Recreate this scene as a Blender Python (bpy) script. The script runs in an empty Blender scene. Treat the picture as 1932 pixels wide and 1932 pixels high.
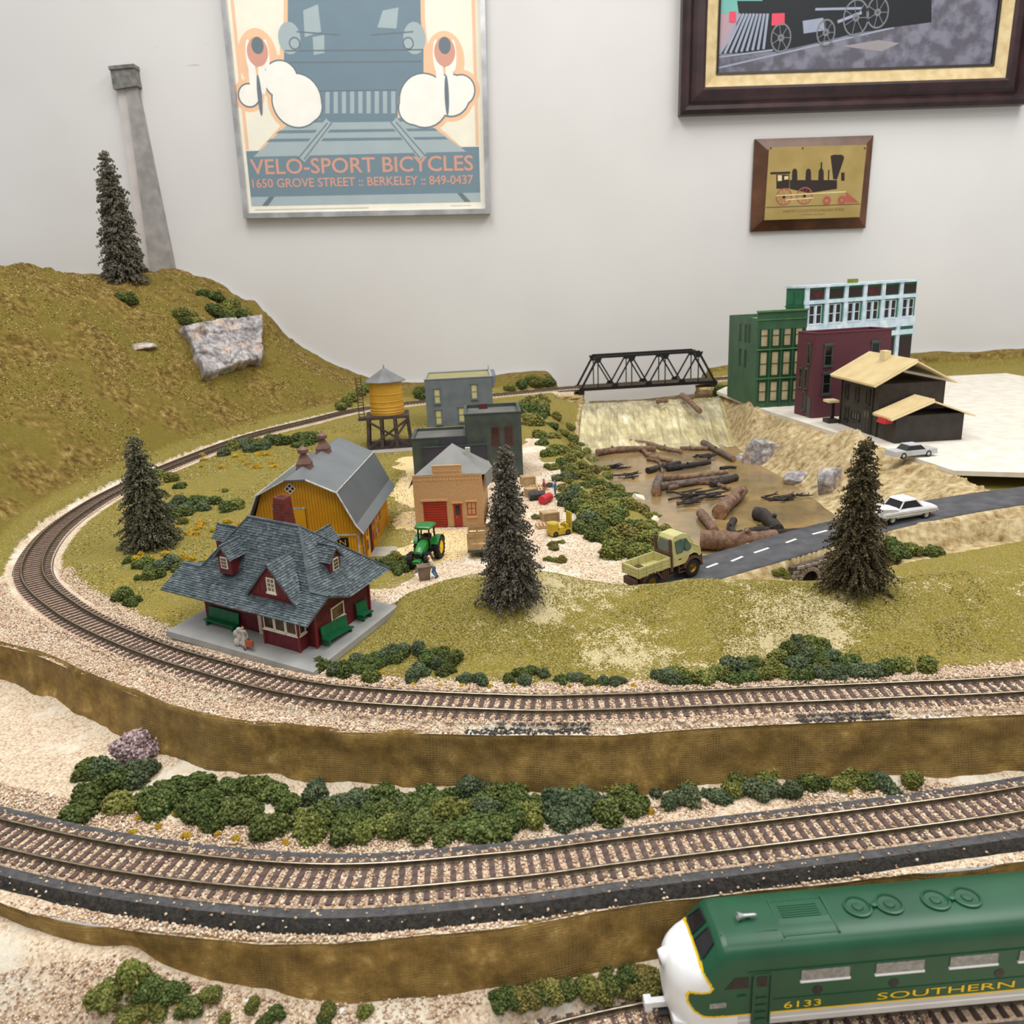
import bpy, math, random
import numpy as np
from mathutils import Vector, Matrix
random.seed(7); RNG = np.random.default_rng(7)
S = 0.001                                   # everything below is written in millimetres
scene = bpy.context.scene
COL = scene.collection
PI = math.pi

# ------------------------------------------------------------------ camera
FPX = 1500.0; HC = 250.0
_d = np.array([1213 - 966.0, 6100 - 966.0, FPX]); _d /= np.linalg.norm(_d)   # world down seen from the camera
_up = -_d; _fw = np.array([0, 0, 1.0]); _fw = _fw - (_fw @ _up) * _up; _fw /= np.linalg.norm(_fw)
_rt = np.cross(_fw, _up)
if _rt[0] < 0: _rt = -_rt
cam_d = bpy.data.cameras.new('camera'); cam = bpy.data.objects.new('camera', cam_d); COL.objects.link(cam)
_to = lambda c: Vector((float(np.dot(c, _rt)), float(np.dot(c, _fw)), float(np.dot(c, _up))))
_x = _to(np.array([1., 0, 0])); _y = _to(np.array([0, -1., 0])); _z = _to(np.array([0, 0, -1.]))
cam.matrix_world = Matrix(((_x.x, _y.x, _z.x, 0), (_x.y, _y.y, _z.y, 0), (_x.z, _y.z, _z.z, HC * S), (0, 0, 0, 1)))
cam_d.sensor_width = 36; cam_d.sensor_fit = 'HORIZONTAL'; cam_d.lens = FPX / 1932 * 36
cam_d.clip_start = 0.02; cam_d.clip_end = 50
cam_d.dof.use_dof = True; cam_d.dof.focus_distance = 0.60; cam_d.dof.aperture_fstop = 22
scene.camera = cam

# ------------------------------------------------------------------ light: ceiling fixtures and the room's bounce
w = bpy.data.worlds.new('room_bounce'); scene.world = w; w.use_nodes = True
w.node_tree.nodes['Background'].inputs[0].default_value = (1.0, 0.985, 0.96, 1)
w.node_tree.nodes['Background'].inputs[1].default_value = 0.41
def area(name, loc, size, energy, col=(1, 0.98, 0.945), aim=None):
    l = bpy.data.lights.new(name, 'AREA'); l.shape = 'RECTANGLE'; l.size, l.size_y = size; l.energy = energy; l.color = col
    o = bpy.data.objects.new(name, l); COL.objects.link(o); o.location = loc
    if aim is not None: o.rotation_euler = (Vector(aim) - Vector(loc)).to_track_quat('-Z', 'Y').to_euler()
    return o
area('ceiling_light', (-0.35, 0.55, 1.62), (0.6, 1.2), 15.4)
area('ceiling_light', (0.95, 0.75, 1.62), (0.6, 1.2), 15.4)
area('ceiling_light', (0.35, -0.85, 1.62), (1.2, 0.6), 9.5)
scene.view_settings.view_transform = 'Standard'
try: scene.view_settings.look = 'None'
except Exception: pass
scene.view_settings.exposure = 0.36; scene.view_settings.gamma = 1.0
scene.view_settings.use_curve_mapping = False

# ------------------------------------------------------------------ helpers
def _ray(x, y):
    r = np.array([x - 966.0, y - 966.0, FPX]); return np.array([r @ _rt, r @ _fw, r @ _up])
def G(x, y, z):                              # where a sight line meets a level
    r = _ray(x, y); t = (z - HC) / r[2]; return np.array([r[0] * t, r[1] * t, z])
def GY(x, y, Y):                             # where a sight line meets a depth
    r = _ray(x, y); t = Y / r[1]; return np.array([r[0] * t, Y, HC + r[2] * t])
def lin(c):
    c = c / 255.0
    return c / 12.92 if c <= 0.04045 else ((c + 0.055) / 1.055) ** 2.4
def C3(r, g, b): return (lin(r), lin(g), lin(b), 1)

def sstep(a, b, x):
    t = np.clip((x - a) / (b - a), 0, 1); return t * t * (3 - 2 * t)
def vnoise(x, y, seed=0):
    xi = np.floor(x).astype(np.int64); yi = np.floor(y).astype(np.int64); fx = x - xi; fy = y - yi
    fx = fx * fx * (3 - 2 * fx); fy = fy * fy * (3 - 2 * fy)
    def h(a, b):
        n = (a * 374761393 + b * 668265263 + seed * 1442695041) & 0x7fffffff
        n = ((n ^ (n >> 13)) * 1274126177) & 0x7fffffff
        return ((n ^ (n >> 16)) & 0xffff) / 65535.0
    return (h(xi, yi) * (1 - fx) + h(xi + 1, yi) * fx) * (1 - fy) + (h(xi, yi + 1) * (1 - fx) + h(xi + 1, yi + 1) * fx) * fy - 0.5
def fbm(x, y, sc, oct=4, seed=0):
    s = 0; a = 1.0
    for k in range(oct):
        s = s + a * vnoise(x / sc, y / sc, seed + k * 17); sc = sc / 2.03; a *= 0.5
    return s

class MB:
    def __init__(self): self.v = []; self.f = []; self.m = []
    def add(self, vs, fs, mi=0):
        n = len(self.v); self.v.extend([tuple(map(float, p)) for p in vs])
        self.f.extend([tuple(i + n for i in f) for f in fs]); self.m.extend([mi] * len(fs)); return self
    def hexa(self, p, mi=0):                 # 8 corners: bottom ring, top ring
        return self.add(p, [(0, 3, 2, 1), (4, 5, 6, 7), (0, 1, 5, 4), (1, 2, 6, 5), (2, 3, 7, 6), (3, 0, 4, 7)], mi)
    def box(self, x0, x1, y0, y1, z0, z1, mi=0):
        return self.hexa([(x0, y0, z0), (x1, y0, z0), (x1, y1, z0), (x0, y1, z0), (x0, y0, z1), (x1, y0, z1), (x1, y1, z1), (x0, y1, z1)], mi)
    def fbox(self, fr, a0, a1, b0, b1, c0, c1, mi=0):
        return self.hexa([fr(a, b, c) for a, b, c in ((a0, b0, c0), (a1, b0, c0), (a1, b0, c1), (a0, b0, c1), (a0, b1, c0), (a1, b1, c0), (a1, b1, c1), (a0, b1, c1))], mi)
    def bar(self, p, q, w, h, up=(0, 0, 1), mi=0):
        p = Vector(p); q = Vector(q); d = (q - p).normalized(); u = Vector(up)
        s = d.cross(u)
        if s.length < 1e-4: s = d.cross(Vector((1, 0, 0)))
        s.normalize(); u = s.cross(d).normalized(); s *= w / 2; u *= h / 2
        return self.hexa([p - s - u, q - s - u, q + s - u, p + s - u, p - s + u, q - s + u, q + s + u, p + s + u], mi)
    def cyl(self, p, q, r0, r1=None, n=12, caps=True, mi=0):
        r1 = r0 if r1 is None else r1
        p = Vector(p); q = Vector(q); d = (q - p).normalized(); a = d.orthogonal().normalized(); b = d.cross(a)
        vs = []
        for c, r in ((p, r0), (q, r1)):
            for k in range(n): t = 2 * PI * k / n; vs.append(c + (a * math.cos(t) + b * math.sin(t)) * r)
        fs = [(k, (k + 1) % n, n + (k + 1) % n, n + k) for k in range(n)]
        if caps: fs += [tuple(range(n))[::-1], tuple(range(n, 2 * n))]
        return self.add(vs, fs, mi)
    def tube(self, pts, rad, n=8, mi=0, cap=True):
        pts = [Vector(p) for p in pts]; vs = []; a = None
        for i, p in enumerate(pts):
            d = (pts[min(i + 1, len(pts) - 1)] - pts[max(i - 1, 0)]).normalized()
            if a is None: a = d.orthogonal().normalized()
            a = (a - d * a.dot(d)).normalized(); b = d.cross(a); r = rad[i] if hasattr(rad, '__len__') else rad
            for k in range(n): t = 2 * PI * k / n; vs.append(p + (a * math.cos(t) + b * math.sin(t)) * r)
        fs = []
        for i in range(len(pts) - 1):
            for k in range(n): fs.append((i * n + k, i * n + (k + 1) % n, (i + 1) * n + (k + 1) % n, (i + 1) * n + k))
        if cap: fs += [tuple(range(n))[::-1], tuple(range((len(pts) - 1) * n, len(pts) * n))]
        return self.add(vs, fs, mi)
    def lathe(self, prof, n=20, c=(0, 0, 0), mi=0, axis='z', cap=True):
        vs = []
        for r, z in prof:
            for k in range(n):
                t = 2 * PI * k / n; x, y = r * math.cos(t), r * math.sin(t)
                vs.append((c[0] + x, c[1] + y, c[2] + z) if axis == 'z' else ((c[0] + x, c[1] + z, c[2] + y) if axis == 'y' else (c[0] + z, c[1] + x, c[2] + y)))
        fs = []
        for i in range(len(prof) - 1):
            for k in range(n): fs.append((i * n + k, i * n + (k + 1) % n, (i + 1) * n + (k + 1) % n, (i + 1) * n + k))
        if cap: fs += [tuple(range(n))[::-1], tuple(range((len(prof) - 1) * n, len(prof) * n))]
        return self.add(vs, fs, mi)
    def fprism(self, fr, poly, c0, c1, mi=0):  # polygon in a face frame, given thickness
        n = len(poly)
        vs = [fr(a, b, c0) for a, b in poly] + [fr(a, b, c1) for a, b in poly]
        return self.add(vs, [tuple(range(n))[::-1], tuple(range(n, 2 * n))] + [(k, (k + 1) % n, n + (k + 1) % n, n + k) for k in range(n)], mi)
    def poly3(self, pts, t, mi=0):           # slab: polygon thickened along its normal (downwards)
        P = [Vector(p) for p in pts]; nrm = (P[1] - P[0]).cross(P[2] - P[0]).normalized()
        if nrm.z < 0: nrm = -nrm
        n = len(P); vs = P + [p - nrm * t for p in P]
        return self.add(vs, [tuple(range(n)), tuple(range(n, 2 * n))[::-1]] + [(k, (k + 1) % n, n + (k + 1) % n, n + k) for k in range(n)], mi)
    def sphere(self, c, r, sc=(1, 1, 1), nu=12, nv=8, mi=0):
        vs = [(c[0], c[1], c[2] - r * sc[2])]
        for j in range(1, nv):
            a = -PI / 2 + PI * j / nv
            for k in range(nu): t = 2 * PI * k / nu; vs.append((c[0] + r * sc[0] * math.cos(a) * math.cos(t), c[1] + r * sc[1] * math.cos(a) * math.sin(t), c[2] + r * sc[2] * math.sin(a)))
        vs.append((c[0], c[1], c[2] + r * sc[2])); L = len(vs) - 1; fs = []
        for k in range(nu):
            fs.append((0, 1 + (k + 1) % nu, 1 + k)); fs.append((L, L - nu + k, L - nu + (k + 1) % nu))
            for j in range(nv - 2): a = 1 + j * nu; fs.append((a + k, a + (k + 1) % nu, a + nu + (k + 1) % nu, a + nu + k))
        return self.add(vs, fs, mi)
    def mesh(self, name, mats, smooth=False):
        me = bpy.data.meshes.new(name)
        me.from_pydata([(x * S, y * S, z * S) for x, y, z in self.v], [], self.f)
        for m in (mats if isinstance(mats, (list, tuple)) else [mats]): me.materials.append(m)
        if any(self.m): me.polygons.foreach_set('material_index', self.m)
        if smooth: me.polygons.foreach_set('use_smooth', [True] * len(self.f))
        bm_fix(me); return me
    def build(self, name, mats, parent=None, smooth=False, label=None):
        o = bpy.data.objects.new(name, self.mesh(name, mats, smooth)); COL.objects.link(o)
        if parent is not None: o.parent = parent
        if label: o['label'] = label
        return o
import bmesh
def bm_fix(me):
    bm = bmesh.new(); bm.from_mesh(me); bmesh.ops.recalc_face_normals(bm, faces=bm.faces); bm.to_mesh(me); bm.free(); me.update()

def np_mesh(name, V, Fc, mats, mi=None, smooth=False, colors=None, uv=None):   # V (n,3) mm, Fc (m,k) indices
    me = bpy.data.meshes.new(name); n = len(V); m, k = Fc.shape
    me.vertices.add(n); me.vertices.foreach_set('co', (V * S).astype(np.float32).ravel())
    me.loops.add(m * k); me.loops.foreach_set('vertex_index', Fc.astype(np.int32).ravel())
    me.polygons.add(m); me.polygons.foreach_set('loop_start', np.arange(0, m * k, k, dtype=np.int32)); me.polygons.foreach_set('loop_total', np.full(m, k, dtype=np.int32))
    for q in (mats if isinstance(mats, (list, tuple)) else [mats]): me.materials.append(q)
    if mi is not None: me.polygons.foreach_set('material_index', mi.astype(np.int32))
    if smooth: me.polygons.foreach_set('use_smooth', np.ones(m, dtype=bool))
    me.update(calc_edges=True)
    if colors:
        for cn, arr in colors.items():
            at = me.attributes.new(cn, 'FLOAT_COLOR', 'POINT'); at.data.foreach_set('color', arr.astype(np.float32).ravel())
    if uv is not None:
        ul = me.uv_layers.new(name='UVMap'); ul.data.foreach_set('uv', uv[Fc.ravel()].astype(np.float32).ravel())
    me.validate(); return me
def link(name, me, parent=None):
    o = bpy.data.objects.new(name, me); COL.objects.link(o)
    if parent is not None: o.parent = parent
    return o
def tag(o, label=None, cat=None, group=None, kind=None):
    if label: o['label'] = label
    if cat: o['category'] = cat
    if group: o['group'] = group
    if kind: o['kind'] = kind
    return o
def thing(name, label, cat, loc=(0, 0, 0), rot=0, group=None, euler=None):
    o = bpy.data.objects.new(name, None); COL.objects.link(o); o.empty_display_size = 0.005
    o.location = [c * S for c in loc]; o.rotation_euler = euler if euler else (0, 0, rot)
    return tag(o, label, cat, group)
def copy_tree(o, parent=None):
    c = o.copy(); COL.objects.link(c)
    if parent is not None: c.parent = parent
    for ch in list(o.children): copy_tree(ch, c)
    return c
def frame(O, u, n, v=(0, 0, 1)):              # face frame: a along u, b along v, c along the outward normal
    O = Vector(O); u = Vector(u); n = Vector(n); v = Vector(v)
    return lambda a, b, c=0: O + u * a + v * b + n * c
def grid_faces(nr, nc):
    i = np.arange(nr * nc).reshape(nr, nc)
    return np.stack([i[:-1, :-1], i[:-1, 1:], i[1:, 1:], i[1:, :-1]], -1).reshape(-1, 4)

# ------------------------------------------------------------------ materials (all procedural)
def nmat(name):
    m = bpy.data.materials.new(name); m.use_nodes = True; nt = m.node_tree
    return m, nt, nt.nodes['Principled BSDF']
def N(nt, t, **kw):
    n = nt.nodes.new(t)
    for k, v in kw.items():
        if k.startswith('i_'):
            key = k[2:]; n.inputs[int(key) if key.isdigit() else key.replace('_', ' ')].default_value = v
        else: setattr(n, k, v)
    return n
def pmat(name, c1, c2=None, scale=300, rough=0.6, bump=0.0, bscale=None, metal=0.0, spec=0.4, detail=5, objrand=0.0, coat=0.0, lo=0.35, hi=0.65, dist=0.0002):
    m, nt, b = nmat(name); L = nt.links.new
    b.inputs['Roughness'].default_value = rough; b.inputs['Metallic'].default_value = metal; b.inputs['Specular IOR Level'].default_value = spec
    if coat: b.inputs['Coat Weight'].default_value = coat; b.inputs['Coat Roughness'].default_value = 0.06
    tc = N(nt, 'ShaderNodeTexCoord')
    if c2 is None: c2 = tuple(min(1, x * 0.86) for x in c1[:3]) + (1,)
    no = N(nt, 'ShaderNodeTexNoise', i_Scale=scale, i_Detail=detail); L(tc.outputs['Object'], no.inputs['Vector'])
    rp = N(nt, 'ShaderNodeMapRange', i_1=lo, i_2=hi); L(no.outputs['Fac'], rp.inputs[0])
    mx = N(nt, 'ShaderNodeMix', data_type='RGBA'); mx.inputs[6].default_value = c1; mx.inputs[7].default_value = c2; L(rp.outputs[0], mx.inputs[0])
    out = mx.outputs[2]
    if objrand:
        oi = N(nt, 'ShaderNodeObjectInfo'); hs = N(nt, 'ShaderNodeHueSaturation')
        r1 = N(nt, 'ShaderNodeMapRange', i_3=1 - objrand, i_4=1 + objrand); L(oi.outputs['Random'], r1.inputs[0]); L(r1.outputs[0], hs.inputs['Value'])
        r2 = N(nt, 'ShaderNodeMapRange', i_3=0.5 - objrand * 0.06, i_4=0.5 + objrand * 0.06); L(oi.outputs['Random'], r2.inputs[0]); L(r2.outputs[0], hs.inputs['Hue'])
        L(out, hs.inputs['Color']); out = hs.outputs[0]
    L(out, b.inputs['Base Color'])
    if bump:
        n2 = N(nt, 'ShaderNodeTexNoise', i_Scale=bscale or scale * 3, i_Detail=4); L(tc.outputs['Object'], n2.inputs['Vector'])
        bp = N(nt, 'ShaderNodeBump', i_Strength=bump, i_Distance=dist); L(n2.outputs['Fac'], bp.inputs['Height']); L(bp.outputs[0], b.inputs['Normal'])
    return m
# ------------------------------------------------------------------ layout lines (mm)
def dens(pts, step=4.0):                      # smooth polyline (Catmull-Rom), evenly stepped
    P = np.array(pts, float); P = np.vstack([2 * P[0] - P[1], P, 2 * P[-1] - P[-2]]); out = []
    for i in range(1, len(P) - 2):
        p0, p1, p2, p3 = P[i - 1], P[i], P[i + 1], P[i + 2]
        for t in np.linspace(0, 1, 40, endpoint=False):
            out.append(0.5 * ((2 * p1) + (-p0 + p2) * t + (2 * p0 - 5 * p1 + 4 * p2 - p3) * t * t + (-p0 + 3 * p1 - 3 * p2 + p3) * t ** 3))
    out.append(P[-2]); out = np.array(out)
    s = np.concatenate([[0], np.cumsum(np.linalg.norm(np.diff(out[:, :2], axis=0), axis=1))])
    q = np.arange(0, s[-1], step)
    return np.stack([np.interp(q, s, out[:, k]) for k in range(out.shape[1])], 1)
def gz(Y): return 24 + np.maximum(0, np.asarray(Y, float) - 470) * 0.0225
LOOP = [(400, 395, 28), (280, 384, 28), (203, 383.4, 28), (128, 384.3, 28), (51, 385.4, 28), (-12, 390.8, 28), (-115.6, 413.2, 28), (-196.6, 454, 28), (-264.8, 498.4, 28.3),
        (-340, 560, 29.5), (-410, 640, 31.5), (-450, 740, 34), (-463, 840, 36), (-457, 928, 38.5), (-444.6, 1004, 40.2), (-406.4, 1145.6, 43.2), (-375.3, 1213, 44.8), (-322.4, 1289, 46.5),
        (-255, 1377, 48.5), (-146, 1428, 49.6), (-10, 1466, 50.5), (90, 1496, 51.5), (140, 1504, 51.8), (266, 1515, 52), (393, 1526, 52), (520, 1535, 52), (700, 1540, 52)]
LOOPD = dens(LOOP, 5.0)
TRB = [(-420, 405, 0), (-340, 368, 0), (-270, 340, 0), (-186.2, 312.7, 0), (-93.8, 294.9, 0), (-13.2, 296.7, 0), (49, 303.4, 0), (173.6, 316.5, 0), (250, 327, 0), (340, 345, 0), (420, 365, 0)]
TRBD = dens(TRB, 4.0)
ZA = -42.0
EDGE_C = np.array([tuple(G(x, y, 20)[:2]) for x, y in [(1932, 1356), (1690, 1366), (1452, 1376), (1334, 1382), (1158, 1394), (942, 1394), (642, 1385), (511, 1372), (407, 1360), (325, 1339), (242, 1307), (150, 1270), (60, 1232)]] + [(-460, 560)])[::-1]
EDGE_C = np.vstack([EDGE_C, [(420, 372)]])
EDGE_B = np.array([tuple(G(x, y, -10)[:2]) for x, y in [(60, 1727), (242, 1755), (400, 1772), (495, 1781), (640, 1781), (942, 1754), (1200, 1708), (1450, 1678), (1691, 1655), (1932, 1628)]])
EDGE_B = np.vstack([[(-420, 372)], EDGE_B, [(420, 335)]])
yEC = lambda X: np.interp(X, EDGE_C[:, 0], EDGE_C[:, 1]); yEB = lambda X: np.interp(X, EDGE_B[:, 0], EDGE_B[:, 1])
ROAD = [(104, 550, 29.0), (136, 566, 30.8), (194, 587, 36), (253, 610, 41), (330, 638, 45), (420, 664, 47), (540, 690, 48)]
ROADD = dens(ROAD, 4.0)
ZP = -5.0
_sl = [tuple(G(x, y, ZP)[:2]) for x, y in [(1330, 1045), (1300, 1022), (1250, 992), (1215, 962), (1180, 925), (1130, 880), (1098, 850)]]
_sr = [tuple(G(x, y, ZP)[:2]) for x, y in [(1600, 1000), (1560, 975), (1520, 940), (1480, 905), (1430, 880), (1395, 850)]]
YB = 0.5 * (_sl[-1][1] + _sr[-1][1]); YL = 1392.0
_sl += [(GY(1108, 762, YL)[0], YL), (GY(1108, 762, YL)[0] + 2, 1640)]; _sr += [(GY(1352, 752, YL)[0], YL), (GY(1352, 752, YL)[0] + 6, 1640)]
_sl = np.array(_sl); _sr = np.array(_sr)
XL = lambda Y: np.interp(Y, _sl[:, 1], _sl[:, 0]); XR = lambda Y: np.interp(Y, _sr[:, 1], _sr[:, 0])
ZLIP = float(GY(1230, 757, YL)[2])
def bedz(Y): return ZP - 3 + (ZLIP - 2 - (ZP - 3)) * sstep(YB, YL - 8, Y) - 70 * sstep(YL + 14, YL + 30, Y)
SLAB = np.array([tuple(G(x, y, 48)[:2]) for x, y in [(1352, 738), (1430, 769), (1560, 811), (1691, 852), (1800, 888)]])
xSL = lambda Y: np.interp(Y, SLAB[::-1, 1], SLAB[::-1, 0])

def distpoly(X, Y, P):                        # distance, signed side (+ = left of travel), z on the line
    best = np.full(X.shape, 1e9); side = np.zeros(X.shape); zz = np.zeros(X.shape)
    for i in range(len(P) - 1):
        ax, ay = P[i, :2]; bx, by = P[i + 1, :2]; dx, dy = bx - ax, by - ay; L2 = dx * dx + dy * dy
        t = np.clip(((X - ax) * dx + (Y - ay) * dy) / L2, 0, 1); ex = X - ax - t * dx; ey = Y - ay - t * dy
        d = np.hypot(ex, ey); k = d < best
        best = np.where(k, d, best); side = np.where(k, np.sign(dx * ey - dy * ex), side); zz = np.where(k, P[i, 2] * (1 - t) + P[i + 1, 2] * t, zz)
    return best, side, zz
LC = dens(LOOP, 30.0); RC = dens(ROAD, 12.0)
HX = [-1200, -800, -660, -590, -520, -455, -425, -395, -345, -270, -200, -120, 0, 60, 120, 420, 460, 900]
HZ = [292, 292, 285, 266, 240, 203, 160, 134, 103, 75, 62, 58, 66, 72, 66, 62, 66, 70]
HD = [340, 340, 320, 290, 240, 190, 175, 150, 115, 70, 60, 55, 60, 60, 60, 40, 40, 40]
MX = [-420, -110, -96, -78, -50, -18, 12, 30, 50, 82, 100, 117, 170, 225, 280, 420]
MZ = [22, 23, 27, 39, 45, 48, 48, 45, 41, 38, 41, 45, 46, 47, 50, 52]
MYC = [520, 520, 520, 522, 530, 538, 538, 536, 528, 520, 515, 512, 500, 490, 490, 490]
def HF(X, Y):
    X = np.asarray(X, float); Y = np.asarray(Y, float)
    z = gz(Y) + 1.6 * fbm(X, Y, 90, 3, 3) * sstep(470, 620, Y)
    d, sd, tz = distpoly(X, Y, LC)
    out = d * sd                                   # >0 outside the loop (towards the walls)
    near = Y < 700
    # mound between the upper track and the town
    zc = np.interp(X, MX, MZ); yc = np.interp(X, MX, MYC)
    y0 = np.interp(X, [-110, -60, 0, 420], [455, 430, 418, 412])
    m = np.where(Y < yc, sstep(y0, yc, Y) ** 0.85, 1 - sstep(yc, yc + 52, Y))
    m = m * sstep(-112, -80, X)
    mz = 22 + (zc - 22) * m + 2.2 * fbm(X, Y, 38, 4, 11) * m
    z = np.where(Y < 640, np.maximum(z * (1 - m) + mz * m, np.where(m > 0, mz, -99)) * (m > 0) + z * (m <= 0), z)
    # hills behind the loop
    hz = np.interp(X, HX, HZ); hd = np.interp(X, HX, HD)
    k = sstep(9, 9 + hd, out) ** 0.8 * (Y > 560) * sstep(560, 800, Y)
    rough = fbm(X, Y, 120, 5, 21) * 36 + (0.25 - np.abs(fbm(X, Y, 46, 4, 5))) * 22
    z = z * (1 - k) + (hz + rough * np.minimum(1, (hz - 40) / 140)) * k
    # town plateau
    p = sstep(-3, 3, X - xSL(Y)) * sstep(790, 815, Y) * (1 - sstep(1430, 1450, Y)); z = z * (1 - p) + 43.5 * p
    # river
    cl = X - XL(Y); cr = XR(Y) - X
    fade = sstep(612, 650, Y)
    rb = np.clip(xSL(Y) - XR(Y), 30, 110)
    wl = sstep(-62, 3, cl); wr = sstep(0, 1, (cr + rb) / (rb + 6))
    wv = np.minimum(wl, wr) * fade
    plat = np.where(X > XR(Y) - 4, 44, z)
    rr = (fbm(X, Y, 70, 3, 31) * 30 + (0.2 - np.abs(fbm(X, Y, 40, 3, 33))) * 18) * (1 - wv) * (wv > 0.01) * (X > 200)
    z = np.where(wv > 0, plat * (1 - wv) + bedz(Y) * wv + rr, z)
    # road embankment
    dr, sr, rz = distpoly(X, Y, RC)
    front = sr < 0
    cul = front & (X > 206) & (X < 300)
    emb = rz - 1.0 - np.maximum(0, dr - np.where(cul, 22.8, 24)) * np.where(cul, np.where(dr > 22.8, 12.0, 0.0), 0.95) + 1.2 * fbm(X, Y, 9, 3, 41) * (dr > 23)
    emb = np.where((dr < 90), emb, -99)
    z = np.where(emb > z, emb, np.where(dr < 22, np.minimum(z, rz - 0.8), z))
    gul = cul & (dr > 24.5) & (dr < 60); z = np.where(gul, np.minimum(z, 9 + np.maximum(0, dr - 40) * 1.6), z)
    # seat for the tilted station slab
    cs, sn = math.cos(-0.4525), math.sin(-0.4525); lx = (X + 239.365) * cs + (Y - 501.4) * sn; ly = -(X + 239.365) * sn + (Y - 501.4) * cs
    sk = sstep(-9, -2, lx) * sstep(-9, -2, 124.1 - lx) * sstep(-9, -2, ly) * sstep(-9, -2, 96.4 - ly); pz = 31.1 - 4.6 - 0.0719 * lx + 0.0568 * ly
    z = np.where(sk > 0, np.minimum(z, z * (1 - sk) + pz * sk), z)
    # roadbed of the loop
    fl = 1 - sstep(15, 26, d); br = (X > 128) & (X < 405) & (Y > 1400)
    z = np.where(br, z, z * (1 - fl) + (tz - 4.4) * fl)
    oc = (Y < 640) & (sd > 0)
    z = np.where(oc & (d > 14), tz - 3.9 - (np.minimum(d, 40) - 14) * 0.2, z)
    return z
def T(x, y, lift=0.0):                          # where a sight line lands on the land
    r = _ray(x, y); t = np.linspace(330, 1640, 2600) / r[1]
    Xs, Ys, Zs = r[0] * t, r[1] * t, HC + r[2] * t
    h = HF(Xs, Ys); k = np.where(Zs <= h)[0]
    if len(k) == 0: return np.array([Xs[-1], Ys[-1], h[-1]])
    i = k[0]; return np.array([Xs[i], Ys[i], h[i] + lift])
def gh(x, y): return float(HF(np.array([x]), np.array([y]))[0])

# ------------------------------------------------------------------ terrain materials
def ramp(nt, fac, stops, interp='LINEAR'):
    r = N(nt, 'ShaderNodeValToRGB'); r.color_ramp.interpolation = interp
    while len(r.color_ramp.elements) < len(stops): r.color_ramp.elements.new(0.5)
    for e, (p, c) in zip(r.color_ramp.elements, stops): e.position = p; e.color = c
    nt.links.new(fac, r.inputs[0]); return r.outputs[0]
def mixc(nt, fac, a, b):
    m = N(nt, 'ShaderNodeMix', data_type='RGBA'); L = nt.links.new
    L(fac, m.inputs[0])
    for s, i in ((a, 6), (b, 7)):
        if isinstance(s, tuple): m.inputs[i].default_value = s
        else: L(s, m.inputs[i])
    return m.outputs[2]
def math2(nt, op, a, b=None, c=None):
    m = N(nt, 'ShaderNodeMath', operation=op)
    for i, s in enumerate((a, b, c)):
        if s is None: continue
        if isinstance(s, (int, float)): m.inputs[i].default_value = s
        else: nt.links.new(s, m.inputs[i])
    return m.outputs[0]
def noise(nt, vec, sc, det=5, rough=0.6):
    n = N(nt, 'ShaderNodeTexNoise', i_Scale=sc, i_Detail=det, i_Roughness=rough); nt.links.new(vec, n.inputs['Vector']); return n.outputs['Fac']
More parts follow.
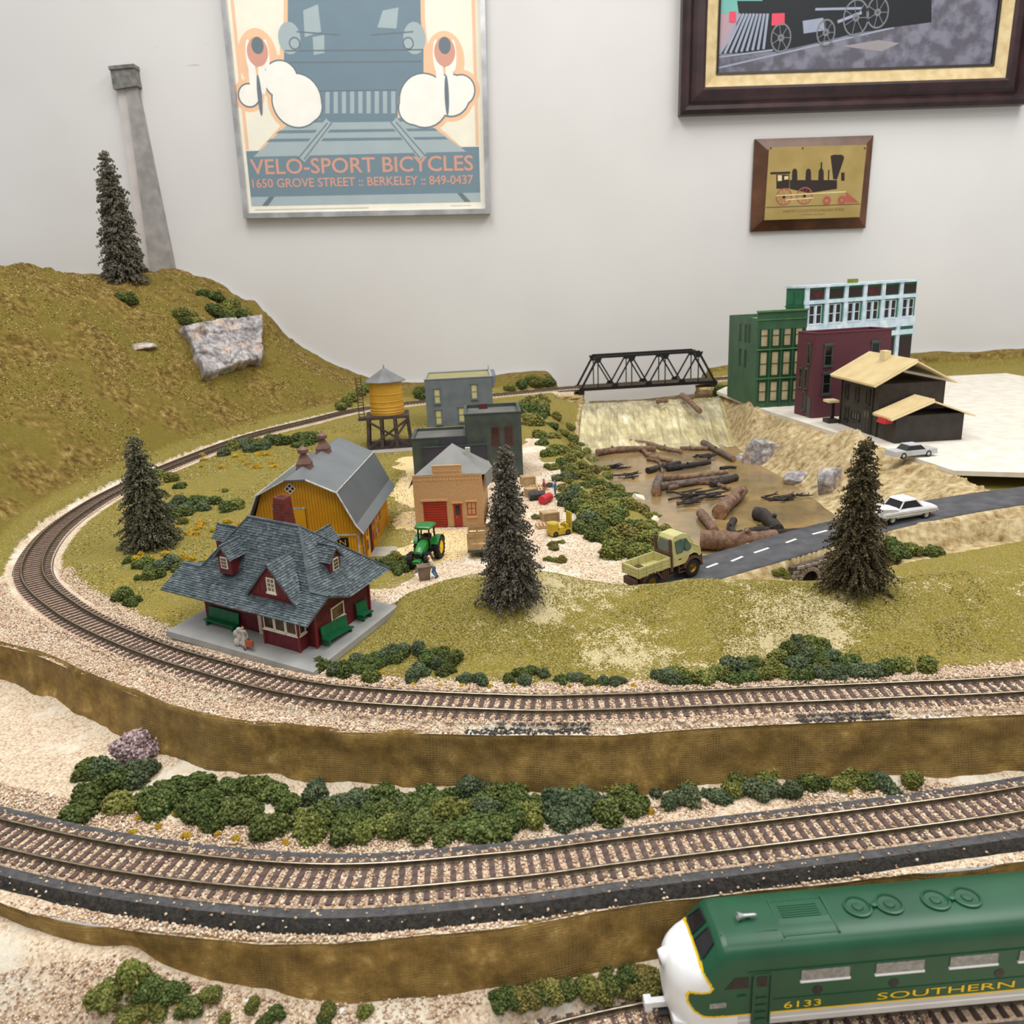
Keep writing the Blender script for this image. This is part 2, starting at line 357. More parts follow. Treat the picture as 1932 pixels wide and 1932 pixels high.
def terrain_material():
    m, nt, b = nmat('scenic_ground'); L = nt.links.new
    tc = N(nt, 'ShaderNodeTexCoord').outputs['Object']
    a1 = N(nt, 'ShaderNodeAttribute', attribute_name='zone'); a2 = N(nt, 'ShaderNodeAttribute', attribute_name='patch')
    s1 = N(nt, 'ShaderNodeSeparateColor'); L(a1.outputs['Color'], s1.inputs[0]); s2 = N(nt, 'ShaderNodeSeparateColor'); L(a2.outputs['Color'], s2.inputs[0])
    nf = noise(nt, tc, 900, 4, 0.7); nm = noise(nt, tc, 120, 5, 0.65); nl = noise(nt, tc, 28, 4)
    grass = ramp(nt, nf, [(0.26, C3(72, 70, 30)), (0.44, C3(120, 110, 48)), (0.58, C3(148, 134, 62)), (0.74, C3(196, 184, 132))])
    grass2 = ramp(nt, nf, [(0.3, C3(98, 88, 40)), (0.5, C3(136, 124, 66)), (0.72, C3(190, 174, 120))])
    grass = mixc(nt, ramp(nt, nm, [(0.4, (0, 0, 0, 1)), (0.62, (1, 1, 1, 1))]), grass, grass2)
    yel = ramp(nt, nf, [(0.3, C3(112, 100, 34)), (0.6, C3(186, 154, 56))])
    grass = mixc(nt, ramp(nt, math2(nt, 'MULTIPLY', s2.outputs[0], math2(nt, 'ADD', math2(nt, 'ADD', nm, math2(nt, 'MULTIPLY', nf, 0.5)), -0.1)), [(0.44, (0, 0, 0, 1)), (0.8, (0.85, 0.85, 0.85, 1))]), grass, yel)
    vor = N(nt, 'ShaderNodeTexVoronoi', i_Scale=900); L(tc, vor.inputs['Vector'])
    grav = ramp(nt, vor.outputs['Color'], [(0.1, C3(172, 147, 121)), (0.4, C3(207, 185, 158)), (0.75, C3(224, 209, 187))])
    white = ramp(nt, nm, [(0.3, C3(215, 202, 176)), (0.7, C3(234, 228, 215))])
    grav = mixc(nt, ramp(nt, nl, [(0.5, (0, 0, 0, 1)), (0.62, (1, 1, 1, 1))]), grav, white)
    straw = ramp(nt, nf, [(0.3, C3(206, 172, 112)), (0.7, C3(244, 224, 172))])
    grav = mixc(nt, s2.outputs[2], grav, straw)
    hill = ramp(nt, nm, [(0.28, C3(64, 50, 22)), (0.45, C3(108, 88, 42)), (0.6, C3(142, 120, 66)), (0.78, C3(188, 168, 116))])
    hillg = ramp(nt, nf, [(0.3, C3(86, 78, 28)), (0.7, C3(142, 126, 60))])
    hill = mixc(nt, ramp(nt, noise(nt, tc, 13, 4), [(0.44, (0, 0, 0, 1)), (0.6, (1, 1, 1, 1))]), hill, hillg)
    bank = ramp(nt, nm, [(0.26, C3(104, 83, 50)), (0.4, C3(159, 137, 96)), (0.56, C3(193, 174, 135)), (0.72, C3(215, 202, 171))])
    cloth = ramp(nt, nf, [(0.3, C3(152, 134, 84)), (0.5, C3(204, 188, 142)), (0.72, C3(232, 220, 184))])
    edge = math2(nt, 'SUBTRACT', nm, 0.5)
    def mk(s, amp=1.3): return ramp(nt, math2(nt, 'ADD', s, math2(nt, 'ADD', math2(nt, 'MULTIPLY', edge, amp), math2(nt, 'MULTIPLY', math2(nt, 'SUBTRACT', nf, 0.5), 1.2))), [(0.42, (0, 0, 0, 1)), (0.58, (1, 1, 1, 1))])
    col = mixc(nt, mk(s2.outputs[1], 1.3), grass, cloth)
    col = mixc(nt, mk(s1.outputs[1]), col, hill)
    col = mixc(nt, mk(s1.outputs[0]), col, grav)
    col = mixc(nt, mk(s1.outputs[2]), col, bank)
    L(col, b.inputs['Base Color']); b.inputs['Roughness'].default_value = 0.9; b.inputs['Specular IOR Level'].default_value = 0.15
    hgt = math2(nt, 'ADD', math2(nt, 'MULTIPLY', nf, 0.6), nm)
    # woven plaster cloth shows on bare patches
    w1 = N(nt, 'ShaderNodeTexWave', i_Scale=260, i_Distortion=0.6, wave_type='BANDS', bands_direction='X'); L(tc, w1.inputs['Vector'])
    w2 = N(nt, 'ShaderNodeTexWave', i_Scale=260, i_Distortion=0.6, wave_type='BANDS', bands_direction='Y'); L(tc, w2.inputs['Vector'])
    weave = math2(nt, 'MULTIPLY', math2(nt, 'ADD', w1.outputs['Fac'], w2.outputs['Fac']), math2(nt, 'MULTIPLY', s2.outputs[1], 0.5))
    bp = N(nt, 'ShaderNodeBump', i_Strength=0.9, i_Distance=0.0011); L(math2(nt, 'ADD', hgt, weave), bp.inputs['Height']); L(bp.outputs[0], b.inputs['Normal'])
    return m
M_GROUND = terrain_material()
def cliff_material():
    m, nt, b = nmat('painted_plaster_cloth'); L = nt.links.new
    tc = N(nt, 'ShaderNodeTexCoord'); uv = tc.outputs['UV']; ob = tc.outputs['Object']
    n1 = noise(nt, ob, 75, 6, 0.7); n2 = noise(nt, ob, 500, 4, 0.7)
    col = ramp(nt, n1, [(0.25, C3(74, 55, 23)), (0.45, C3(115, 90, 41)), (0.6, C3(148, 118, 60)), (0.8, C3(208, 183, 125))])
    wv = N(nt, 'ShaderNodeTexNoise', i_Scale=22.0, i_Detail=3.0); L(ob, wv.inputs['Vector']); dv = N(nt, 'ShaderNodeVectorMath', operation='MULTIPLY_ADD'); L(wv.outputs['Color'], dv.inputs[0]); dv.inputs[1].default_value = (9, 9, 0); L(uv, dv.inputs[2])
    br = N(nt, 'ShaderNodeTexBrick', offset=0.0, squash=1.0); L(dv.outputs[0], br.inputs['Vector'])
    br.inputs['Scale'].default_value = 1.0; br.inputs['Mortar Size'].default_value = 0.3; br.inputs['Mortar Smooth'].default_value = 0.7; br.inputs['Brick Width'].default_value = 1.7; br.inputs['Row Height'].default_value = 1.25
    dirt = ramp(nt, noise(nt, ob, 36, 3), [(0.42, (0, 0, 0, 1)), (0.62, (1, 1, 1, 1))])
    thr = mixc(nt, math2(nt, 'MULTIPLY', br.outputs['Fac'], math2(nt, 'ADD', math2(nt, 'MULTIPLY', dirt, 0.65), 0.08)), col, C3(166, 136, 80))
    L(thr, b.inputs['Base Color']); b.inputs['Roughness'].default_value = 0.75; b.inputs['Specular IOR Level'].default_value = 0.35
    h = math2(nt, 'ADD', math2(nt, 'MULTIPLY', math2(nt, 'MULTIPLY', br.outputs['Fac'], dirt), 0.8), math2(nt, 'ADD', math2(nt, 'MULTIPLY', n2, 0.5), n1))
    bp = N(nt, 'ShaderNodeBump', i_Strength=1.0, i_Distance=0.0009); L(h, bp.inputs['Height']); L(bp.outputs[0], b.inputs['Normal'])
    return m
M_CLIFF = cliff_material()
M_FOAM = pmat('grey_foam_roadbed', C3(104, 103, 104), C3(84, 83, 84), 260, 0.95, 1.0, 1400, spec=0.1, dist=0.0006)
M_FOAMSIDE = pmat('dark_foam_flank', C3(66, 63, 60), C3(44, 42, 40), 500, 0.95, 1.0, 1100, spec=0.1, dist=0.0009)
M_BED = pmat('packed_ballast', C3(226, 200, 172), C3(178, 148, 122), 700, 0.9, 1.0, 900, dist=0.0006)
M_TIE = pmat('brown_plastic_tie', C3(96, 78, 72), C3(74, 60, 56), 400, 0.7, 0.3, 900, objrand=0.12)
M_RAILSIDE = pmat('weathered_rail', C3(112, 98, 78), C3(84, 74, 60), 300, 0.45, metal=0.5)
M_RAILTOP = pmat('nickel_railhead', C3(206, 196, 176), C3(168, 156, 134), 200, 0.25, metal=0.9)
def stone_material(name):
    m, nt, b = nmat(name); L = nt.links.new
    a = N(nt, 'ShaderNodeAttribute', attribute_name='tint'); L(a.outputs['Color'], b.inputs['Base Color']); b.inputs['Roughness'].default_value = 0.85; b.inputs['Specular IOR Level'].default_value = 0.2
    return m
M_STONE = stone_material('ballast_stone')

# ------------------------------------------------------------------ land: upper level as one height field
def in_poly(X, Y, P):
    c = np.zeros(X.shape, bool); n = len(P)
    for i in range(n):
        x1, y1 = P[i]; x2, y2 = P[(i + 1) % n]
        c ^= ((y1 > Y) != (y2 > Y)) & (X < (x2 - x1) * (Y - y1) / (y2 - y1 + 1e-12) + x1)
    return c
def Pb(x, y):
    z = 26.0
    for _ in range(20): p = G(x, y, z); z = float(gz(p[1]))
    return p
LOT = [tuple(Pb(*q)[:2]) for q in [(640, 1150), (720, 1110), (765, 1060), (750, 985), (752, 905), (772, 862), (985, 850), (1005, 812), (1050, 880), (1085, 960), (1110, 1030), (1200, 1060), (1330, 1050), (1300, 1100), (1180, 1116), (1040, 1100), (830, 1110), (730, 1160)]]
STRAW = [tuple(Pb(*q)[:2]) for q in [(735, 1010), (745, 905), (770, 860), (790, 860), (790, 1000), (900, 1000), (880, 1060), (760, 1080)]]
def upper_land():
    nr, nc = 560, 640
    t = np.linspace(0, 1, nr)[:, None]; u = np.linspace(-1, 1, nc)[None, :]
    X = u * (430 + (1080 - 430) * t ** 1.15); X = X + 0 * t
    Y0 = yEC(np.clip(X, -430, 420)); Y0 = np.where(X < -430, Y0 + (-430 - X) * 1.0, Y0)
    Y = Y0 + (1614 - Y0) * t ** 1.35
    Z = HF(X, Y)
    d, sd, tz = distpoly(X, Y, LC); out = d * sd
    jx, jy = 34 * fbm(X, Y, 46, 4, 201), 34 * fbm(X, Y, 46, 4, 203); grav = in_poly(X + jx, Y + jy, LOT) * 0.85
    # soften
    g1 = np.maximum(grav, 0)
    g1 = np.maximum(g1, (1 - sstep(17, 27, d)) * 0.95 * (Y > 600)); g1 = np.maximum(g1, (1 - sstep(24, 34, d)) * 0.95 * (Y <= 600) * (out < 0)); g1 = np.maximum(g1, (Y < 600) * (out > 0) * (1 - sstep(26, 46, d)) * 0.85)
    g1 = np.where((Y < 640) & (sd > 0), 0.95, g1)
    dr, sr, rz = distpoly(X, Y, RC)
    hill = sstep(24, 50, out) * (Y > 620)
    cl = X - XL(Y); cr = XR(Y) - X
    bank = ((cr < 8) & (X < xSL(Y) + 6) & (Y > 640) & (Y < 1440) & (X > 200)) * 0.9
    bank = np.maximum(bank, ((cl > -14) & (cr > 0) & (Y > 640)) * 0.8)
    bank = np.maximum(bank, ((dr > 20) & (dr < 52) & (X > 120) & (Z > 8)) * np.where(sr < 0, 0.9, 0.9))
    bank = np.where((Y < 520) & (dr > 30), 0, bank)
    yel = 0.8 * sstep(0.05, 0.4, fbm(X, Y, 46, 4, 51) + 0.3 * fbm(X, Y, 9, 2, 53)) * ((X < -150) & (Y < 1250) | (Y < 470)) * 1.0
    mound = sstep(-110, -80, X) * (Y > 415) * (Y < 560)
    patch = mound * (0.20 + 0.75 * (fbm(X, Y, 60, 3, 61) + 0.45 * np.exp(-((Y - 440) / 20.0) ** 2) * sstep(0, 60, X) * (1 - sstep(170, 230, X)) + 0.35 * np.exp(-((X - 20) / 16.0) ** 2 - ((Y - 500) / 40.0) ** 2)))
    straw = in_poly(X + jx, Y + jy, STRAW) * 0.9
    zone = np.stack([g1, hill, bank, np.ones_like(X)], -1); pt = np.stack([yel, np.clip(patch, 0, 1), straw, np.ones_like(X)], -1)
    V = np.stack([X, Y, Z], -1).reshape(-1, 3)
    me = np_mesh('upper_land', V, grid_faces(nr, nc), M_GROUND, smooth=True, colors={'zone': zone.reshape(-1, 4), 'patch': pt.reshape(-1, 4)})
    o = link('upper_land', me); tag(o, 'scenic upper land with meadow, mound, gravel lot and tall hill', 'terrain', kind='structure')
upper_land()

def edge_rim(E, z): return np.array([(x, y, z) for x, y in E])
def cliff(name, E, ztop, zbot, flare, label, seed):
    P = dens([(x, y, 0) for x, y in E], 2.0); n = len(P)
    tx = np.gradient(P[:, 0]); ty = np.gradient(P[:, 1]); L = np.hypot(tx, ty); nx, ny = ty / L, -tx / L     # towards the viewer
    nv = 16; s = np.arange(n) * 2.0; rows = []; uvs = []
    for j in range(nv + 1):
        v = j / nv; z = ztop + (zbot - ztop) * v
        o = flare * (v ** 1.6) + 3.6 * fbm(s, np.full(n, z * 1.5 + 60.0), 30, 5, seed) * min(1, v * 4) + (1.0 if j == 0 else 0) * -1.5
        wob = 1.4 * fbm(s, np.zeros(n), 22, 3, seed + 5) * (1 - v)
        rows.append(np.stack([P[:, 0] + nx * o, P[:, 1] + ny * o, np.full(n, z) + wob], 1)); uvs.append(np.stack([s, np.full(n, z * 1.15)], 1))
    V = np.concatenate(rows); me = np_mesh(name, V, grid_faces(nv + 1, n), M_CLIFF, smooth=True, uv=np.concatenate(uvs))
    tag(link(name, me), label, 'terrain', kind='structure')
cliff('plaster_cliff', EDGE_C, 22.4, -9, 7, 'upper brown plaster cloth cliff under the station track', 71)
cliff('plaster_cliff', EDGE_B, -9.6, -48, 7, 'lower brown plaster cloth cliff behind the green locomotive', 81)

def shelf(name, label, y0f, y1f, zf, x0, x1, nr, nc):
    X = np.linspace(x0, x1, nc)[None, :] + 0 * np.linspace(0, 1, nr)[:, None]; t = np.linspace(0, 1, nr)[:, None]
    Y = y0f(X) + (y1f(X) - y0f(X)) * t; Z = zf(X, Y)
    zone = np.zeros((nr, nc, 4)); zone[..., 0] = 0.9; zone[..., 3] = 1; pt = np.zeros((nr, nc, 4)); pt[..., 3] = 1
    me = np_mesh(name, np.stack([X, Y, Z], -1).reshape(-1, 3), grid_faces(nr, nc), M_GROUND, smooth=True, colors={'zone': zone.reshape(-1, 4), 'patch': pt.reshape(-1, 4)})
    tag(link(name, me), label, 'terrain', kind='structure')
shelf('middle_shelf', 'cream gravel shelf carrying the middle track and its bushes', yEB, lambda X: yEC(X) + 2, lambda X, Y: -9.6 + 1.5 * fbm(X, Y, 30, 3, 91) + 5 * sstep(14, 0, yEC(X) - Y), -420, 420, 60, 340)
def FZ(X, Y): return ZA - 5.6 + 1.5 * fbm(X, Y, 30, 3, 93) + np.interp(X, [-260, -172, -150, -117, -68, 60, 200], [32, 28, 21, 16, 12, 11, 8]) * sstep(np.interp(X, [-120, 0], [46, 20]), 4, yEB(X) - Y)
shelf('front_shelf', 'cream gravel strip at the very front beside the locomotive', lambda X: 120 + 0 * X, lambda X: yEB(X) + 1, FZ, -420, 420, 90, 240)

# ------------------------------------------------------------------ tracks
def sweep(P, prof):                            # profile (offset, dz) along a line; offsets grow to the right of travel
    tx = np.gradient(P[:, 0]); ty = np.gradient(P[:, 1]); L = np.hypot(tx, ty); nx, ny = ty / L, -tx / L
    return np.concatenate([np.stack([P[:, 0] + nx * o, P[:, 1] + ny * o, P[:, 2] + dz], 1) for o, dz in prof])
def roadbed(P, parent, top=18, foot=22.8, drop=5.6):
    prof = [(-foot, -4.3 - drop), (-top, -4.3), (-top / 2, -4.2), (top / 2, -4.2), (top, -4.3), (foot, -4.3 - drop)]
    prof = [(-foot, -4.3 - drop), (-top, -4.3), (-14.6, -4.25), (-14.5, -3.3), (14.5, -3.3), (14.6, -4.25), (top, -4.3), (foot, -4.3 - drop)]
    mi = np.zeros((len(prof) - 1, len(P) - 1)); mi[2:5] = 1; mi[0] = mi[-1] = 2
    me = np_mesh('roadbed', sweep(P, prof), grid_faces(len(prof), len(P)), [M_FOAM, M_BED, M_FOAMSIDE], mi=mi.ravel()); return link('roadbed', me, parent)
GA = 8.0
def rail(P, parent, side):
    c = side * GA; prof = [(-1.1, -2.6), (-0.3, -2.2), (-0.3, -0.8), (-0.55, -0.6), (-0.55, 0), (0.55, 0), (0.55, -0.6), (0.3, -0.8), (0.3, -2.2), (1.1, -2.6)]
    prof = [(c + a, z) for a, z in prof]; fc = grid_faces(len(prof), len(P)); mi = np.zeros((len(prof) - 1, len(P) - 1)); mi[4] = 1
    me = np_mesh('rail', sweep(P, prof), fc, [M_RAILSIDE, M_RAILTOP], mi=mi.ravel()); return link('rail', me, parent)
def tie_mesh():
    b = MB(); b.box(-1.25, 1.25, -14, 14, -4.35, -2.55)
    for s in (-1, 1):
        for e in (-1, 1): b.box(-0.5, 0.5, s * GA + e * 1.1 - 0.35, s * GA + e * 1.1 + 0.35, -2.6, -2.05)
    return b.mesh('tie', M_TIE)
TIE = tie_mesh()
def place_ties(D, parent, step, keep, s0=0.0):
    s = np.concatenate([[0], np.cumsum(np.linalg.norm(np.diff(D[:, :2], axis=0), axis=1))]); q = np.arange(s0, s[-1], step)
    pos = np.stack([np.interp(q, s, D[:, k]) for k in range(3)], 1); g = np.stack([np.interp(q + 1, s, D[:, k]) for k in range(2)], 1) - np.stack([np.interp(q - 1, s, D[:, k]) for k in range(2)], 1)
    ang = np.arctan2(g[:, 1], g[:, 0]); order = np.argsort(np.linalg.norm(pos - np.array([0, 0, HC]), axis=1)); near = set(order[:keep].tolist()); far = MB()
    for i in range(len(q)):
        a = ang[i] + random.uniform(-0.02, 0.02)
        if i in near:
            o = link('tie', TIE, parent); o.location = pos[i] * S; o.rotation_euler = (0, 0, a)
        else:
            d = np.array([math.cos(a), math.sin(a), 0]); far.bar(pos[i] + np.array([-d[1], d[0], 0]) * 14 - [0, 0, 3.4], pos[i] - np.array([-d[1], d[0], 0]) * 14 - [0, 0, 3.4], 2.5, 1.8)
    if far.v: tag(far.build('ties', M_TIE, parent), kind='stuff')
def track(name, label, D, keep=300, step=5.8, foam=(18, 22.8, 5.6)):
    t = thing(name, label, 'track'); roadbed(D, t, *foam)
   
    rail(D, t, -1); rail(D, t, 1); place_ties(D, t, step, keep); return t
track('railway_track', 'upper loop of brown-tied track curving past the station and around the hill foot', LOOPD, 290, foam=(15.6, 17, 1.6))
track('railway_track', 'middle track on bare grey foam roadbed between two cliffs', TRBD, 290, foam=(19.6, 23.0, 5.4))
_a0 = np.array([51.6, 255.7]); _ad = np.array([math.cos(0.048), math.sin(0.048)])
TRA = [(-260, 60, ZA), (-150, 150, ZA), (-80, 203, ZA), (-30, 231, ZA), (14, 247, ZA)] + [tuple(_a0 + _ad * k) + (ZA,) for k in (30, 120, 220, 330)]
TRAD = dens(TRA, 4.0)
track('railway_track', 'lowest front track on which the green locomotive stands', TRAD, 290)

# ------------------------------------------------------------------ loose ballast
OCT_V = np.array([(1, 0, 0), (0, 1, 0), (-1, 0, 0), (0, -1, 0), (0, 0, 1), (0, 0, -1)], float); OCT_F = np.array([(0, 1, 4), (1, 2, 4), (2, 3, 4), (3, 0, 4), (1, 0, 5), (2, 1, 5), (3, 2, 5), (0, 3, 5)])
PAL = np.array([C3(219, 197, 169), C3(206, 178, 150), C3(226, 210, 186), C3(191, 161, 137), C3(210, 186, 165), C3(232, 221, 204), C3(176, 141, 119), C3(139, 109, 91), C3(215, 191, 158)])
def crumbs(name, C, R, mat, pal, parent=None, flat=0.75, jit=0.35):
    n = len(C); V = OCT_V[None] * (1 + jit * RNG.uniform(-1, 1, (n, 6, 1))) * R[:, None, None]; V[:, :, 2] *= flat
    a = RNG.uniform(0, 2 * PI, n); ca, sa = np.cos(a)[:, None], np.sin(a)[:, None]; b = RNG.uniform(-0.6, 0.6, n); cb, sb = np.cos(b)[:, None], np.sin(b)[:, None]
    x, y, z = V[..., 0], V[..., 1], V[..., 2]; y, z = y * cb - z * sb, y * sb + z * cb; x, y = x * ca - y * sa, x * sa + y * ca
    V = np.stack([x, y, z], -1) + C[:, None, :]
    Fc = (OCT_F[None] + 6 * np.arange(n)[:, None, None]).reshape(-1, 3)
    tint = np.repeat(pal[RNG.integers(0, len(pal), n)], 6, axis=0) * np.repeat(RNG.uniform(0.85, 1.1, n), 6)[:, None]; tint[:, 3] = 1
    return link(name, np_mesh(name, V.reshape(-1, 3), Fc, mat, colors={'tint': np.clip(tint, 0, 1)}), parent)
def scatter_along(D, n, o0, o1, s0=0, s1=1, off=0.0):
    tx = np.gradient(D[:, 0]); ty = np.gradient(D[:, 1]); L = np.hypot(tx, ty); k = RNG.uniform(s0 * (len(D) - 1), s1 * (len(D) - 1), n); i = np.arange(len(D))
    o = RNG.uniform(o0, o1, n); st = np.hypot(np.diff(D[:, 0]), np.diff(D[:, 1])).mean(); ph = (k * st + off) % 5.8; ph = np.minimum(ph, 5.8 - ph)
    sel = ~((np.abs(o) < 14.2) & (ph < 1.75) & (RNG.random(n) < 0.95)); k, o = k[sel], o[sel]
    X = np.interp(k, i, D[:, 0]) + np.interp(k, i, ty / L) * o; Y = np.interp(k, i, D[:, 1]) - np.interp(k, i, tx / L) * o
    return X, Y, o
def loopballast():
    near = LOOPD[LOOPD[:, 1] < 640]; near = near[: np.argmax(near[:, 0] < -440) if (near[:, 0] < -440).any() else len(near)]
    X, Y, o = scatter_along(near, 75000, -52, 34)
    ok = (Y > yEC(X) + 0.5); ec = Y - yEC(X)
    dark = (X > 10) & (o < -17) & (o > -25) & (fbm(X, Y, 18, 3, 111) < -0.02)
    ok &= ~((o > 24) & (RNG.random(len(X)) < sstep(24, 34, o)))
    cs, sn = math.cos(-0.4525), math.sin(-0.4525); lx = (X + 239.365) * cs + (Y - 501.4) * sn; ly = -(X + 239.365) * sn + (Y - 501.4) * cs; ok &= ~((lx > -1) & (lx < 125) & (ly > -1) & (ly < 97))
    X, Y, o = X[ok], Y[ok], o[ok]; Z = np.where(np.abs(o) < 19, 28 - 2.9, HF(X, Y) + 0.25)
    Z = np.where((o < -17) & (o > -25), np.maximum(Z, 28 - 4.3 - (np.abs(o) - 18) * 1.1), Z)
    R = RNG.uniform(0.5, 0.95, len(X)); dk = (X > -30) & (o < -17) & (o > -26) & (fbm(X, Y, 26, 3, 111) < -0.04) & (RNG.random(len(X)) < 0.96)
    tag(crumbs('loose_ballast', np.stack([X, Y, Z], 1)[~dk], R[~dk], M_STONE, PAL), 'cream and pink crushed stone ballast along the upper track', 'ballast', kind='stuff')
    tag(crumbs('dark_stone_patch', np.stack([X, Y, Z], 1)[dk], R[dk] * 1.3, M_STONE, np.array([C3(78, 76, 76), C3(96, 94, 94), C3(62, 60, 60)])), 'dark grey stones standing in for bare foam patches on the outer shoulder of the upper track', 'dark stones', kind='stuff')  # dark stones stand in for the bare foam of the roadbed
loopballast()
def midballast():
    X, Y, o = scatter_along(TRBD, 60000, -40, 48, 0.12, 0.9)
    r = RNG.random(len(X)); ao = np.abs(o); foamz = (ao > 14.5) & (ao < 23.2)
    ok = (Y > yEB(X) + 0.3) & (Y < yEC(X) - 2) & ~(foamz & (r < 0.955))
    X, Y, o = X[ok], Y[ok], o[ok]; ao = np.abs(o)
    Z = np.where(ao < 15, -2.9, np.where(ao < 19.5, -3.9, np.where(ao < 23.2, -4.2 - np.maximum(0, ao - 19.6) * 1.5, -9.6 + 0.4)))
    tag(crumbs('loose_ballast', np.stack([X, Y, Z], 1), RNG.uniform(0.5, 0.95, len(X)), M_STONE, PAL), 'cream crushed stone between and beside the ties of the middle track', 'ballast', kind='stuff')
midballast()
def frontballast():
    X = RNG.uniform(-300, 160, 26000); Y = RNG.uniform(180, 275, 26000); ok = Y < yEB(X) - 5; X, Y = X[ok], Y[ok]
    d, s, z = distpoly(X, Y, dens(TRA, 20.0)); foamz = (d > 14.5) & (d < 25); ok = ~(foamz & (RNG.random(len(X)) < 0.95)); X, Y, d = X[ok], Y[ok], d[ok]
    Z = np.where(d < 19.5, ZA - 2.9, np.where(d < 23, np.maximum(ZA - 4.3 - (d - 18) * 1.15, FZ(X, Y)), FZ(X, Y) + 0.3))
    tag(crumbs('loose_ballast', np.stack([X, Y, Z], 1), RNG.uniform(0.5, 0.95, len(X)), M_STONE, PAL), 'cream crushed stone strewn at the very front of the layout', 'ballast', kind='stuff')
frontballast()
def lotstones():
    X = RNG.uniform(-140, 180, 60000); Y = RNG.uniform(530, 930, 60000); ok = in_poly(X, Y, LOT); X, Y = X[ok][:14000], Y[ok][:14000]
    tag(crumbs('loose_gravel', np.stack([X, Y, HF(X, Y) + 0.1], 1), RNG.uniform(0.35, 0.8, len(X)), M_STONE, PAL), 'pale gravel strewn over the town lot between barn and hedge', 'gravel', kind='stuff')
lotstones()

def turf():                                     # ground foam sprinkled on the grass
    tp = np.array([C3(120, 114, 52), C3(150, 138, 66), C3(96, 92, 40), C3(172, 160, 92), C3(206, 194, 146), C3(84, 84, 36), C3(164, 140, 48)])
    X = RNG.uniform(-105, 300, 70000); Y = RNG.uniform(418, 545, 70000); m = fbm(X, Y, 22, 4, 301) > -0.16; X, Y = X[m], Y[m]; d, s, _ = distpoly(X, Y, LC); rd, _, _ = distpoly(X, Y, RC); m = (d > 30) & (rd > 30); X, Y = X[m], Y[m]
    tag(crumbs('ground_turf', np.stack([X, Y, HF(X, Y) + 0.05], 1), RNG.uniform(0.22, 0.55, len(X)), M_STONE, tp), 'fine olive turf sprinkled over the front mound', 'turf', kind='stuff')
    X = RNG.uniform(-460, -110, 60000); Y = RNG.uniform(500, 1250, 60000); d, s, _ = distpoly(X, Y, LC); m = (d > 24) & (s < 0) & (fbm(X, Y, 40, 4, 303) > -0.1) & ~in_poly(X, Y, LOT); X, Y = X[m], Y[m]
    lx = (X + 239.4) * math.cos(.4525) - (Y - 501.4) * math.sin(.4525); ly = (X + 239.4) * math.sin(.4525) + (Y - 501.4) * math.cos(.4525); m = ~((lx > -3) & (lx < 127) & (ly > -3) & (ly < 100)); X, Y = X[m], Y[m]
    tag(crumbs('ground_turf', np.stack([X, Y, HF(X, Y) + 0.05], 1), RNG.uniform(0.35, 0.9, len(X)), M_STONE, tp), 'fine olive and yellow turf over the meadow left of the barn', 'turf', kind='stuff')
    X = RNG.uniform(-860, -200, 50000); Y = RNG.uniform(900, 1560, 50000); d, s, _ = distpoly(X, Y, LC); m = (d > 30) & (s > 0) & (fbm(X, Y, 60, 4, 305) > -0.05); X, Y = X[m], Y[m]
    tag(crumbs('ground_turf', np.stack([X, Y, HF(X, Y) + 0.05], 1), RNG.uniform(0.6, 1.5, len(X)), M_STONE, np.array([C3(112, 98, 44), C3(86, 72, 32), C3(146, 128, 70), C3(172, 150, 90), C3(132, 112, 48), C3(200, 182, 128)])), 'coarse golden brown turf over the tall hill', 'turf', kind='stuff')
turf()
# ------------------------------------------------------------------ the room: wall with a few scuffs
YW = 1622.0
def wall_material():
    m, nt, b = nmat('painted_wall'); L = nt.links.new; tc = N(nt, 'ShaderNodeTexCoord').outputs['Object']
    base = ramp(nt, noise(nt, tc, 3, 3), [(0.35, C3(213, 211, 210)), (0.65, C3(219, 218, 217))])
    mp = N(nt, 'ShaderNodeMapping'); mp.inputs['Scale'].default_value = (9, 9, 150); mp.inputs['Rotation'].default_value = (0, 0.04, 0); L(tc, mp.inputs['Vector'])
    sc = ramp(nt, noise(nt, mp.outputs[0], 1.6, 5, 0.75), [(0.66, (0, 0, 0, 1)), (0.70, (1, 1, 1, 1))])
    # scuffs sit where a shelf rubbed the wall, left of the poster
    sx = N(nt, 'ShaderNodeSeparateXYZ'); L(tc, sx.inputs[0]); c = GY(330, 140, YW)
    bx = math2(nt, 'LESS_THAN', math2(nt, 'ABSOLUTE', math2(nt, 'SUBTRACT', sx.outputs[0], c[0] * S)), 0.085); bz = math2(nt, 'LESS_THAN', math2(nt, 'ABSOLUTE', math2(nt, 'SUBTRACT', sx.outputs[2], c[2] * S)), 0.05)
    f = math2(nt, 'MULTIPLY', math2(nt, 'MULTIPLY', bx, bz), sc)
    L(mixc(nt, math2(nt, 'MULTIPLY', f, 0.8), base, C3(150, 142, 134)), b.inputs['Base Color']); b.inputs['Roughness'].default_value = 0.75; b.inputs['Specular IOR Level'].default_value = 0.25
    bp = N(nt, 'ShaderNodeBump', i_Strength=0.15, i_Distance=0.0004); L(noise(nt, tc, 260, 3), bp.inputs['Height']); L(bp.outputs[0], b.inputs['Normal'])
    return m
M_WALL = wall_material()
tag(MB().box(-1600, 1600, YW, YW + 60, -900, 1650).build('wall_back', M_WALL), kind='structure')

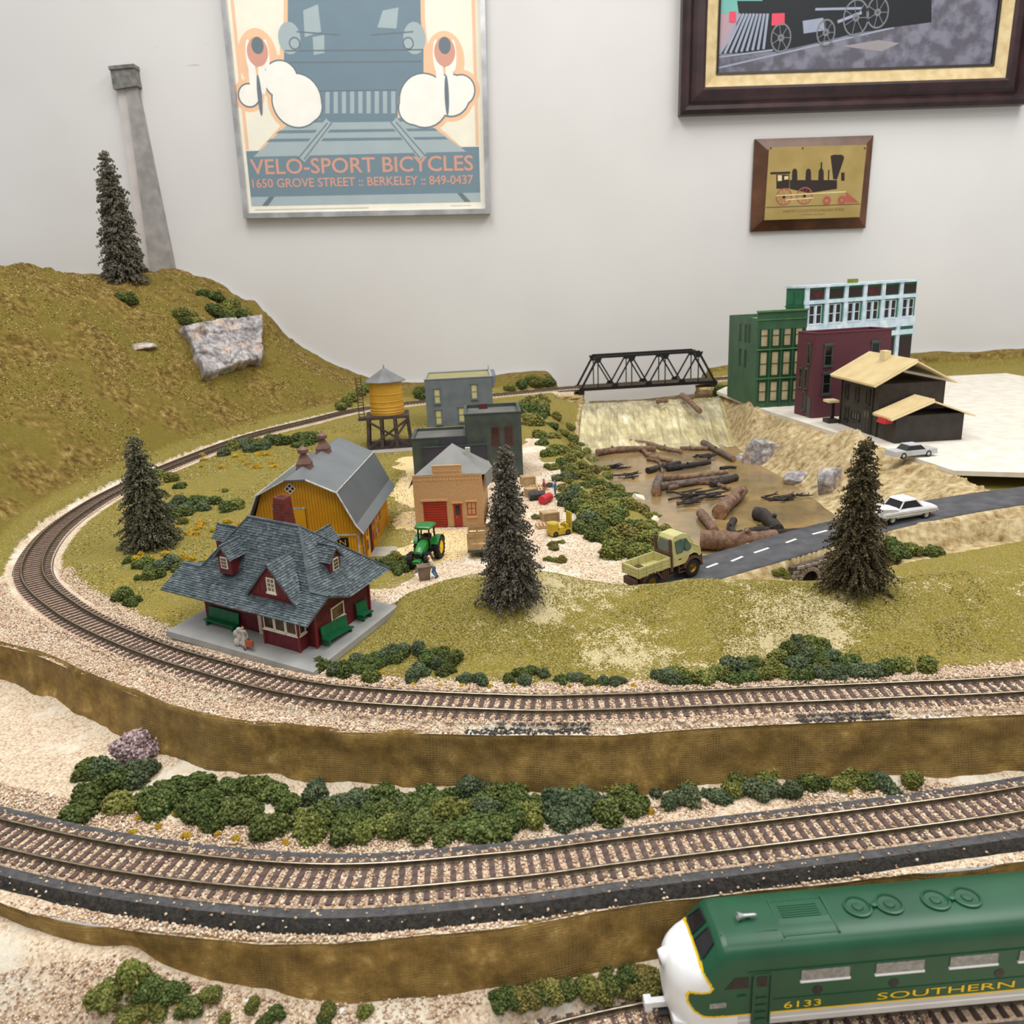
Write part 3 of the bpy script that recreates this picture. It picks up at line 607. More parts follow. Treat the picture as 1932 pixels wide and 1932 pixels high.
# grey metal raceway on the wall, with its capped junction box
def raceway():
    M_RW = pmat('grey_painted_metal', C3(168, 164, 162), C3(142, 138, 136), 40, 0.55, 0.2, 300); M_RC = pmat('dull_zinc', C3(150, 148, 144), C3(112, 110, 106), 90, 0.45, metal=0.6)
    tl, bl = GY(244, 168, YW), GY(292, 530, YW); tr, br_ = GY(263, 165, YW), GY(338, 532, YW)
    t = thing('wire_raceway', 'tall grey metal raceway leaning on the wall behind the hill', 'raceway', (bl[0], YW, 40))
    o = lambda p: (p[0] - bl[0], p[2] - 40)
    a, b_, c, d = o(tl), o(tr), o(br_), o(bl); dx = (d[0] - a[0]) / (a[1] - d[1])
    fr = frame((0, 0, 0), (1, 0, 0), (0, -1, 0)); z0 = 0
    low = lambda p, q: (q[0] + (q[0] - p[0]) / (p[1] - q[1]) * (q[1] - z0), z0)
    MB().fprism(fr, [low(a, d), low(b_, c), b_, a], 0.4, 16).build('channel', M_RW, t)
    MB().fprism(fr, [(low(a, d)[0] - 16, 0), (low(a, d)[0] - 1, 0), (a[0] - 1, a[1]), (a[0] - 18, a[1])], 0.4, 11).build('back_strip', pmat('white_strip', C3(206, 200, 196), None, 30, 0.6), t)
    k = MB().fprism(fr, [(a[0] - 20, a[1] - 4), (b_[0] + 5, b_[1] - 2), (b_[0] + 4, b_[1] + 30), (a[0] - 20, a[1] + 30)], 0.4, 22).build('junction_box', M_RC, t)
    MB().fprism(fr, [(a[0] - 21, a[1] + 27), (b_[0] + 6, b_[1] + 27), (b_[0] + 6, b_[1] + 33), (a[0] - 21, a[1] + 33)], 0.4, 25).build('lid', M_RC, k)
raceway()

# ------------------------------------------------------------------ flat print helpers (wall coordinates taken at the print's own plane)
def text_polys(s, height, width=None, align='LEFT', bold=0.0):
    cu = bpy.data.curves.new('lettering', 'FONT'); cu.body = s; cu.size = 1; cu.fill_mode = 'FRONT'; cu.resolution_u = 3; cu.offset = bold
    o = bpy.data.objects.new('lettering', cu); COL.objects.link(o); bpy.context.view_layer.update()
    me = bpy.data.meshes.new_from_object(o.evaluated_get(bpy.context.evaluated_depsgraph_get())); v = np.array([x.co[:2] for x in me.vertices]); f = [tuple(p.vertices) for p in me.polygons]
    bpy.data.objects.remove(o); bpy.data.curves.remove(cu); bpy.data.meshes.remove(me)
    v -= v.min(0); ext = v.max(0); k = height / ext[1]; v = v * [(width / ext[0]) if width else k, k]
    if align == 'CENTER': v[:, 0] -= v[:, 0].max() / 2
    return v, f
def put_text(mb, fr, s, a, b, height, width=None, c=0.1, align='LEFT', mi=0, bold=0.0):
    v, f = text_polys(s, height, width, align, bold); mb.add([fr(a + p[0], b + p[1], c) for p in v], f, mi); return mb
def ellipse(cx, cy, rx, ry, n=28): return [(cx + rx * math.cos(2 * PI * k / n), cy + ry * math.sin(2 * PI * k / n)) for k in range(n)]
def flat(mb, fr, poly, c, mi=0): mb.add([fr(a, b, c) for a, b in poly], [tuple(range(len(poly)))], mi); return mb
def ring(mb, fr, cx, cy, r0, r1, c, n=26, mi=0, sx=1.0):
    vs = [fr(cx + sx * r * math.cos(2 * PI * k / n), cy + r * math.sin(2 * PI * k / n), c) for r in (r0, r1) for k in range(n)]
    mb.add(vs, [(k, (k + 1) % n, n + (k + 1) % n, n + k) for k in range(n)], mi); return mb
def line(mb, fr, p, q, w, c, mi=0):
    p = Vector((p[0], p[1])); q = Vector((q[0], q[1])); d = (q - p).normalized() * (w / 2); n = Vector((-d.y, d.x))
    return flat(mb, fr, [tuple(p + n), tuple(p - n), tuple(q - n), tuple(q + n)], c, mi)
def ink(name, c, rough=0.45, c2=None): return pmat(name, c, c2 or tuple(x * 0.94 for x in c[:3]) + (1,), 40, rough, spec=0.4)

# ------------------------------------------------------------------ framed railway poster
def poster():
    bl, br_ = GY(460, 412, YW - 16), GY(925, 403, YW - 16); wd = br_ - bl; Wd = float(np.hypot(wd[0], wd[2])); Hh = 640.0; th = math.atan2(wd[2], wd[0])
    t = thing('framed_poster', 'large silver framed poster of a blue steam engine in white smoke', 'poster', (bl[0], YW, bl[2]))
    u = (math.cos(th), 0, math.sin(th)); v = (-math.sin(th), 0, math.cos(th)); fr = frame((0, 0, 0), u, (0, -1, 0), v)
    def X(x, y):                              # photograph point on the sheet
        p = GY(x, y, YW - 8) - np.array([bl[0], 0, bl[2]]); return (p[0] * u[0] + p[2] * u[2], p[0] * v[0] + p[2] * v[2])
    XP = lambda l: [X(*q) for q in l]
    M_SIL = pmat('brushed_silver', C3(214, 214, 216), C3(180, 180, 182), 30, 0.28, metal=0.85)
    for a0, a1, b0, b1 in ((0, 9, 0, Hh), (Wd - 9, Wd, 0, Hh), (9, Wd - 9, 0, 9), (9, Wd - 9, Hh - 9, Hh)):
        MB().fbox(fr, a0, a1, b0, b1, 0.5, 17).build('frame_bar', M_SIL, t)
    MB().fbox(fr, 9, Wd - 9, 9, Hh - 9, 0.6, 8).build('sheet', ink('cream_paper', C3(246, 242, 224)), t)
    BLUE = ink('ink_blue', C3(80, 118, 138)); GREY = ink('ink_pale_blue', C3(158, 178, 184)); OR = ink('ink_peach', C3(246, 196, 150)); CORAL = ink('ink_coral', C3(214, 148, 122)); WH = ink('ink_white', C3(250, 248, 240)); DK = ink('ink_slate', C3(66, 92, 108))
    o = MB()                                   # peach border line
    L0, R0 = X(452, 296)[0], X(902, 290)[0]; LB = X(460, 298)[1]
    lx = X(428, 60)[0]
    o.fbox(fr, 15, 21, 120, Hh - 20, 8.05, 8.12); o.fbox(fr, Wd - 24, Wd - 18, 120, Hh - 20, 8.05, 8.12); o.fbox(fr, 15, Wd - 18, Hh - 26, Hh - 20, 8.05, 8.12)
    flat(o, fr, XP([(536, -60), (800, -60), (802, 40), (808, 92), (806, 142), (786, 158), (760, 232), (812, 226), (886, 290), (472, 300), (536, 230), (590, 232), (560, 168), (528, 142), (528, 92), (535, 40)]), 8.06)
    for k, (x, y, r) in enumerate(((560, 190, 54), (530, 150, 40), (470, 180, 28), (800, 190, 54), (850, 180, 44), (870, 170, 34), (486, 110, 36), (839, 115, 36))): flat(o, fr, ellipse(*X(x, y), r, r * (1.35 if k > 5 else 1)), 8.08 + 0.002 * k)
    o.build('border', OR, t)
    b = MB(); b.fbox(fr, 15, Wd - 18, 34, 118, 8.12, 8.25)
    flat(b, fr, XP([(543, -60), (792, -60), (794, 40), (799, 92), (799, 138), (780, 150), (772, 172), (752, 182), (750, 222), (676, 230), (598, 224), (595, 184), (566, 170), (552, 150), (536, 138), (536, 92), (543, 40)]), 8.3)
    flat(b, fr, XP([(548, 226), (800, 222), (808, 232), (542, 237)]), 8.2)
    for y in (246, 262): flat(b, fr, XP([(548 - (y - 228) * 1.1, y), (800 + (y - 228) * 1.15, y - 4), (806 + (y - 228) * 1.15, y + 1), (540 - (y - 228) * 1.1, y + 6)]), 8.34)
    b.build('blue_ink', BLUE, t)
    g = MB(); g.fbox(fr, 15, Wd - 18, 22, 38, 8.3, 8.36)
    flat(g, fr, XP([(546, 232), (802, 229), (880, 286), (478, 296)]), 8.27)
    for poly in ([(572, 20), (600, 8), (606, 60), (575, 70)], [(722, 20), (752, 14), (748, 54), (712, 52)], [(590, 70), (612, 66), (612, 100), (592, 104)]): flat(g, fr, XP(poly), 8.4)
    for x in (546, 782): flat(g, fr, ellipse(*X(x, 72), 20, 26), 8.42)
    for k in range(9): a = 614 + k * 15.5; flat(g, fr, XP([(a, 172), (a + 8, 172), (a + 8, 214), (a, 214)]), 8.4)
    for a, q in (((622, 230), (568, 300)), ((742, 228), (798, 296))): line(g, fr, X(*a), X(*q), 17, 8.45)
    g.build('pale_ink', GREY, t)
    d = MB()
    for pts in ([(538, 96), (798, 94)], [(540, 118), (796, 116)], [(560, 60), (640, 66)], [(700, 66), (780, 60)], [(604, 172), (748, 170)]): line(d, fr, X(*pts[0]), X(*pts[1]), 2.5, 8.46)
    for x in (556, 770): ring(d, fr, *X(x, 82), 8, 10.5, 8.46)
    for (a, q) in (((618, 232), (562, 300)), ((747, 230), (804, 296)), ((626, 232), (574, 301)), ((737, 230), (792, 298))): line(d, fr, X(*a), X(*q), 2, 8.52)
    for cx, pts in ((490, ((560, 190, 44), (530, 150, 30), (580, 200, 26), (470, 180, 18))), (840, ((800, 190, 44), (850, 180, 34), (780, 205, 26), (870, 170, 24)))):
        for k, (x, y, r) in enumerate(pts): flat(d, fr, ellipse(*X(x, y), r + 2.5, r + 2.5), 8.5 + k * 0.012)
    for x in (486, 839):                       # riders, reduced to plain shapes
        flat(d, fr, ellipse(*X(x, 86), 11, 14), 8.69); flat(d, fr, ellipse(*X(x + 4, 180), 4, 34), 8.7)
    for q in ([(34, 22), (46, 22), (60, 38), (50, 38)], [(Wd - 36, 22), (Wd - 48, 22), (Wd - 62, 38), (Wd - 52, 38)]): flat(d, fr, q, 8.5)
    d.build('slate_ink', DK, t)
    p = MB()
    for pts in (((560, 190, 44), (530, 150, 30), (580, 200, 26), (470, 180, 18)), ((800, 190, 44), (850, 180, 34), (780, 205, 26), (870, 170, 24))):
        for k, (x, y, r) in enumerate(pts): flat(p, fr, ellipse(*X(x, y), r, r), 8.56 + k * 0.012)
    for x in (486, 839):
        for s in (-1, 1): flat(p, fr, ellipse(*X(x + s * 16, 105), 6, 26), 8.62 + 0.004 * s); flat(p, fr, ellipse(*X(x + s * 9, 145), 7, 30), 8.634 + 0.004 * s)
    p.build('white_ink', WH, t)
    c = MB()
    for x in (486, 839): flat(c, fr, ellipse(*X(x, 98), 19, 24), 8.64)
    put_text(c, fr, 'VELO-SPORT BICYCLES', X(474, 330)[0], X(474, 330)[1], 27, X(893, 320)[0] - X(474, 330)[0], 8.6, bold=0.012)
    put_text(c, fr, '1650 GROVE STREET :: BERKELEY :: 849-0437', X(477, 355)[0], X(477, 355)[1], 16, X(893, 345)[0] - X(477, 355)[0], 8.6, bold=0.012)
    c.build('lettering', CORAL, t)
    k = MB(); k.fbox(fr, 20, 236, 14, 16, 8.1, 8.15); k.fbox(fr, Wd - 75, Wd - 36, 15, 16.5, 8.1, 8.15); k.build('small_print', ink('ink_faint', C3(196, 192, 176)), t)
    gm, nt, bb = nmat('picture_glass'); bb.inputs['Roughness'].default_value = 0.03; bb.inputs['Alpha'].default_value = 0.06; bb.inputs['Base Color'].default_value = (1, 1, 1, 1)
    MB().fbox(fr, 9, Wd - 9, 9, Hh - 9, 11, 12.5).build('glass', gm, t)
poster()

# ------------------------------------------------------------------ dark framed engine picture
def picture():
    c0 = GY(1284, 216, YW - 24); t = thing('framed_picture', 'dark brown moulded frame with a picture of a black steam engine', 'picture', (c0[0], YW, c0[2]))
    e = GY(1691, 203, YW - 24); th = math.atan2(e[2] - c0[2], e[0] - c0[0]); u = (math.cos(th), 0, math.sin(th)); v = (-math.sin(th), 0, math.cos(th)); fr = frame((0, 0, 0), u, (0, -1, 0), v)
    def X(x, y):
        p = GY(x, y, YW - 12) - np.array([c0[0], 0, c0[2]]); return (p[0] * u[0] + p[2] * u[2], p[0] * v[0] + p[2] * v[2])
    XP = lambda l: [X(*q) for q in l]
    Wd, Hh = 640.0, 520.0; M1 = pmat('dark_walnut_frame', C3(58, 34, 36), C3(36, 20, 24), 30, 0.32, 0.2, 120, spec=0.5); M2 = pmat('cream_liner', C3(216, 196, 152), C3(196, 172, 124), 60, 0.7); M3 = pmat('black_lip', C3(34, 28, 24), None, 60, 0.5)
    prof = [(0, 0.5), (0, 20), (7, 25), (14, 24), (20, 15), (28, 19), (40, 22), (45, 18), (45, 0.5)]; lin_ = [(45, 0.5), (45, 17), (66, 11), (66, 0.5)]; lip = [(66, 0.5), (66, 13), (70, 12), (70, 0.5)]
    def side(prof, a, b, du, dv, name, m, L):     # mitred length of moulding
        mb = MB(); vs = []
        for s in (0, 1):
            for w_, h_ in prof:
                q = (w_ if s == 0 else L - w_); vs.append(fr(a + du[0] * q + dv[0] * w_, b + du[1] * q + dv[1] * w_, h_))
        n = len(prof); mb.add(vs, [(k, (k + 1) % n, n + (k + 1) % n, n + k) for k in range(n)]); mb.build(name, m, t)
    for prof_, nm, m in ((prof, 'frame_moulding', M1), (lin_, 'liner', M2), (lip, 'inner_lip', M3)):
        side(prof_, 0, 0, (1, 0), (0, 1), nm, m, Wd); side(prof_, 0, Hh, (1, 0), (0, -1), nm, m, Wd); side(prof_, 0, 0, (0, 1), (1, 0), nm, m, Hh); side(prof_, Wd, 0, (0, 1), (-1, 0), nm, m, Hh)
    MB().fbox(fr, 69, Wd - 69, 69, Hh - 69, 0.6, 7).build('picture_sheet', pmat('cinder_ground', C3(122, 122, 136), C3(88, 86, 98), 45, 0.6, lo=0.4, hi=0.6), t)
    X0 = X(1352, 60)[0]; R1 = Wd - 69; T1 = Hh - 69
    b = MB(); flat(b, fr, [(70, X(1352, 100)[1]), X(1420, 92), X(1480, 60), X(1480, -80), (70, X(1352, -80)[1])], 7.1); b.build('pale_field', ink('ink_pinkish', C3(176, 150, 160)), t)
    b = MB(); flat(b, fr, XP([(1354, 24), (1480, 18), (1480, -6), (1354, -6)]), 7.2); b.build('pond_patch', ink('ink_teal', C3(112, 178, 170)), t)
    b = MB(); flat(b, fr, XP([(1392, 0), (1395, 22), (1388, 60), (1362, 100), (1440, 96), (1462, 96), (1530, 82), (1620, 60), (1700, 48), (1760, 40), (1760, -90), (1440, -90), (1440, 0)]), 7.3); b.build('engine_mass', ink('ink_black', C3(26, 30, 36)), t)
    b = MB()
    for k in range(9): line(b, fr, X(1398 + k * 6.5, 24), X(1358 + k * 10.5, 101 - k * 1.2), 4.6, 7.5)
    line(b, fr, X(1356, 107), X(1460, 93), 3, 7.5); line(b, fr, X(1582, 40), X(1628, 22), 5, 7.6); line(b, fr, X(1540, 16), X(1628, 14), 4, 7.6); line(b, fr, X(1352, 128), X(1690, 50), 3, 7.2)
    flat(b, fr, XP([(1516, 38), (1555, 32), (1558, 56), (1518, 62)]), 7.55); b.build('steel_ink', ink('ink_steel', C3(150, 158, 178)), t)
    b = MB()
    for l in ([(1378, 20), (1390, 20), (1390, 42), (1377, 40)], [(1458, 24), (1482, 23), (1482, 46), (1457, 47)]): flat(b, fr, XP(l), 7.6)
    b.build('red_block', ink('ink_red', C3(220, 74, 96)), t)
    b = MB()
    for x, y, r in ((1475, 70, 24), (1617, 32, 30), (1658, 22, 26), (1560, 60, 22)):
        ring(b, fr, *X(x, y), r - 3, r, 7.65, sx=0.78); ring(b, fr, *X(x, y), 3, 6, 7.65)
        for k in range(7): a = 2 * PI * k / 7; c = X(x, y); line(b, fr, c, (c[0] + 0.78 * (r - 3) * math.cos(a), c[1] + (r - 3) * math.sin(a)), 1.3, 7.62)
    tag(b.build('wheel_ink', ink('ink_grey', C3(118, 122, 128)), t), kind='stuff')
    b = MB(); flat(b, fr, XP([(1590, 86), (1660, 74), (1700, 80), (1665, 96)]), 7.2); b.build('pale_slab', ink('ink_pale', C3(150, 144, 148)), t)
picture()

# ------------------------------------------------------------------ small brass-faced plaque
def plaque():
    q = {k: GY(x, y, YW - 10) for k, (x, y) in dict(bl=(1417, 437), br=(1634, 430), tl=(1424, 262), tr=(1647, 253)).items()}
    o = q['bl']; t = thing('wall_plaque', 'small wooden plaque with a brass plate showing an old locomotive', 'plaque', (o[0], YW, o[2]))
    e = q['br'] - o; th = math.atan2(e[2], e[0]); u = (math.cos(th), 0, math.sin(th)); v = (-math.sin(th), 0, math.cos(th)); fr = frame((0, 0, 0), u, (0, -1, 0), v)
    Wd = float(np.hypot(e[0], e[2])); Hh = float(np.linalg.norm(q['tl'] - o)); Mw = pmat('walnut', C3(104, 66, 40), C3(70, 42, 26), 22, 0.4, 0.2, 200, spec=0.4)
    b = MB(); i = 24
    lo = [(0, 0), (Wd, 0), (Wd, Hh), (0, Hh)]; hi = [(i, i), (Wd - i, i), (Wd - i, Hh - i), (i, Hh - i)]
    vs = [fr(a, c, 0.5) for a, c in lo] + [fr(a, c, 7) for a, c in lo] + [fr(a, c, 20) for a, c in hi]
    b.add(vs, [(3, 2, 1, 0)] + [(k, (k + 1) % 4, 4 + (k + 1) % 4, 4 + k) for k in range(4)] + [(4 + k, 4 + (k + 1) % 4, 8 + (k + 1) % 4, 8 + k) for k in range(4)] + [(8, 9, 10, 11)]); b.build('board', Mw, t)
    def X(x, y):
        p = GY(x, y, YW - 22) - np.array([o[0], 0, o[2]]); return (p[0] * u[0] + p[2] * u[2], p[0] * v[0] + p[2] * v[2])
    def XC(a, b_): return X(1410 + a / 7.728, 240 + b_ / 7.728)
    B = pmat('old_brass', C3(196, 172, 112), C3(178, 152, 92), 18, 0.32, metal=0.55)
    pl = MB().fprism(fr, [XC(250, 1355), XC(1640, 1310), XC(1745, 255), XC(320, 290)], 20.05, 21.2).build('brass_plate', B, t)
    for a in (345, 810, 1715): MB().fprism(fr, ellipse(*XC(a, 305), 1.6, 1.6, 10), 21.2, 22).build('pin', pmat('pin_dark', C3(70, 54, 30), None, 50, 0.4), pl)
    d = MB(); c = 21.35
    poly = lambda l: flat(d, fr, [XC(*k) for k in l], c)
    poly([(1215, 420), (1260, 400), (1380, 400), (1415, 430), (1405, 480), (1310, 760), (1255, 760), (1225, 500)])      # stack
    for x in (690, 890, 1075): poly([(x - 40, 770), (x - 34, 640), (x - 15, 605), (x + 22, 605), (x + 40, 640), (x + 42, 770)])
    poly([(620, 770), (1310, 770), (1310, 900), (900, 960), (620, 900)]); poly([(335, 655), (630, 645), (625, 680), (340, 688)]); poly([(425, 690), (615, 690), (615, 890), (425, 900)])
    line(d, fr, XC(1083, 510), XC(1080, 610), 3, c); line(d, fr, XC(1190, 620), XC(1185, 770), 2.5, c); line(d, fr, XC(270, 1172), XC(1650, 1118), 1.2, c); poly([(1370, 660), (1420, 660), (1420, 780), (1370, 780)])
    d.build('engraving', pmat('engraved_black', C3(46, 34, 28), None, 60, 0.5), pl)
    r = MB()
    for x, y, rd in ((535, 1015, 15.5), (835, 1000, 15.5)):
        ring(r, fr, *XC(x, y), rd - 2.2, rd, c + 0.1); ring(r, fr, *XC(x, y), 0.5, 3, c + 0.1)
        for k in range(10): a = 2 * PI * k / 10; p = XC(x, y); line(r, fr, p, (p[0] + (rd - 2) * math.cos(a), p[1] + (rd - 2) * math.sin(a)), 0.8, c + 0.1)
    for x, y in ((1160, 1070), (1380, 1062)): ring(r, fr, *XC(x, y), 2.5, 8, c + 0.1)
    flat(r, fr, [XC(1435, 940), XC(1630, 1095), XC(1440, 1100)], c + 0.05); r.build('wheel_enamel', pmat('faded_red_enamel', C3(170, 90, 76), None, 60, 0.5), pl)
    g = MB(); line(g, fr, XC(420, 1000), XC(1440, 940), 2, c + 0.15); line(g, fr, XC(560, 1060), XC(960, 1030), 2, c + 0.15); flat(g, fr, [XC(445, 700), XC(505, 700), XC(505, 780), XC(445, 785)], c + 0.1); flat(g, fr, [XC(540, 715), XC(600, 710), XC(600, 760), XC(540, 765)], c + 0.1)
    g.build('pale_enamel', pmat('pale_enamel', C3(226, 206, 156), None, 60, 0.5), pl)
    tx = MB(); a = XC(520, 1248); put_text(tx, fr, 'DANFORTH LOCOMOTIVE & MACHINE WORKS', a[0], a[1], 5, XC(1410, 1240)[0] - a[0], c); a = XC(790, 1290); put_text(tx, fr, 'PATERSON, NEW JERSEY', a[0], a[1], 2.6, XC(1130, 1285)[0] - a[0], c)
    tx.build('lettering', pmat('engraved_brown', C3(110, 84, 46), None, 60, 0.5), pl)
plaque()
# ------------------------------------------------------------------ town slab, road, river
M_SLAB = pmat('pale_board', C3(222, 216, 206), C3(206, 198, 184), 60, 0.8, 0.2, 500)
def town_slab():
    P = [tuple(p) for p in SLAB] + [(560, 720), (900, 780), (900, 1430), (395, 1430)]
    fr = frame((0, 0, 0), (1, 0, 0), (0, 0, 1), (0, 1, 0)); MB().fprism(fr, P, 43.2, 48).build('town_slab', M_SLAB)
    tag(bpy.data.objects['town_slab'], 'pale flat street board under the town buildings at right', 'street', kind='structure')
town_slab()
M_ASPH = pmat('grey_asphalt', C3(84, 84, 88), C3(66, 66, 70), 90, 0.75, 0.35, 900)
M_PAINT = pmat('white_road_paint', C3(244, 242, 238), None, 200, 0.6)
def road():
    D = dens(ROAD, 4.0); t = thing('model_road', 'dark grey two-lane road climbing past the pond to the right', 'road')
    prof = [(-22.2, -1.6), (-22, 0), (-10, 0.25), (0, 0.35), (10, 0.25), (22, 0), (22.2, -1.6)]
    link('asphalt', np_mesh('asphalt', sweep(D, prof), grid_faces(len(prof), len(D)), M_ASPH, smooth=False), t)
    for x, y, x2, y2 in ((1333, 1071, 1354, 1063), (1380, 1059, 1401, 1050), (1423, 1043, 1450, 1034), (1483, 1024, 1502, 1017), (1533, 1008, 1560, 1001), (1600, 988, 1625, 981)):
        def onroad(px, py):
            z = 36.0
            for _ in range(25):
                p = G(px, py, z); z = float(distpoly(p[:1], p[1:2], D)[2][0]) + 0.4
            return p
        a, b = onroad(x, y), onroad(x2, y2); MB().bar(tuple(a), tuple(b), 2.2, 0.3).build('lane_dash', M_PAINT, t)
road()
# stone arch culvert under the road, seen beyond the mound
def culvert():
    D = dens(ROAD, 2.0); i = int(np.argmin(abs(D[:, 0] - 212))); p = D[i]; d = D[i + 3, :2] - D[i - 3, :2]; d /= np.linalg.norm(d); n = np.array([d[1], -d[0]])
    O = p[:2] + n * 29.6
    t = thing('stone_culvert', 'small grey stone arch bridge wall under the road', 'bridge', (O[0], O[1], 5))
    fr = frame((0, 0, 0), (d[0], d[1], 0), (n[0], n[1], 0)); slope = 0.075
    top = lambda a: p[2] - 5 - 5.0 + a * slope
    cx, cz, r = 3, 13.5, 8.0
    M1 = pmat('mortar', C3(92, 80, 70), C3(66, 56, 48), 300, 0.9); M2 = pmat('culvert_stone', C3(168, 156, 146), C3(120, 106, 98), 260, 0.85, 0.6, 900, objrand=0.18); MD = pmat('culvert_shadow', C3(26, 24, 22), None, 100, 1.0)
    arc = [(cx + r * math.cos(a), cz + r * math.sin(a)) for a in np.linspace(PI, 0, 17)]
    MB().fprism(fr, [(-14, -8), (-14, top(-14)), (30, top(30)), (66, top(66)), (66, -8), (cx + r, -8)] + arc[::-1] + [(cx - r, -8)], -4, 0).build('backing', M1, t)
    tb = MB(); n_ = 17
    vs = [fr(a, b, c) for c in (-0.1, -3.6) for a, b in [(cx + r * math.cos(x), cz + r * math.sin(x)) for x in np.linspace(PI, 0, n_)]]
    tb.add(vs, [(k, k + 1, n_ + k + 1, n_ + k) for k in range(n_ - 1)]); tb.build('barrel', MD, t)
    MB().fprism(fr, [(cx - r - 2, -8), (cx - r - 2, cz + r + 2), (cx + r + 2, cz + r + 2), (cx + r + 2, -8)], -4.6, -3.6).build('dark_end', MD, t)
    for k in range(13):                        # arch ring stones
        a0, a1 = PI - k * PI / 13 - 0.02, PI - (k + 1) * PI / 13 + 0.02
        MB().fprism(fr, [(cx + r * math.cos(a0), cz + r * math.sin(a0)), (cx + (r + 3.2) * math.cos(a0), cz + (r + 3.2) * math.sin(a0)), (cx + (r + 3.2) * math.cos(a1), cz + (r + 3.2) * math.sin(a1)), (cx + r * math.cos(a1), cz + r * math.sin(a1))], 0, 1.5).build('arch_stone', M2, t)
    z = -8.0; row = 0
    while z < 40:
        h = 2.7 + 0.5 * random.random(); a = -13.5 - 3 * (row % 2) * random.random()
        while a < 65:
            wd = random.uniform(4.2, 7.8); c0, c1 = a + 0.3, a + wd - 0.3; zz = z + (a + 14) * slope * 0.6
            ok = zz + h < top(a + wd) + 0.6 and (math.hypot((c0 + c1) / 2 - cx, max(0, zz + h / 2 - cz)) > r + 4.2 or False)
            if ok: MB().fprism(fr, [(c0, zz + random.uniform(0, .4)), (c1, zz + random.uniform(0, .4)), (c1 - .2, zz + h - random.uniform(.3, .7)), (c0 + .2, zz + h - random.uniform(.3, .7))], 0, random.uniform(0.7, 1.6)).build('stone', M2, t)
            a += wd
        z += h; row += 1
culvert()

# pond: resin water over a muddy bed
def water_mat(name, c1, c2, rough):
    m, nt, b = nmat(name); L = nt.links.new; tc = N(nt, 'ShaderNodeTexCoord').outputs['Object']
    n1 = noise(nt, tc, 14, 4, 0.6); L(ramp(nt, n1, [(0.3, c1), (0.5, c2), (0.7, C3(172, 142, 90))]), b.inputs['Base Color'])
    b.inputs['Roughness'].default_value = rough; b.inputs['Coat Weight'].default_value = 0.35; b.inputs['Coat Roughness'].default_value = 0.05
    bp = N(nt, 'ShaderNodeBump', i_Strength=0.25, i_Distance=0.0008); L(noise(nt, tc, 60, 3), bp.inputs['Height']); L(bp.outputs[0], b.inputs['Normal']); return m
def pond():
    Ys = np.linspace(560, YB + 30, 90); n = 50; X = np.stack([np.linspace(XL(y) - 14, XR(y) + 20, n) for y in Ys]); Y = Ys[:, None] + 0 * X; Z = ZP + 0.35 * fbm(X, Y, 24, 3, 121)
    me = np_mesh('pond_water', np.stack([X, Y, Z], -1).reshape(-1, 3), grid_faces(90, n), water_mat('muddy_resin_water', C3(104, 92, 66), C3(138, 116, 78), 0.25), smooth=True)
    tag(link('pond_water', me), 'shallow brown pond full of driftwood below the waterfall', 'water', kind='structure')
pond()
def waterfall():
    m, nt, b = nmat('yellowed_resin'); L = nt.links.new; tc = N(nt, 'ShaderNodeTexCoord').outputs['Object']; mp = N(nt, 'ShaderNodeMapping'); mp.inputs['Scale'].default_value = (1, 0.13, 0.13); L(tc, mp.inputs['Vector'])
    n1 = noise(nt, mp.outputs[0], 130, 4, 0.65); n2 = noise(nt, tc, 30, 3)
    L(mixc(nt, ramp(nt, n2, [(0.4, (0, 0, 0, 1)), (0.65, (1, 1, 1, 1))]), ramp(nt, n1, [(0.3, C3(166, 150, 96)), (0.5, C3(206, 192, 136)), (0.68, C3(244, 238, 204))]), ramp(nt, n1, [(0.3, C3(140, 126, 86)), (0.7, C3(194, 180, 130))])), b.inputs['Base Color'])
    b.inputs['Roughness'].default_value = 0.16; b.inputs['Coat Weight'].default_value = 0.8; b.inputs['Coat Roughness'].default_value = 0.04; b.inputs['Subsurface Weight'].default_value = 0.0
    bp = N(nt, 'ShaderNodeBump', i_Strength=1.0, i_Distance=0.004); L(n1, bp.inputs['Height']); L(bp.outputs[0], b.inputs['Normal'])
    nr, nc = 90, 160; t = np.linspace(0, 1, nr)[:, None]; u = np.linspace(0, 1, nc)[None, :]
    sag = 26 * np.sin(u * PI) ** 0.6
    Y = (YL + 4) + (YB + 8 - sag - YL) * t; xl = XL(Y) - 6; xr = XR(Y) + 10; X = xl + (xr - xl) * u
    prof = ZLIP + 1.5 + (ZP + 0.2 - ZLIP - 1.5) * (sstep(0.0, 1.0, t ** 1.25))
    strand = fbm(u * 60 + 0 * t, t * 1.6 + 0 * u, 2.2, 4, 131)
    Z = prof + strand * 7.0 * np.sin(np.clip(t, 0, 1) * PI) ** 0.5 + 2.5 * fbm(X, Y, 40, 3, 133) * np.sin(t * PI)
    me = np_mesh('waterfall', np.stack([X, Y, Z], -1).reshape(-1, 3), grid_faces(nr, nc), m, smooth=True)
    tag(link('waterfall', me), 'glossy yellowish waterfall sheet pouring down beneath the black truss bridge', 'waterfall', kind='structure')
waterfall()
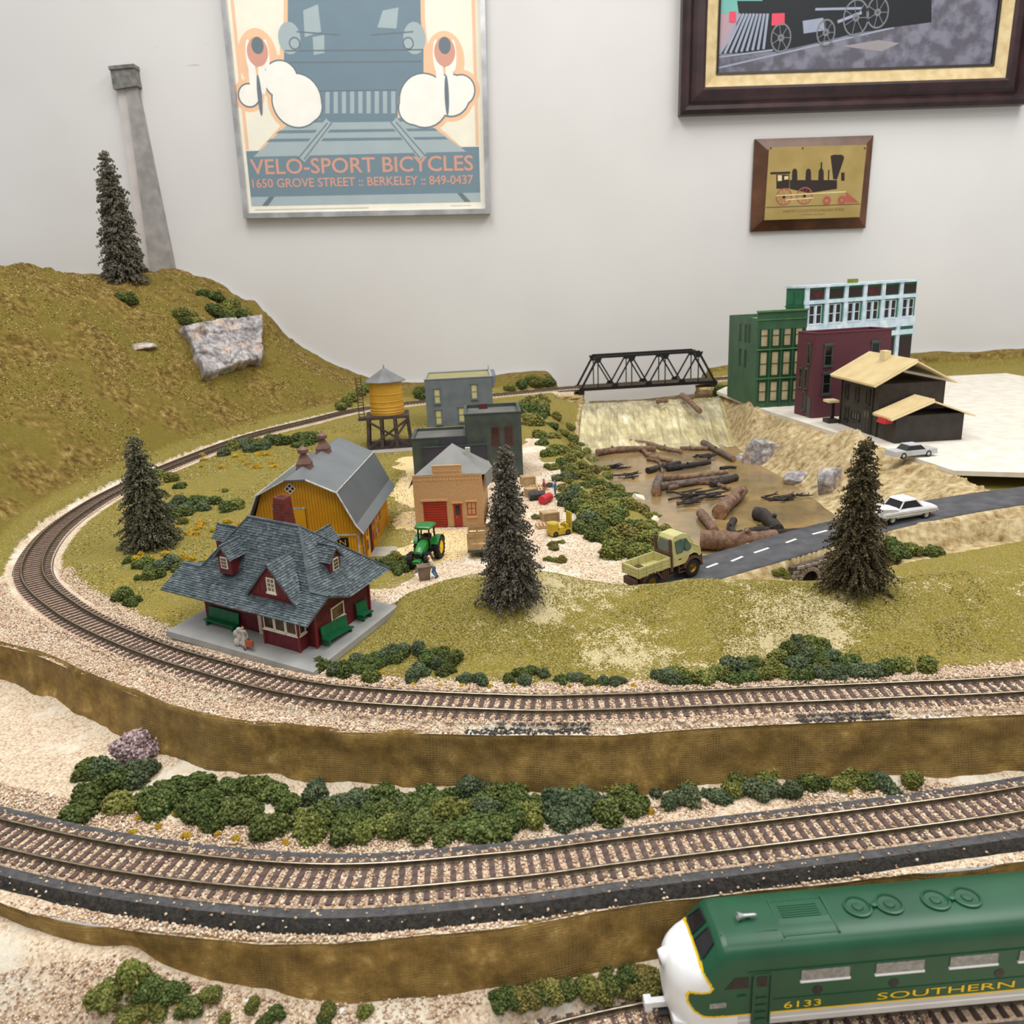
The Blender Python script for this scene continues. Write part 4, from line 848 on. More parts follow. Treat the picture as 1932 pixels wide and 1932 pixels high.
def lip_mud():
    P = [GY(x, y, YL + 7) for x, y in ((1112, 759), (1150, 759), (1190, 757), (1230, 755), (1270, 752), (1310, 747), (1345, 741))]; D = dens([tuple(p) for p in P], 4.0); n = len(D); r = 3.6 + 2.2 * fbm(np.arange(n) * 4.0, np.zeros(n), 30, 3, 161) + np.linspace(0, 3, n)
    o = MB().tube([tuple(p - np.array([0, 0, 1.5])) for p in D], list(np.maximum(1.5, r)), 9).build('mud_ledge', pmat('dark_river_mud', C3(112, 94, 64), C3(70, 56, 38), 80, 0.8, 0.8, 260, dist=0.001)); tag(o, 'dark muddy ledge along the lip of the waterfall', 'ledge')
lip_mud()

# ------------------------------------------------------------------ black truss bridge
def truss():
    K = pmat('black_plastic', C3(30, 29, 30), C3(22, 21, 22), 200, 0.42, spec=0.45); A = np.array([140, 1482.2]); B = np.array([393.4, 1503.8]); d = B - A; Ln = float(np.linalg.norm(d)); d /= Ln; n = np.array([-d[1], d[0]])
    t = thing('truss_bridge', 'black girder truss railway bridge above the waterfall', 'bridge', (A[0], A[1], 45.5), math.atan2(d[1], d[0])); wd = 44.0; H = 62.0; npan = 4
    for s, y in (('near', 0), ('far', wd)):
        MB().box(-4, Ln + 4, y - 2, y + 2, 0.5, 5.5).build('bottom_chord', K, t)
        xs = [Ln * (k + 0.5) / npan for k in range(npan)]; MB().box(xs[0] - 2, xs[-1] + 2, y - 2, y + 2, H - 4, H).build('top_chord', K, t)
        MB().bar((0, y, 4), (xs[0], y, H - 2), 3.4, 4, (0, 1, 0)).build('end_post', K, t); MB().bar((Ln, y, 4), (xs[-1], y, H - 2), 3.4, 4, (0, 1, 0)).build('end_post', K, t)
        for k, x in enumerate(xs):
            MB().bar((x, y, 5), (x, y, H - 3), 1.8, 1.8, (0, 1, 0)).build('hanger', K, t)
            b0, b1 = Ln * k / npan, Ln * (k + 1) / npan
            if k > 0: MB().bar((x, y, H - 3), (b0, y, 5), 2.4, 2.6, (0, 1, 0)).build('diagonal', K, t)
            if k < npan - 1: MB().bar((x, y, H - 3), (b1, y, 5), 2.4, 2.6, (0, 1, 0)).build('diagonal', K, t)
            MB().hexa([(x - 7, y - 2.4, H - 3), (x + 7, y - 2.4, H - 3), (x + 7, y + 2.4, H - 3), (x - 7, y + 2.4, H - 3)][:0] + [(x - 4, y - 2.4, H - 12), (x + 4, y - 2.4, H - 12), (x + 4, y + 2.4, H - 12), (x - 4, y + 2.4, H - 12), (x - 8, y - 2.4, H - 2), (x + 8, y - 2.4, H - 2), (x + 8, y + 2.4, H - 2), (x - 8, y + 2.4, H - 2)]).build('gusset_plate', K, t)
        for k in range(1, npan): x = Ln * k / npan; MB().hexa([(x - 8, y - 2.4, 3), (x + 8, y - 2.4, 3), (x + 8, y + 2.4, 3), (x - 8, y + 2.4, 3), (x - 4, y - 2.4, 11), (x + 4, y - 2.4, 11), (x + 4, y + 2.4, 11), (x - 4, y + 2.4, 11)]).build('gusset_plate', K, t)
    MB().box(-3, Ln + 3, 2, wd - 2, -1, 1.2).build('deck', pmat('brown_deck', C3(92, 76, 68), C3(70, 58, 52), 300, 0.7), t)
    for x in (0, Ln): MB().box(x - 5, x + 5, -3, wd + 3, -7, 0).build('bearing_shoe', K, t)
truss()
def abutments():
    M = pmat('abutment_plaster', C3(200, 178, 128), C3(150, 124, 76), 60, 0.85, 0.8, 300, dist=0.001)
    for x, lab in ((112, 'tan plaster abutment under the left end of the truss bridge'), (396, 'dark brown plaster abutment under the right end of the truss bridge')):
        b = MB(); r = np.random.default_rng(int(x)); nr, nc = 10, 24; w0, d0 = (32, 60)
        V = []; 
        for j in range(nr):
            f = j / (nr - 1)
            for k in range(nc):
                a = 2 * PI * k / nc; q = (abs(math.cos(a)) ** 6 + abs(math.sin(a)) ** 6) ** (-1 / 6); rr = 1 + 0.12 * (1 - f) + r.uniform(-.05, .05)
                V.append((x + w0 * q * rr * math.cos(a), 1506 + d0 / 2 * 1.4 * q * rr * math.sin(a) * 0.9, 8 + f * 30.2))
        b.add(V, [tuple(p) for p in np.stack([np.arange(nr * nc).reshape(nr, nc)[:-1, :], np.roll(np.arange(nr * nc).reshape(nr, nc), -1, 1)[:-1, :], np.roll(np.arange(nr * nc).reshape(nr, nc), -1, 1)[1:, :], np.arange(nr * nc).reshape(nr, nc)[1:, :]], -1).reshape(-1, 4)] + [tuple(range((nr - 1) * nc, nr * nc))])
        tag(b.build('bridge_abutment', M), lab, 'abutment')
abutments()

# ------------------------------------------------------------------ rocks
def rock_mesh(seed, M, sc=(1, 1, 1), rough=0.35, sub=4):
    bm = bmesh.new(); bmesh.ops.create_icosphere(bm, subdivisions=sub, radius=1.0); r = np.random.default_rng(seed); dirs = r.normal(size=(16, 3)); dirs /= np.linalg.norm(dirs, axis=1)[:, None]; cut = r.uniform(0.55, 0.95, 16)
    for v in bm.verts:
        p = np.array(v.co); n = p / np.linalg.norm(p); R = 1.0
        for dd, c in zip(dirs, cut):
            q = n @ dd
            if q > 1e-3: R = min(R, c / q)
        R *= 1 + rough * 0.25 * float(fbm(np.array([n[0] * 40 + seed]), np.array([n[1] * 40 + n[2] * 37]), 14, 3, seed)[0]); v.co = Vector(n * R) 
        v.co.x *= sc[0] * S; v.co.y *= sc[1] * S; v.co.z *= sc[2] * S
    me = bpy.data.meshes.new('rock'); bm.to_mesh(me); bm.free(); me.materials.append(M); return me
def rock_mat():
    m, nt, b = nmat('painted_plaster_rock'); L = nt.links.new; tc = N(nt, 'ShaderNodeTexCoord').outputs['Object']
    n1 = noise(nt, tc, 90, 5, 0.7); n2 = noise(nt, tc, 40, 3)
    col = mixc(nt, ramp(nt, n2, [(0.5, (0, 0, 0, 1)), (0.64, (1, 1, 1, 1))]), ramp(nt, n1, [(0.28, C3(84, 80, 82)), (0.46, C3(138, 134, 135)), (0.68, C3(206, 203, 203))]), ramp(nt, n1, [(0.3, C3(146, 122, 110)), (0.7, C3(214, 194, 178))]))
    L(col, b.inputs['Base Color']); b.inputs['Roughness'].default_value = 0.8
    bp = N(nt, 'ShaderNodeBump', i_Strength=0.8, i_Distance=0.0015); L(n1, bp.inputs['Height']); L(bp.outputs[0], b.inputs['Normal']); return m
M_ROCK = rock_mat()
def rock(x, y, sc, seed, label, rz=0, lift=0.0, mat=None, on=None):
    p = on if on is not None else T(x, y); o = link('rock', rock_mesh(seed, mat or M_ROCK, sc)); o.location = (p[0] * S, p[1] * S, (p[2] + lift) * S); o.rotation_euler = (0, 0, rz); tag(o, label, 'rock', 'painted plaster rocks'); return o
rock(1445, 858, (34, 30, 26), 1, 'big grey boulder with a pink face on the right pond bank', 0.4)
rock(1402, 866, (22, 16, 10), 2, 'low grey boulder left of the big pond bank boulder', 0.2)
rock(1503, 905, (20, 16, 15), 3, 'small grey boulder at the pond edge below the big boulder', 0.9)
rock(1567, 915, (20, 18, 26), 4, 'tall white-grey boulder half hidden by the right fir tree', 0.2)
rock(1640, 930, (20, 16, 13), 5, 'pale boulder behind the white sedan', 1.2)
M_WROCK = pmat('white_plaster_rock', C3(240, 232, 214), C3(206, 190, 156), 90, 0.85, 0.8, 260, dist=0.001)
rock(1203, 944, (9, 13, 10), 6, 'white rock on the left pond bank beside the hedge', 0.3, mat=M_WROCK)
rock(1232, 985, (7, 13, 7), 7, 'long low white rock further down the left pond bank', -0.3, mat=M_WROCK)
rock(1264, 1000, (6, 6, 5), 8, 'smallest white rock on the left pond bank near the truck', 0.3, mat=M_WROCK)
def rock_face():
    c = T(425, 690); nrm = np.array([0.42, -0.82, 0.38]); nrm /= np.linalg.norm(nrm); q = [(338, 622), (400, 612), (470, 604), (492, 612), (498, 650), (492, 688), (440, 712), (384, 722), (362, 680)]
    nr, nc = 60, 80; cor = {k: T(*v) for k, v in dict(tl=(338, 622), tr=(494, 604), bl=(384, 720), br=(494, 690)).items()}
    t = np.linspace(0, 1, nr)[:, None, None]; u = np.linspace(0, 1, nc)[None, :, None]
    P = (cor['bl'] * (1 - u) + cor['br'] * u) * (1 - t) + (cor['tl'] * (1 - u) + cor['tr'] * u) * t
    uu, tt = u[..., 0] + 0 * t[..., 0], t[..., 0] + 0 * u[..., 0]
    edge = np.minimum(sstep(0, 0.04, uu), sstep(0, 0.04, 1 - uu)) * np.minimum(sstep(0, 0.05, tt), sstep(0, 0.06, 1 - tt))
    blk = np.floor(uu * 5 + 0.8 * fbm(uu * 10, tt * 10, 3, 2, 141)) * 0.37 % 1.0; led = np.floor(tt * 4 + 1.5 * fbm(uu * 10, tt * 10, 4, 2, 143)) * 0.61 % 1.0
    h = (25 + 10 * blk + 8 * led + 16 * fbm(uu * 100, tt * 80, 18, 4, 145) + 6 * (1 - tt)) * edge - 7 * (1 - edge)
    jt = (1 - edge)[..., None] * np.stack([9 * fbm(uu * 100, tt * 90, 16, 3, 147), 0 * uu, 9 * fbm(uu * 100, tt * 90, 16, 3, 149)], -1); P = P + h[..., None] * nrm + jt * 1.6
    me = np_mesh('rock_outcrop', P.reshape(-1, 3), grid_faces(nr, nc), M_ROCK, smooth=False); tag(link('rock_outcrop', me), 'white and pink plaster rock face set into the big hillside', 'rock')
rock_face()
rock(262, 655, (26, 12, 8), 9, 'small white rock outcrop at the left of the hillside', 0.4, lift=-1)

# ------------------------------------------------------------------ driftwood in the pond
M_BARK = pmat('brown_bark', C3(137, 110, 89), C3(95, 72, 58), 180, 0.85, 0.9, 420, dist=0.0008, objrand=0.12); M_CUT = pmat('sawn_wood', C3(167, 130, 96), C3(128, 91, 66), 260, 0.8); M_DARK = pmat('dark_twig', C3(61, 54, 51), C3(38, 33, 31), 200, 0.8, 0.6, 500, objrand=0.2); M_GREYW = pmat('grey_bark', C3(112, 100, 91), C3(79, 66, 59), 180, 0.85, 0.8, 420, dist=0.0007)
def log(pts, r0, r1, label, mat=M_BARK, z=None, knots=1, name='driftwood_log', group='driftwood in the pond', cat='log'):
    P = [G(x, y, (ZP + r0 * 0.95) if z is None else z[i]) for i, (x, y) in enumerate(pts)]
    D = dens([tuple(p) for p in P], 4.0); n = len(D); rr = np.linspace(r0, r1, n) * (1 + 0.09 * RNG.uniform(-1, 1, n)); o = D[0]
    t = thing(name, label, cat, tuple(o), 0, group)
    MB().tube([tuple(p - o) for p in D], list(rr), 16, cap=False).build('bark', mat, t, smooth=True)
    for e, q, f in ((D[0], D[1], rr[0]), (D[-1], D[-2], rr[-1])):
        d = (e - q) / np.linalg.norm(e - q); MB().cyl(tuple(e - o - d * 0.4), tuple(e - o + d * 0.25), f * 0.97, f * 0.93, 12).build('sawn_end', M_CUT if mat is not M_DARK else M_DARK, t)
    for k in range(knots):
        i = int(n * random.uniform(0.3, 0.8)); p = D[i] - o; a = random.uniform(0.3, 2.6); MB().cyl(tuple(p), (p[0] + math.cos(a) * rr[i] * 1.3, p[1] - abs(math.sin(a)) * rr[i] * 0.6, p[2] + rr[i] * 1.4), rr[i] * 0.5, rr[i] * 0.3, 7).build('knot', mat, t)
    return t
log([(1322, 1018), (1370, 1020), (1420, 1018), (1470, 1012)], 10, 7, 'thickest brown log with a sawn end lying beside the road')
log([(1322, 968), (1336, 985), (1349, 1004)], 5.2, 4.5, 'short thick log slanting towards the thickest log', knots=0)
log([(1358, 967), (1372, 950), (1386, 940), (1402, 924)], 8, 6.5, 'crooked heavy log with a round sawn end facing the viewer')
log([(1238, 928), (1240, 912), (1247, 898)], 5.5, 5, 'short upright-lying stub log left of the log stack', M_GREYW, knots=0)
log([(1247, 918), (1300, 910), (1378, 899)], 4.8, 3.6, 'long pale straight log, second in the stack of logs', M_GREYW, knots=0)
log([(1252, 902), (1310, 898), (1374, 890)], 4.4, 3.2, 'long brown log at the back of the stack of logs', knots=0)
log([(1262, 921), (1300, 912), (1340, 911), (1378, 922)], 3.0, 2.4, 'thin knobbly branch lying in front of the stack of logs', knots=3)
log([(1172, 833), (1215, 836), (1250, 845), (1290, 853)], 4.6, 3.2, 'long log below the waterfall sloping down to the right')
log([(1126, 854), (1170, 848), (1240, 846)], 5.2, 4.2, 'long low log at the left foot of the waterfall')
log([(1210, 845), (1225, 860), (1245, 866), (1268, 870)], 3.4, 2.8, 'forked bent branch under the waterfall log')
log([(1327, 835), (1350, 848), (1386, 867)], 4.6, 3.8, 'grey log slanting at the right foot of the waterfall', M_GREYW)
log([(1283, 846), (1336, 846)], 3.2, 3.0, 'short brown log behind the slanting grey log')
log([(1222, 866), (1244, 872), (1250, 892)], 2.6, 1.8, 'thin hooked branch above the stub log', knots=0)
log([(1287, 746), (1302, 758), (1322, 778)], 5, 4.6, 'brown log hanging over the lip of the waterfall', z=[ZLIP + 10, ZLIP + 8, ZLIP - 2])
log([(1238, 757), (1262, 756)], 4, 3.5, 'small reddish log lodged at the lip of the waterfall', z=[ZLIP + 6, ZLIP + 6], knots=0)
log([(1258, 884), (1300, 878), (1342, 872)], 4.2, 3, 'dark soaked log in the middle of the pond', M_DARK)
log([(1222, 888), (1250, 880), (1285, 872)], 4.4, 2.6, 'dark pointed log left of the soaked middle log', M_DARK)
log([(1342, 914), (1370, 906), (1390, 900)], 4.2, 4.6, 'dark round log at the right end of the log stack', M_DARK)
log([(1384, 982), (1378, 995), (1388, 1008), (1402, 1004)], 3.8, 3.4, 'dark horseshoe-shaped root in the near pond', M_DARK)
log([(1425, 968), (1440, 972), (1455, 985), (1470, 1000)], 7, 5.5, 'dark gnarled stump log near the road', M_DARK)
log([(1408, 1004), (1440, 1000), (1480, 1004), (1520, 1002)], 4, 3.6, 'dark log lying along the far road edge', M_DARK)
log([(1360, 884), (1375, 881), (1390, 882)], 2.6, 1.6, 'small dark splinter on the right of the pond', M_DARK, knots=0)
def twig_pile(cx, cy, n, spread, label):
    o = G(cx, cy, ZP + 1); t = thing('twig_pile', label, 'twigs', tuple(o), 0, 'dark twig piles in the pond')
    for k in range(n):
        a = random.gauss(0.15, 0.45); L = random.uniform(0.5, 1.0) * spread; c = np.array([random.gauss(0, spread * 0.22), random.gauss(0, spread * 0.16), random.uniform(0.2, 4.5)]); d = np.array([math.cos(a), math.sin(a) * 0.8, random.uniform(-0.06, 0.1)])
        p = [c + d * L * s + np.array([0, random.uniform(-1, 1), random.uniform(-.6, .6)]) for s in (-0.5, -0.15, 0.2, 0.5)]; q = p[2] + np.array([random.uniform(3, 8), random.uniform(-6, 6), random.uniform(0.5, 3)])
        MB().tube([tuple(x) for x in p], [1.5, 1.3, 1.0, 0.5], 6).tube([tuple(p[2]), tuple(q)], [0.9, 0.4], 5).build('twig', M_DARK, t)
twig_pile(1165, 883, 8, 26, 'small pile of dark twigs at the left of the pond'); twig_pile(1192, 899, 8, 26, 'second dark twig pile just below the left one')
twig_pile(1325, 935, 16, 52, 'widest tangle of dark twigs in front of the log stack'); twig_pile(1300, 952, 7, 34, 'thin dark twigs reaching towards the viewer from the widest tangle'); twig_pile(1480, 942, 12, 34, 'dark twig heap at the right of the pond'); twig_pile(1330, 864, 8, 30, 'dark twigs in the far pond by the slanting grey log')
# ------------------------------------------------------------------ building helpers
def glass_dark(name='dark_window', c=C3(24, 22, 22)): 
    m = pmat(name, c, None, 80, 0.15, spec=0.6); return m
M_GLASS = glass_dark(); M_CREAMPANE = pmat('tan_window_card', C3(190, 176, 140), C3(160, 146, 112), 60, 0.5); M_YELPANE = pmat('pale_yellow_card', C3(206, 198, 140), None, 60, 0.5)
def window(parent, fr, a, b, w, h, mf, mp, nx=2, nz=2, t=0.7, bar=0.45, sill=True, lintel=False, depth=0.5, lab=None):
    m = MB(); m.fbox(fr, a - t, a, b - t, b + h + t, 0, depth); m.fbox(fr, a + w, a + w + t, b - t, b + h + t, 0, depth); m.fbox(fr, a, a + w, b - t, b, 0, depth); m.fbox(fr, a, a + w, b + h, b + h + t, 0, depth)
    for k in range(1, nx): x = a + w * k / nx; m.fbox(fr, x - bar / 2, x + bar / 2, b, b + h, 0, depth * 0.85)
    for k in range(1, nz): z = b + h * k / nz; m.fbox(fr, a, a + w, z - bar / 2, z + bar / 2, 0, depth * 0.85)
    if sill: m.fbox(fr, a - t * 1.7, a + w + t * 1.7, b - t * 2.2, b - t * 0.9, 0, depth * 2)
    if lintel: m.fbox(fr, a - t * 1.7, a + w + t * 1.7, b + h + t, b + h + t * 3, 0, depth * 1.8)
    o = m.build('window', mf, parent, label=lab); MB().fbox(fr, a, a + w, b, b + h, -0.1, depth * 0.25).build('pane', mp, o); return o
def shingles(poly, w=2.6, e=1.8, th=0.62, mb=None):
    P = [np.array(p, float) for p in poly]; n = np.cross(P[1] - P[0], P[2] - P[0]); n /= np.linalg.norm(n)
    if n[2] < 0: n = -n
    h = np.cross(n, [0, 0, 1.0]); h /= np.linalg.norm(h); s = np.cross(h, n); s = s if s[2] > 0 else -s
    O = min(P, key=lambda p: p[2]); A = np.array([((p - O) @ h, (p - O) @ s) for p in P]); mb = mb or MB()
    smax = A[:, 1].max(); row = 0; y = -0.2
    while y < smax:
        yc = np.clip(y + e * 0.5, 0.02, smax - 0.02); xs = []
        for i in range(len(A)):
            p, q = A[i], A[(i + 1) % len(A)]
            if (p[1] - yc) * (q[1] - yc) < 0: xs.append(p[0] + (q[0] - p[0]) * (yc - p[1]) / (q[1] - p[1]))
        if len(xs) >= 2:
            x = min(xs) - (row % 2) * w * 0.5 * random.uniform(0.6, 1.2); X1 = max(xs)
            while x < X1:
                ww = w * random.uniform(0.75, 1.25); x0, x1 = max(x, min(xs)), min(x + ww - 0.14, X1)
                if x1 - x0 > 0.3:
                    dy = random.uniform(-0.3, 0.15) if random.random() < 0.35 else 0; t0 = th * random.uniform(0.8, 1.5)
                    f = lambda a, b, c: O + h * a + s * b + n * c
                    mb.add([f(x0, y + dy, -0.1), f(x1, y + dy, -0.1), f(x1, y + e * 1.15, -0.1), f(x0, y + e * 1.15, -0.1), f(x0, y + dy, t0), f(x1, y + dy, t0), f(x1, y + e * 1.15, 0.08), f(x0, y + e * 1.15, 0.08)], [(4, 5, 6, 7), (0, 1, 5, 4), (1, 2, 6, 5), (3, 0, 4, 7)], random.choice((0, 0, 0, 1, 2)))
                x += ww
        y += e; row += 1
    return mb

# ------------------------------------------------------------------ passenger station
def station():
    x, y, rot, bw, bd, zb, ox, oy, Lx, Ly, ze, zg, xr1, xr2, yr, zt, xk1, xk2, fg, rx, ry = -239.365, 501.4, -0.4525, 124.1, 96.4, 31.1, -8.63, 7.64, 125.0, 93.6, 26.2, 36.6, 45.8, 89.9, 43.2, 71.7, 16.2, 111.0, 0.248, 0.057, 0.072
    t = thing('station_building', 'dark red passenger station with grey shingle roof and dormers', 'building', (x, y, zb), 0, None, (rx, ry, rot))
    SH = pmat('slate_shingle', C3(88, 100, 104), C3(66, 76, 82), 160, 0.55, 0.2, 700, spec=0.45); SHS = [SH, pmat('slate_shingle_pale', C3(104, 116, 120), C3(86, 96, 102), 160, 0.5), pmat('slate_shingle_dark', C3(70, 80, 86), C3(58, 66, 72), 160, 0.55)]; RED = pmat('dark_red_clapboard', C3(108, 34, 40), C3(86, 26, 32), 200, 0.5); WH = pmat('cream_white_trim', C3(228, 222, 204), None, 200, 0.5); GR = pmat('bottle_green_plastic', C3(16, 104, 62), C3(12, 84, 50), 200, 0.4); PL = pmat('grey_platform_plastic', C3(164, 164, 162), C3(150, 150, 148), 60, 0.45); DK = glass_dark('station_window_dark', C3(70, 56, 44)); BR = pmat('brick_red_chimney', C3(120, 50, 40), C3(92, 36, 30), 300, 0.6)
    MB().add([(0, 0, 0), (bw, 0, 0), (bw, bd, 0), (0, bd, 0), (-0.6, -0.6, -4.2), (bw + .6, -.6, -4.2), (bw + .6, bd + .6, -4.2), (-.6, bd + .6, -4.2)], [(0, 1, 2, 3), (4, 7, 6, 5), (0, 4, 5, 1), (1, 5, 6, 2), (2, 6, 7, 3), (3, 7, 4, 0)]).build('platform', PL, t)
    X0, X1, Y0, Y1 = 12.4, 108.3, 24.6, 84.0
    # walls with clapboard relief
    w = MB(); w.box(X0, X1, Y0, Y1, 0, ze + 1); w.add([(X0, Y0, ze), (X1, Y0, ze), (X1, Y1, ze), (X0, Y1, ze), (X0 + 20, (Y0 + Y1) / 2, ze + 9), (X1 - 20, (Y0 + Y1) / 2, ze + 9)], [(0, 1, 5, 4), (1, 2, 5), (2, 3, 4, 5), (3, 0, 4)]); w.build('walls', RED, t)
    cb = MB()
    for k in range(13):
        z = 0.8 + k * 1.95
        cb.box(X0 - .25, X1 + .25, Y0 - 0.28, Y0 + .1, z, z + .4); cb.box(X1 - .1, X1 + 0.28, Y0 - .2, Y1 + .2, z, z + .4)
    tag(cb.build('clapboards', RED, t), kind='stuff')
    bx0, bx1, by0 = 73.2, 101.8, 15.4; bay = MB().box(bx0, bx1, by0, Y0 + 1, 0, ze - 0.5); bay.build('bay', RED, t)
    for (cx, cy) in ((X1 + .2, Y0 - .2), (bx1, by0), (X1 + .2, Y1), (bx0, by0)): MB().box(cx - .7, cx + .7, cy - .7, cy + .7, 0, ze).build('corner_board', pmat('red_trim', C3(126, 40, 40), None, 200, 0.45), t)
    ff = frame((0, Y0, 0), (1, 0, 0), (0, -1, 0)); fb = frame((0, by0, 0), (1, 0, 0), (0, -1, 0)); fr_ = frame((X1, 0, 0), (0, 1, 0), (1, 0, 0)); fbr = frame((bx1, 0, 0), (0, 1, 0), (1, 0, 0))
    for a in (bx0 + 0.8, bx0 + 10, bx0 + 19.2): window(t, fb, a + .6, 13, 7.2, 7.5, WH, DK, 1, 1, 0.9, 0.4)
    window(t, fbr, by0 + 1.6, 13, 4.6, 7.5, WH, DK, 1, 1, 0.9)
    d = MB(); d.fbox(ff, 60.5, 71.5, 0, 18.5, 0, 0.9); dr = d.build('door', WH, t, label='white panelled door'); p = MB()
    for a, b, w_, h in ((62, 9.5, 3.4, 6.5), (66.4, 9.5, 3.4, 6.5), (62, 2, 3.4, 5.5), (66.4, 2, 3.4, 5.5)): p.fbox(ff, a, a + w_, b, b + h, 0.85, 1.15)
    p.build('door_panels', pmat('door_panel_cream', C3(206, 200, 182), None, 100, 0.5), dr)  # panels in a slightly darker cream than the door
    window(t, ff, 24, 16, 26, 5, WH, DK, 3, 1, 0.9); window(t, fr_, 42, 11.5, 12, 8.5, WH, pmat('station_window_amber', C3(140, 118, 70), C3(60, 48, 36), 120, 0.25), 1, 1, 1.0)
    # roof planes
    q = lambda a, b, c: (ox + a, oy + b, c)
    yg = fg * Ly; FL, FR, BL, BR_ = q(0, 0, ze), q(Lx, 0, ze), q(0, Ly, ze), q(Lx, Ly, ze); G1, G2 = q(0, yg, zg), q(Lx, yg, zg); V1, V2 = q(0, 2 * yg, ze), q(Lx, 2 * yg, ze); K1, K2 = q(xk1, yg, zg), q(xk2, yg, zg); R1, R2 = q(xr1, yr, zt), q(xr2, yr, zt)
    planes = [[FL, FR, G2, G1], [K1, K2, R2, R1], [R2, K2, V2], [R2, V2, BR_], [G2, V2, K2], [R1, V1, K1], [R1, BL, V1], [G1, K1, V1], [BL, BR_, R2, R1]]
    roof = MB()
    for pl in planes: roof.poly3(pl, 1.0)
    ro = roof.build('roof', SH, t)
    sm = MB()
    for pl in planes: shingles(pl, mb=sm)
    tag(sm.build('shingles', SHS, ro), kind='stuff')
    cap = MB()
    for a, b in ((R1, R2), (R2, K2), (R1, K1), (R2, BR_), (R1, BL), (G1, K1), (G2, K2)):
        a, b = np.array(a), np.array(b); L = np.linalg.norm(b - a); n = max(2, int(L / 1.9))
        for k in range(n):
            p0, p1 = a + (b - a) * k / n, a + (b - a) * (k + 1.05) / n; cap.bar(tuple(p0 + [0, 0, .35]), tuple(p1 + [0, 0, .35 - 0.25 * (1 if b[2] < a[2] else 0)]), 2.2, 0.8)
    tag(cap.build('ridge_tiles', SH, ro), kind='stuff')
    # gable ends under the low roof (right and left)
    for xx, sgn in ((Lx - 6.5, 1), (6.5, -1)):
        MB().add([q(xx, 1.5, ze - 0.2), q(xx, 2 * yg - 1.5, ze - 0.2), q(xx, yg, zg - 1), q(xx - sgn, 1.5, ze - 0.2), q(xx - sgn, 2 * yg - 1.5, ze - 0.2), q(xx - sgn, yg, zg - 1)], [(0, 1, 2), (3, 5, 4), (0, 3, 4, 1), (1, 4, 5, 2), (2, 5, 3, 0)]).build('gable_end', RED, t)
    # central front gable
    def gable(cx, half, yf, zbase, ztop, run, parent, win, over=2.2):
        """a roofed gable facing the front, ridge running back"""
        pts_l = [(cx - half, yf - over, zbase), (cx, yf - over, ztop), (cx, yf + run, ztop), (cx - half, yf + run * 0.12, zbase)]; pts_r = [(cx + half, yf - over, zbase), (cx, yf - over, ztop), (cx, yf + run, ztop), (cx + half, yf + run * 0.12, zbase)]
        r = MB(); r.poly3(pts_l, 1.1); r.poly3(pts_r, 1.1); r_ = r.build('gable_roof', SH, parent); s_ = MB(); shingles(pts_l, mb=s_); shingles(pts_r, mb=s_); tag(s_.build('shingles', SHS, r_), kind='stuff')
        MB().add([(cx - half + 1.4, yf, zbase), (cx + half - 1.4, yf, zbase), (cx, yf, ztop - 1.5), (cx - half + 1.4, yf + 2, zbase), (cx + half - 1.4, yf + 2, zbase), (cx, yf + 2, ztop - 1.5)], [(0, 1, 2), (3, 5, 4), (0, 3, 4, 1), (1, 4, 5, 2), (2, 5, 3, 0)]).build('gable_wall', RED, parent)
    gy = 20.0; gable(79.6, 21.4, gy, 31.2, 57.4, 24.0, t, True, 2.4)
    gf = frame((79.6, gy, 31.2), (1, 0, 0), (0, -1, 0)); window(t, gf, -2.6, 6.4, 5.2, 8.6, WH, pmat('gable_pane', C3(150, 148, 118), C3(60, 50, 40), 400, 0.3), 2, 3, 0.9, 0.55); MB().fbox(gf, -16, 16, -0.2, 1.2, 0, 0.8).build('trim_board', RED, t)
    arc = MB(); pr = [(11.5 * math.cos(a), 1.5 + 17 * math.sin(a)) for a in np.linspace(0.12, PI - 0.12, 14)]; arc.tube([tuple(gf(a, b, 0.2)) for a, b in pr], 0.45, 5); arc.build('arch_trim', pmat('red_trim_light', C3(140, 56, 52), None, 200, 0.45), t)
    # four small dormers, one on each slope
    def dormer(cx, cy, z0, ang, w=11.0, hw=9.5, hr=6.0, dep=13):
        e = bpy.data.objects.new('dormer', None); COL.objects.link(e); e.parent = t; e.location = (cx * S, cy * S, z0 * S); e.rotation_euler = (0, 0, ang); e.empty_display_size = 0.003
        b = MB(); h = w / 2
        b.hexa([(-h, 0, -4), (h, 0, -4), (h, dep, -4), (-h, dep, -4), (-h, 0, hw), (h, 0, hw), (h, dep, hw), (-h, dep, hw)]); b.add([(-h, 0, hw), (h, 0, hw), (0, 0, hw + hr), (-h, dep, hw), (h, dep, hw), (0, dep, hw + hr)], [(0, 1, 2), (3, 5, 4), (1, 4, 5, 2), (0, 2, 5, 3)]); b.build('dormer_wall', RED, e)
        k = (hr + 1.2) / h; o = 1.8; L_ = [(-h - o, -2.2, hw - o * k * .8), (0, -2.2, hw + hr + 1), (0, dep + 8, hw + hr + 1), (-h - o, dep + 2, hw - o * k * .8)]; R_ = [(-a, b_, c) for a, b_, c in L_]
        r = MB(); r.poly3(L_, 0.8); r.poly3(R_, 0.8); shingles(L_, 2.2, 1.6, mb=r); shingles(R_, 2.2, 1.6, mb=r); tag(r.build('dormer_roof', SHS, e), kind='stuff')
        f = frame((0, 0, 0), (1, 0, 0), (0, -1, 0)); mf = MB(); mf.fbox(f, -2.9, 2.9, 0.2, 8.6, 0, 0.8); mf.build('window_frame', WH, e); p = MB()
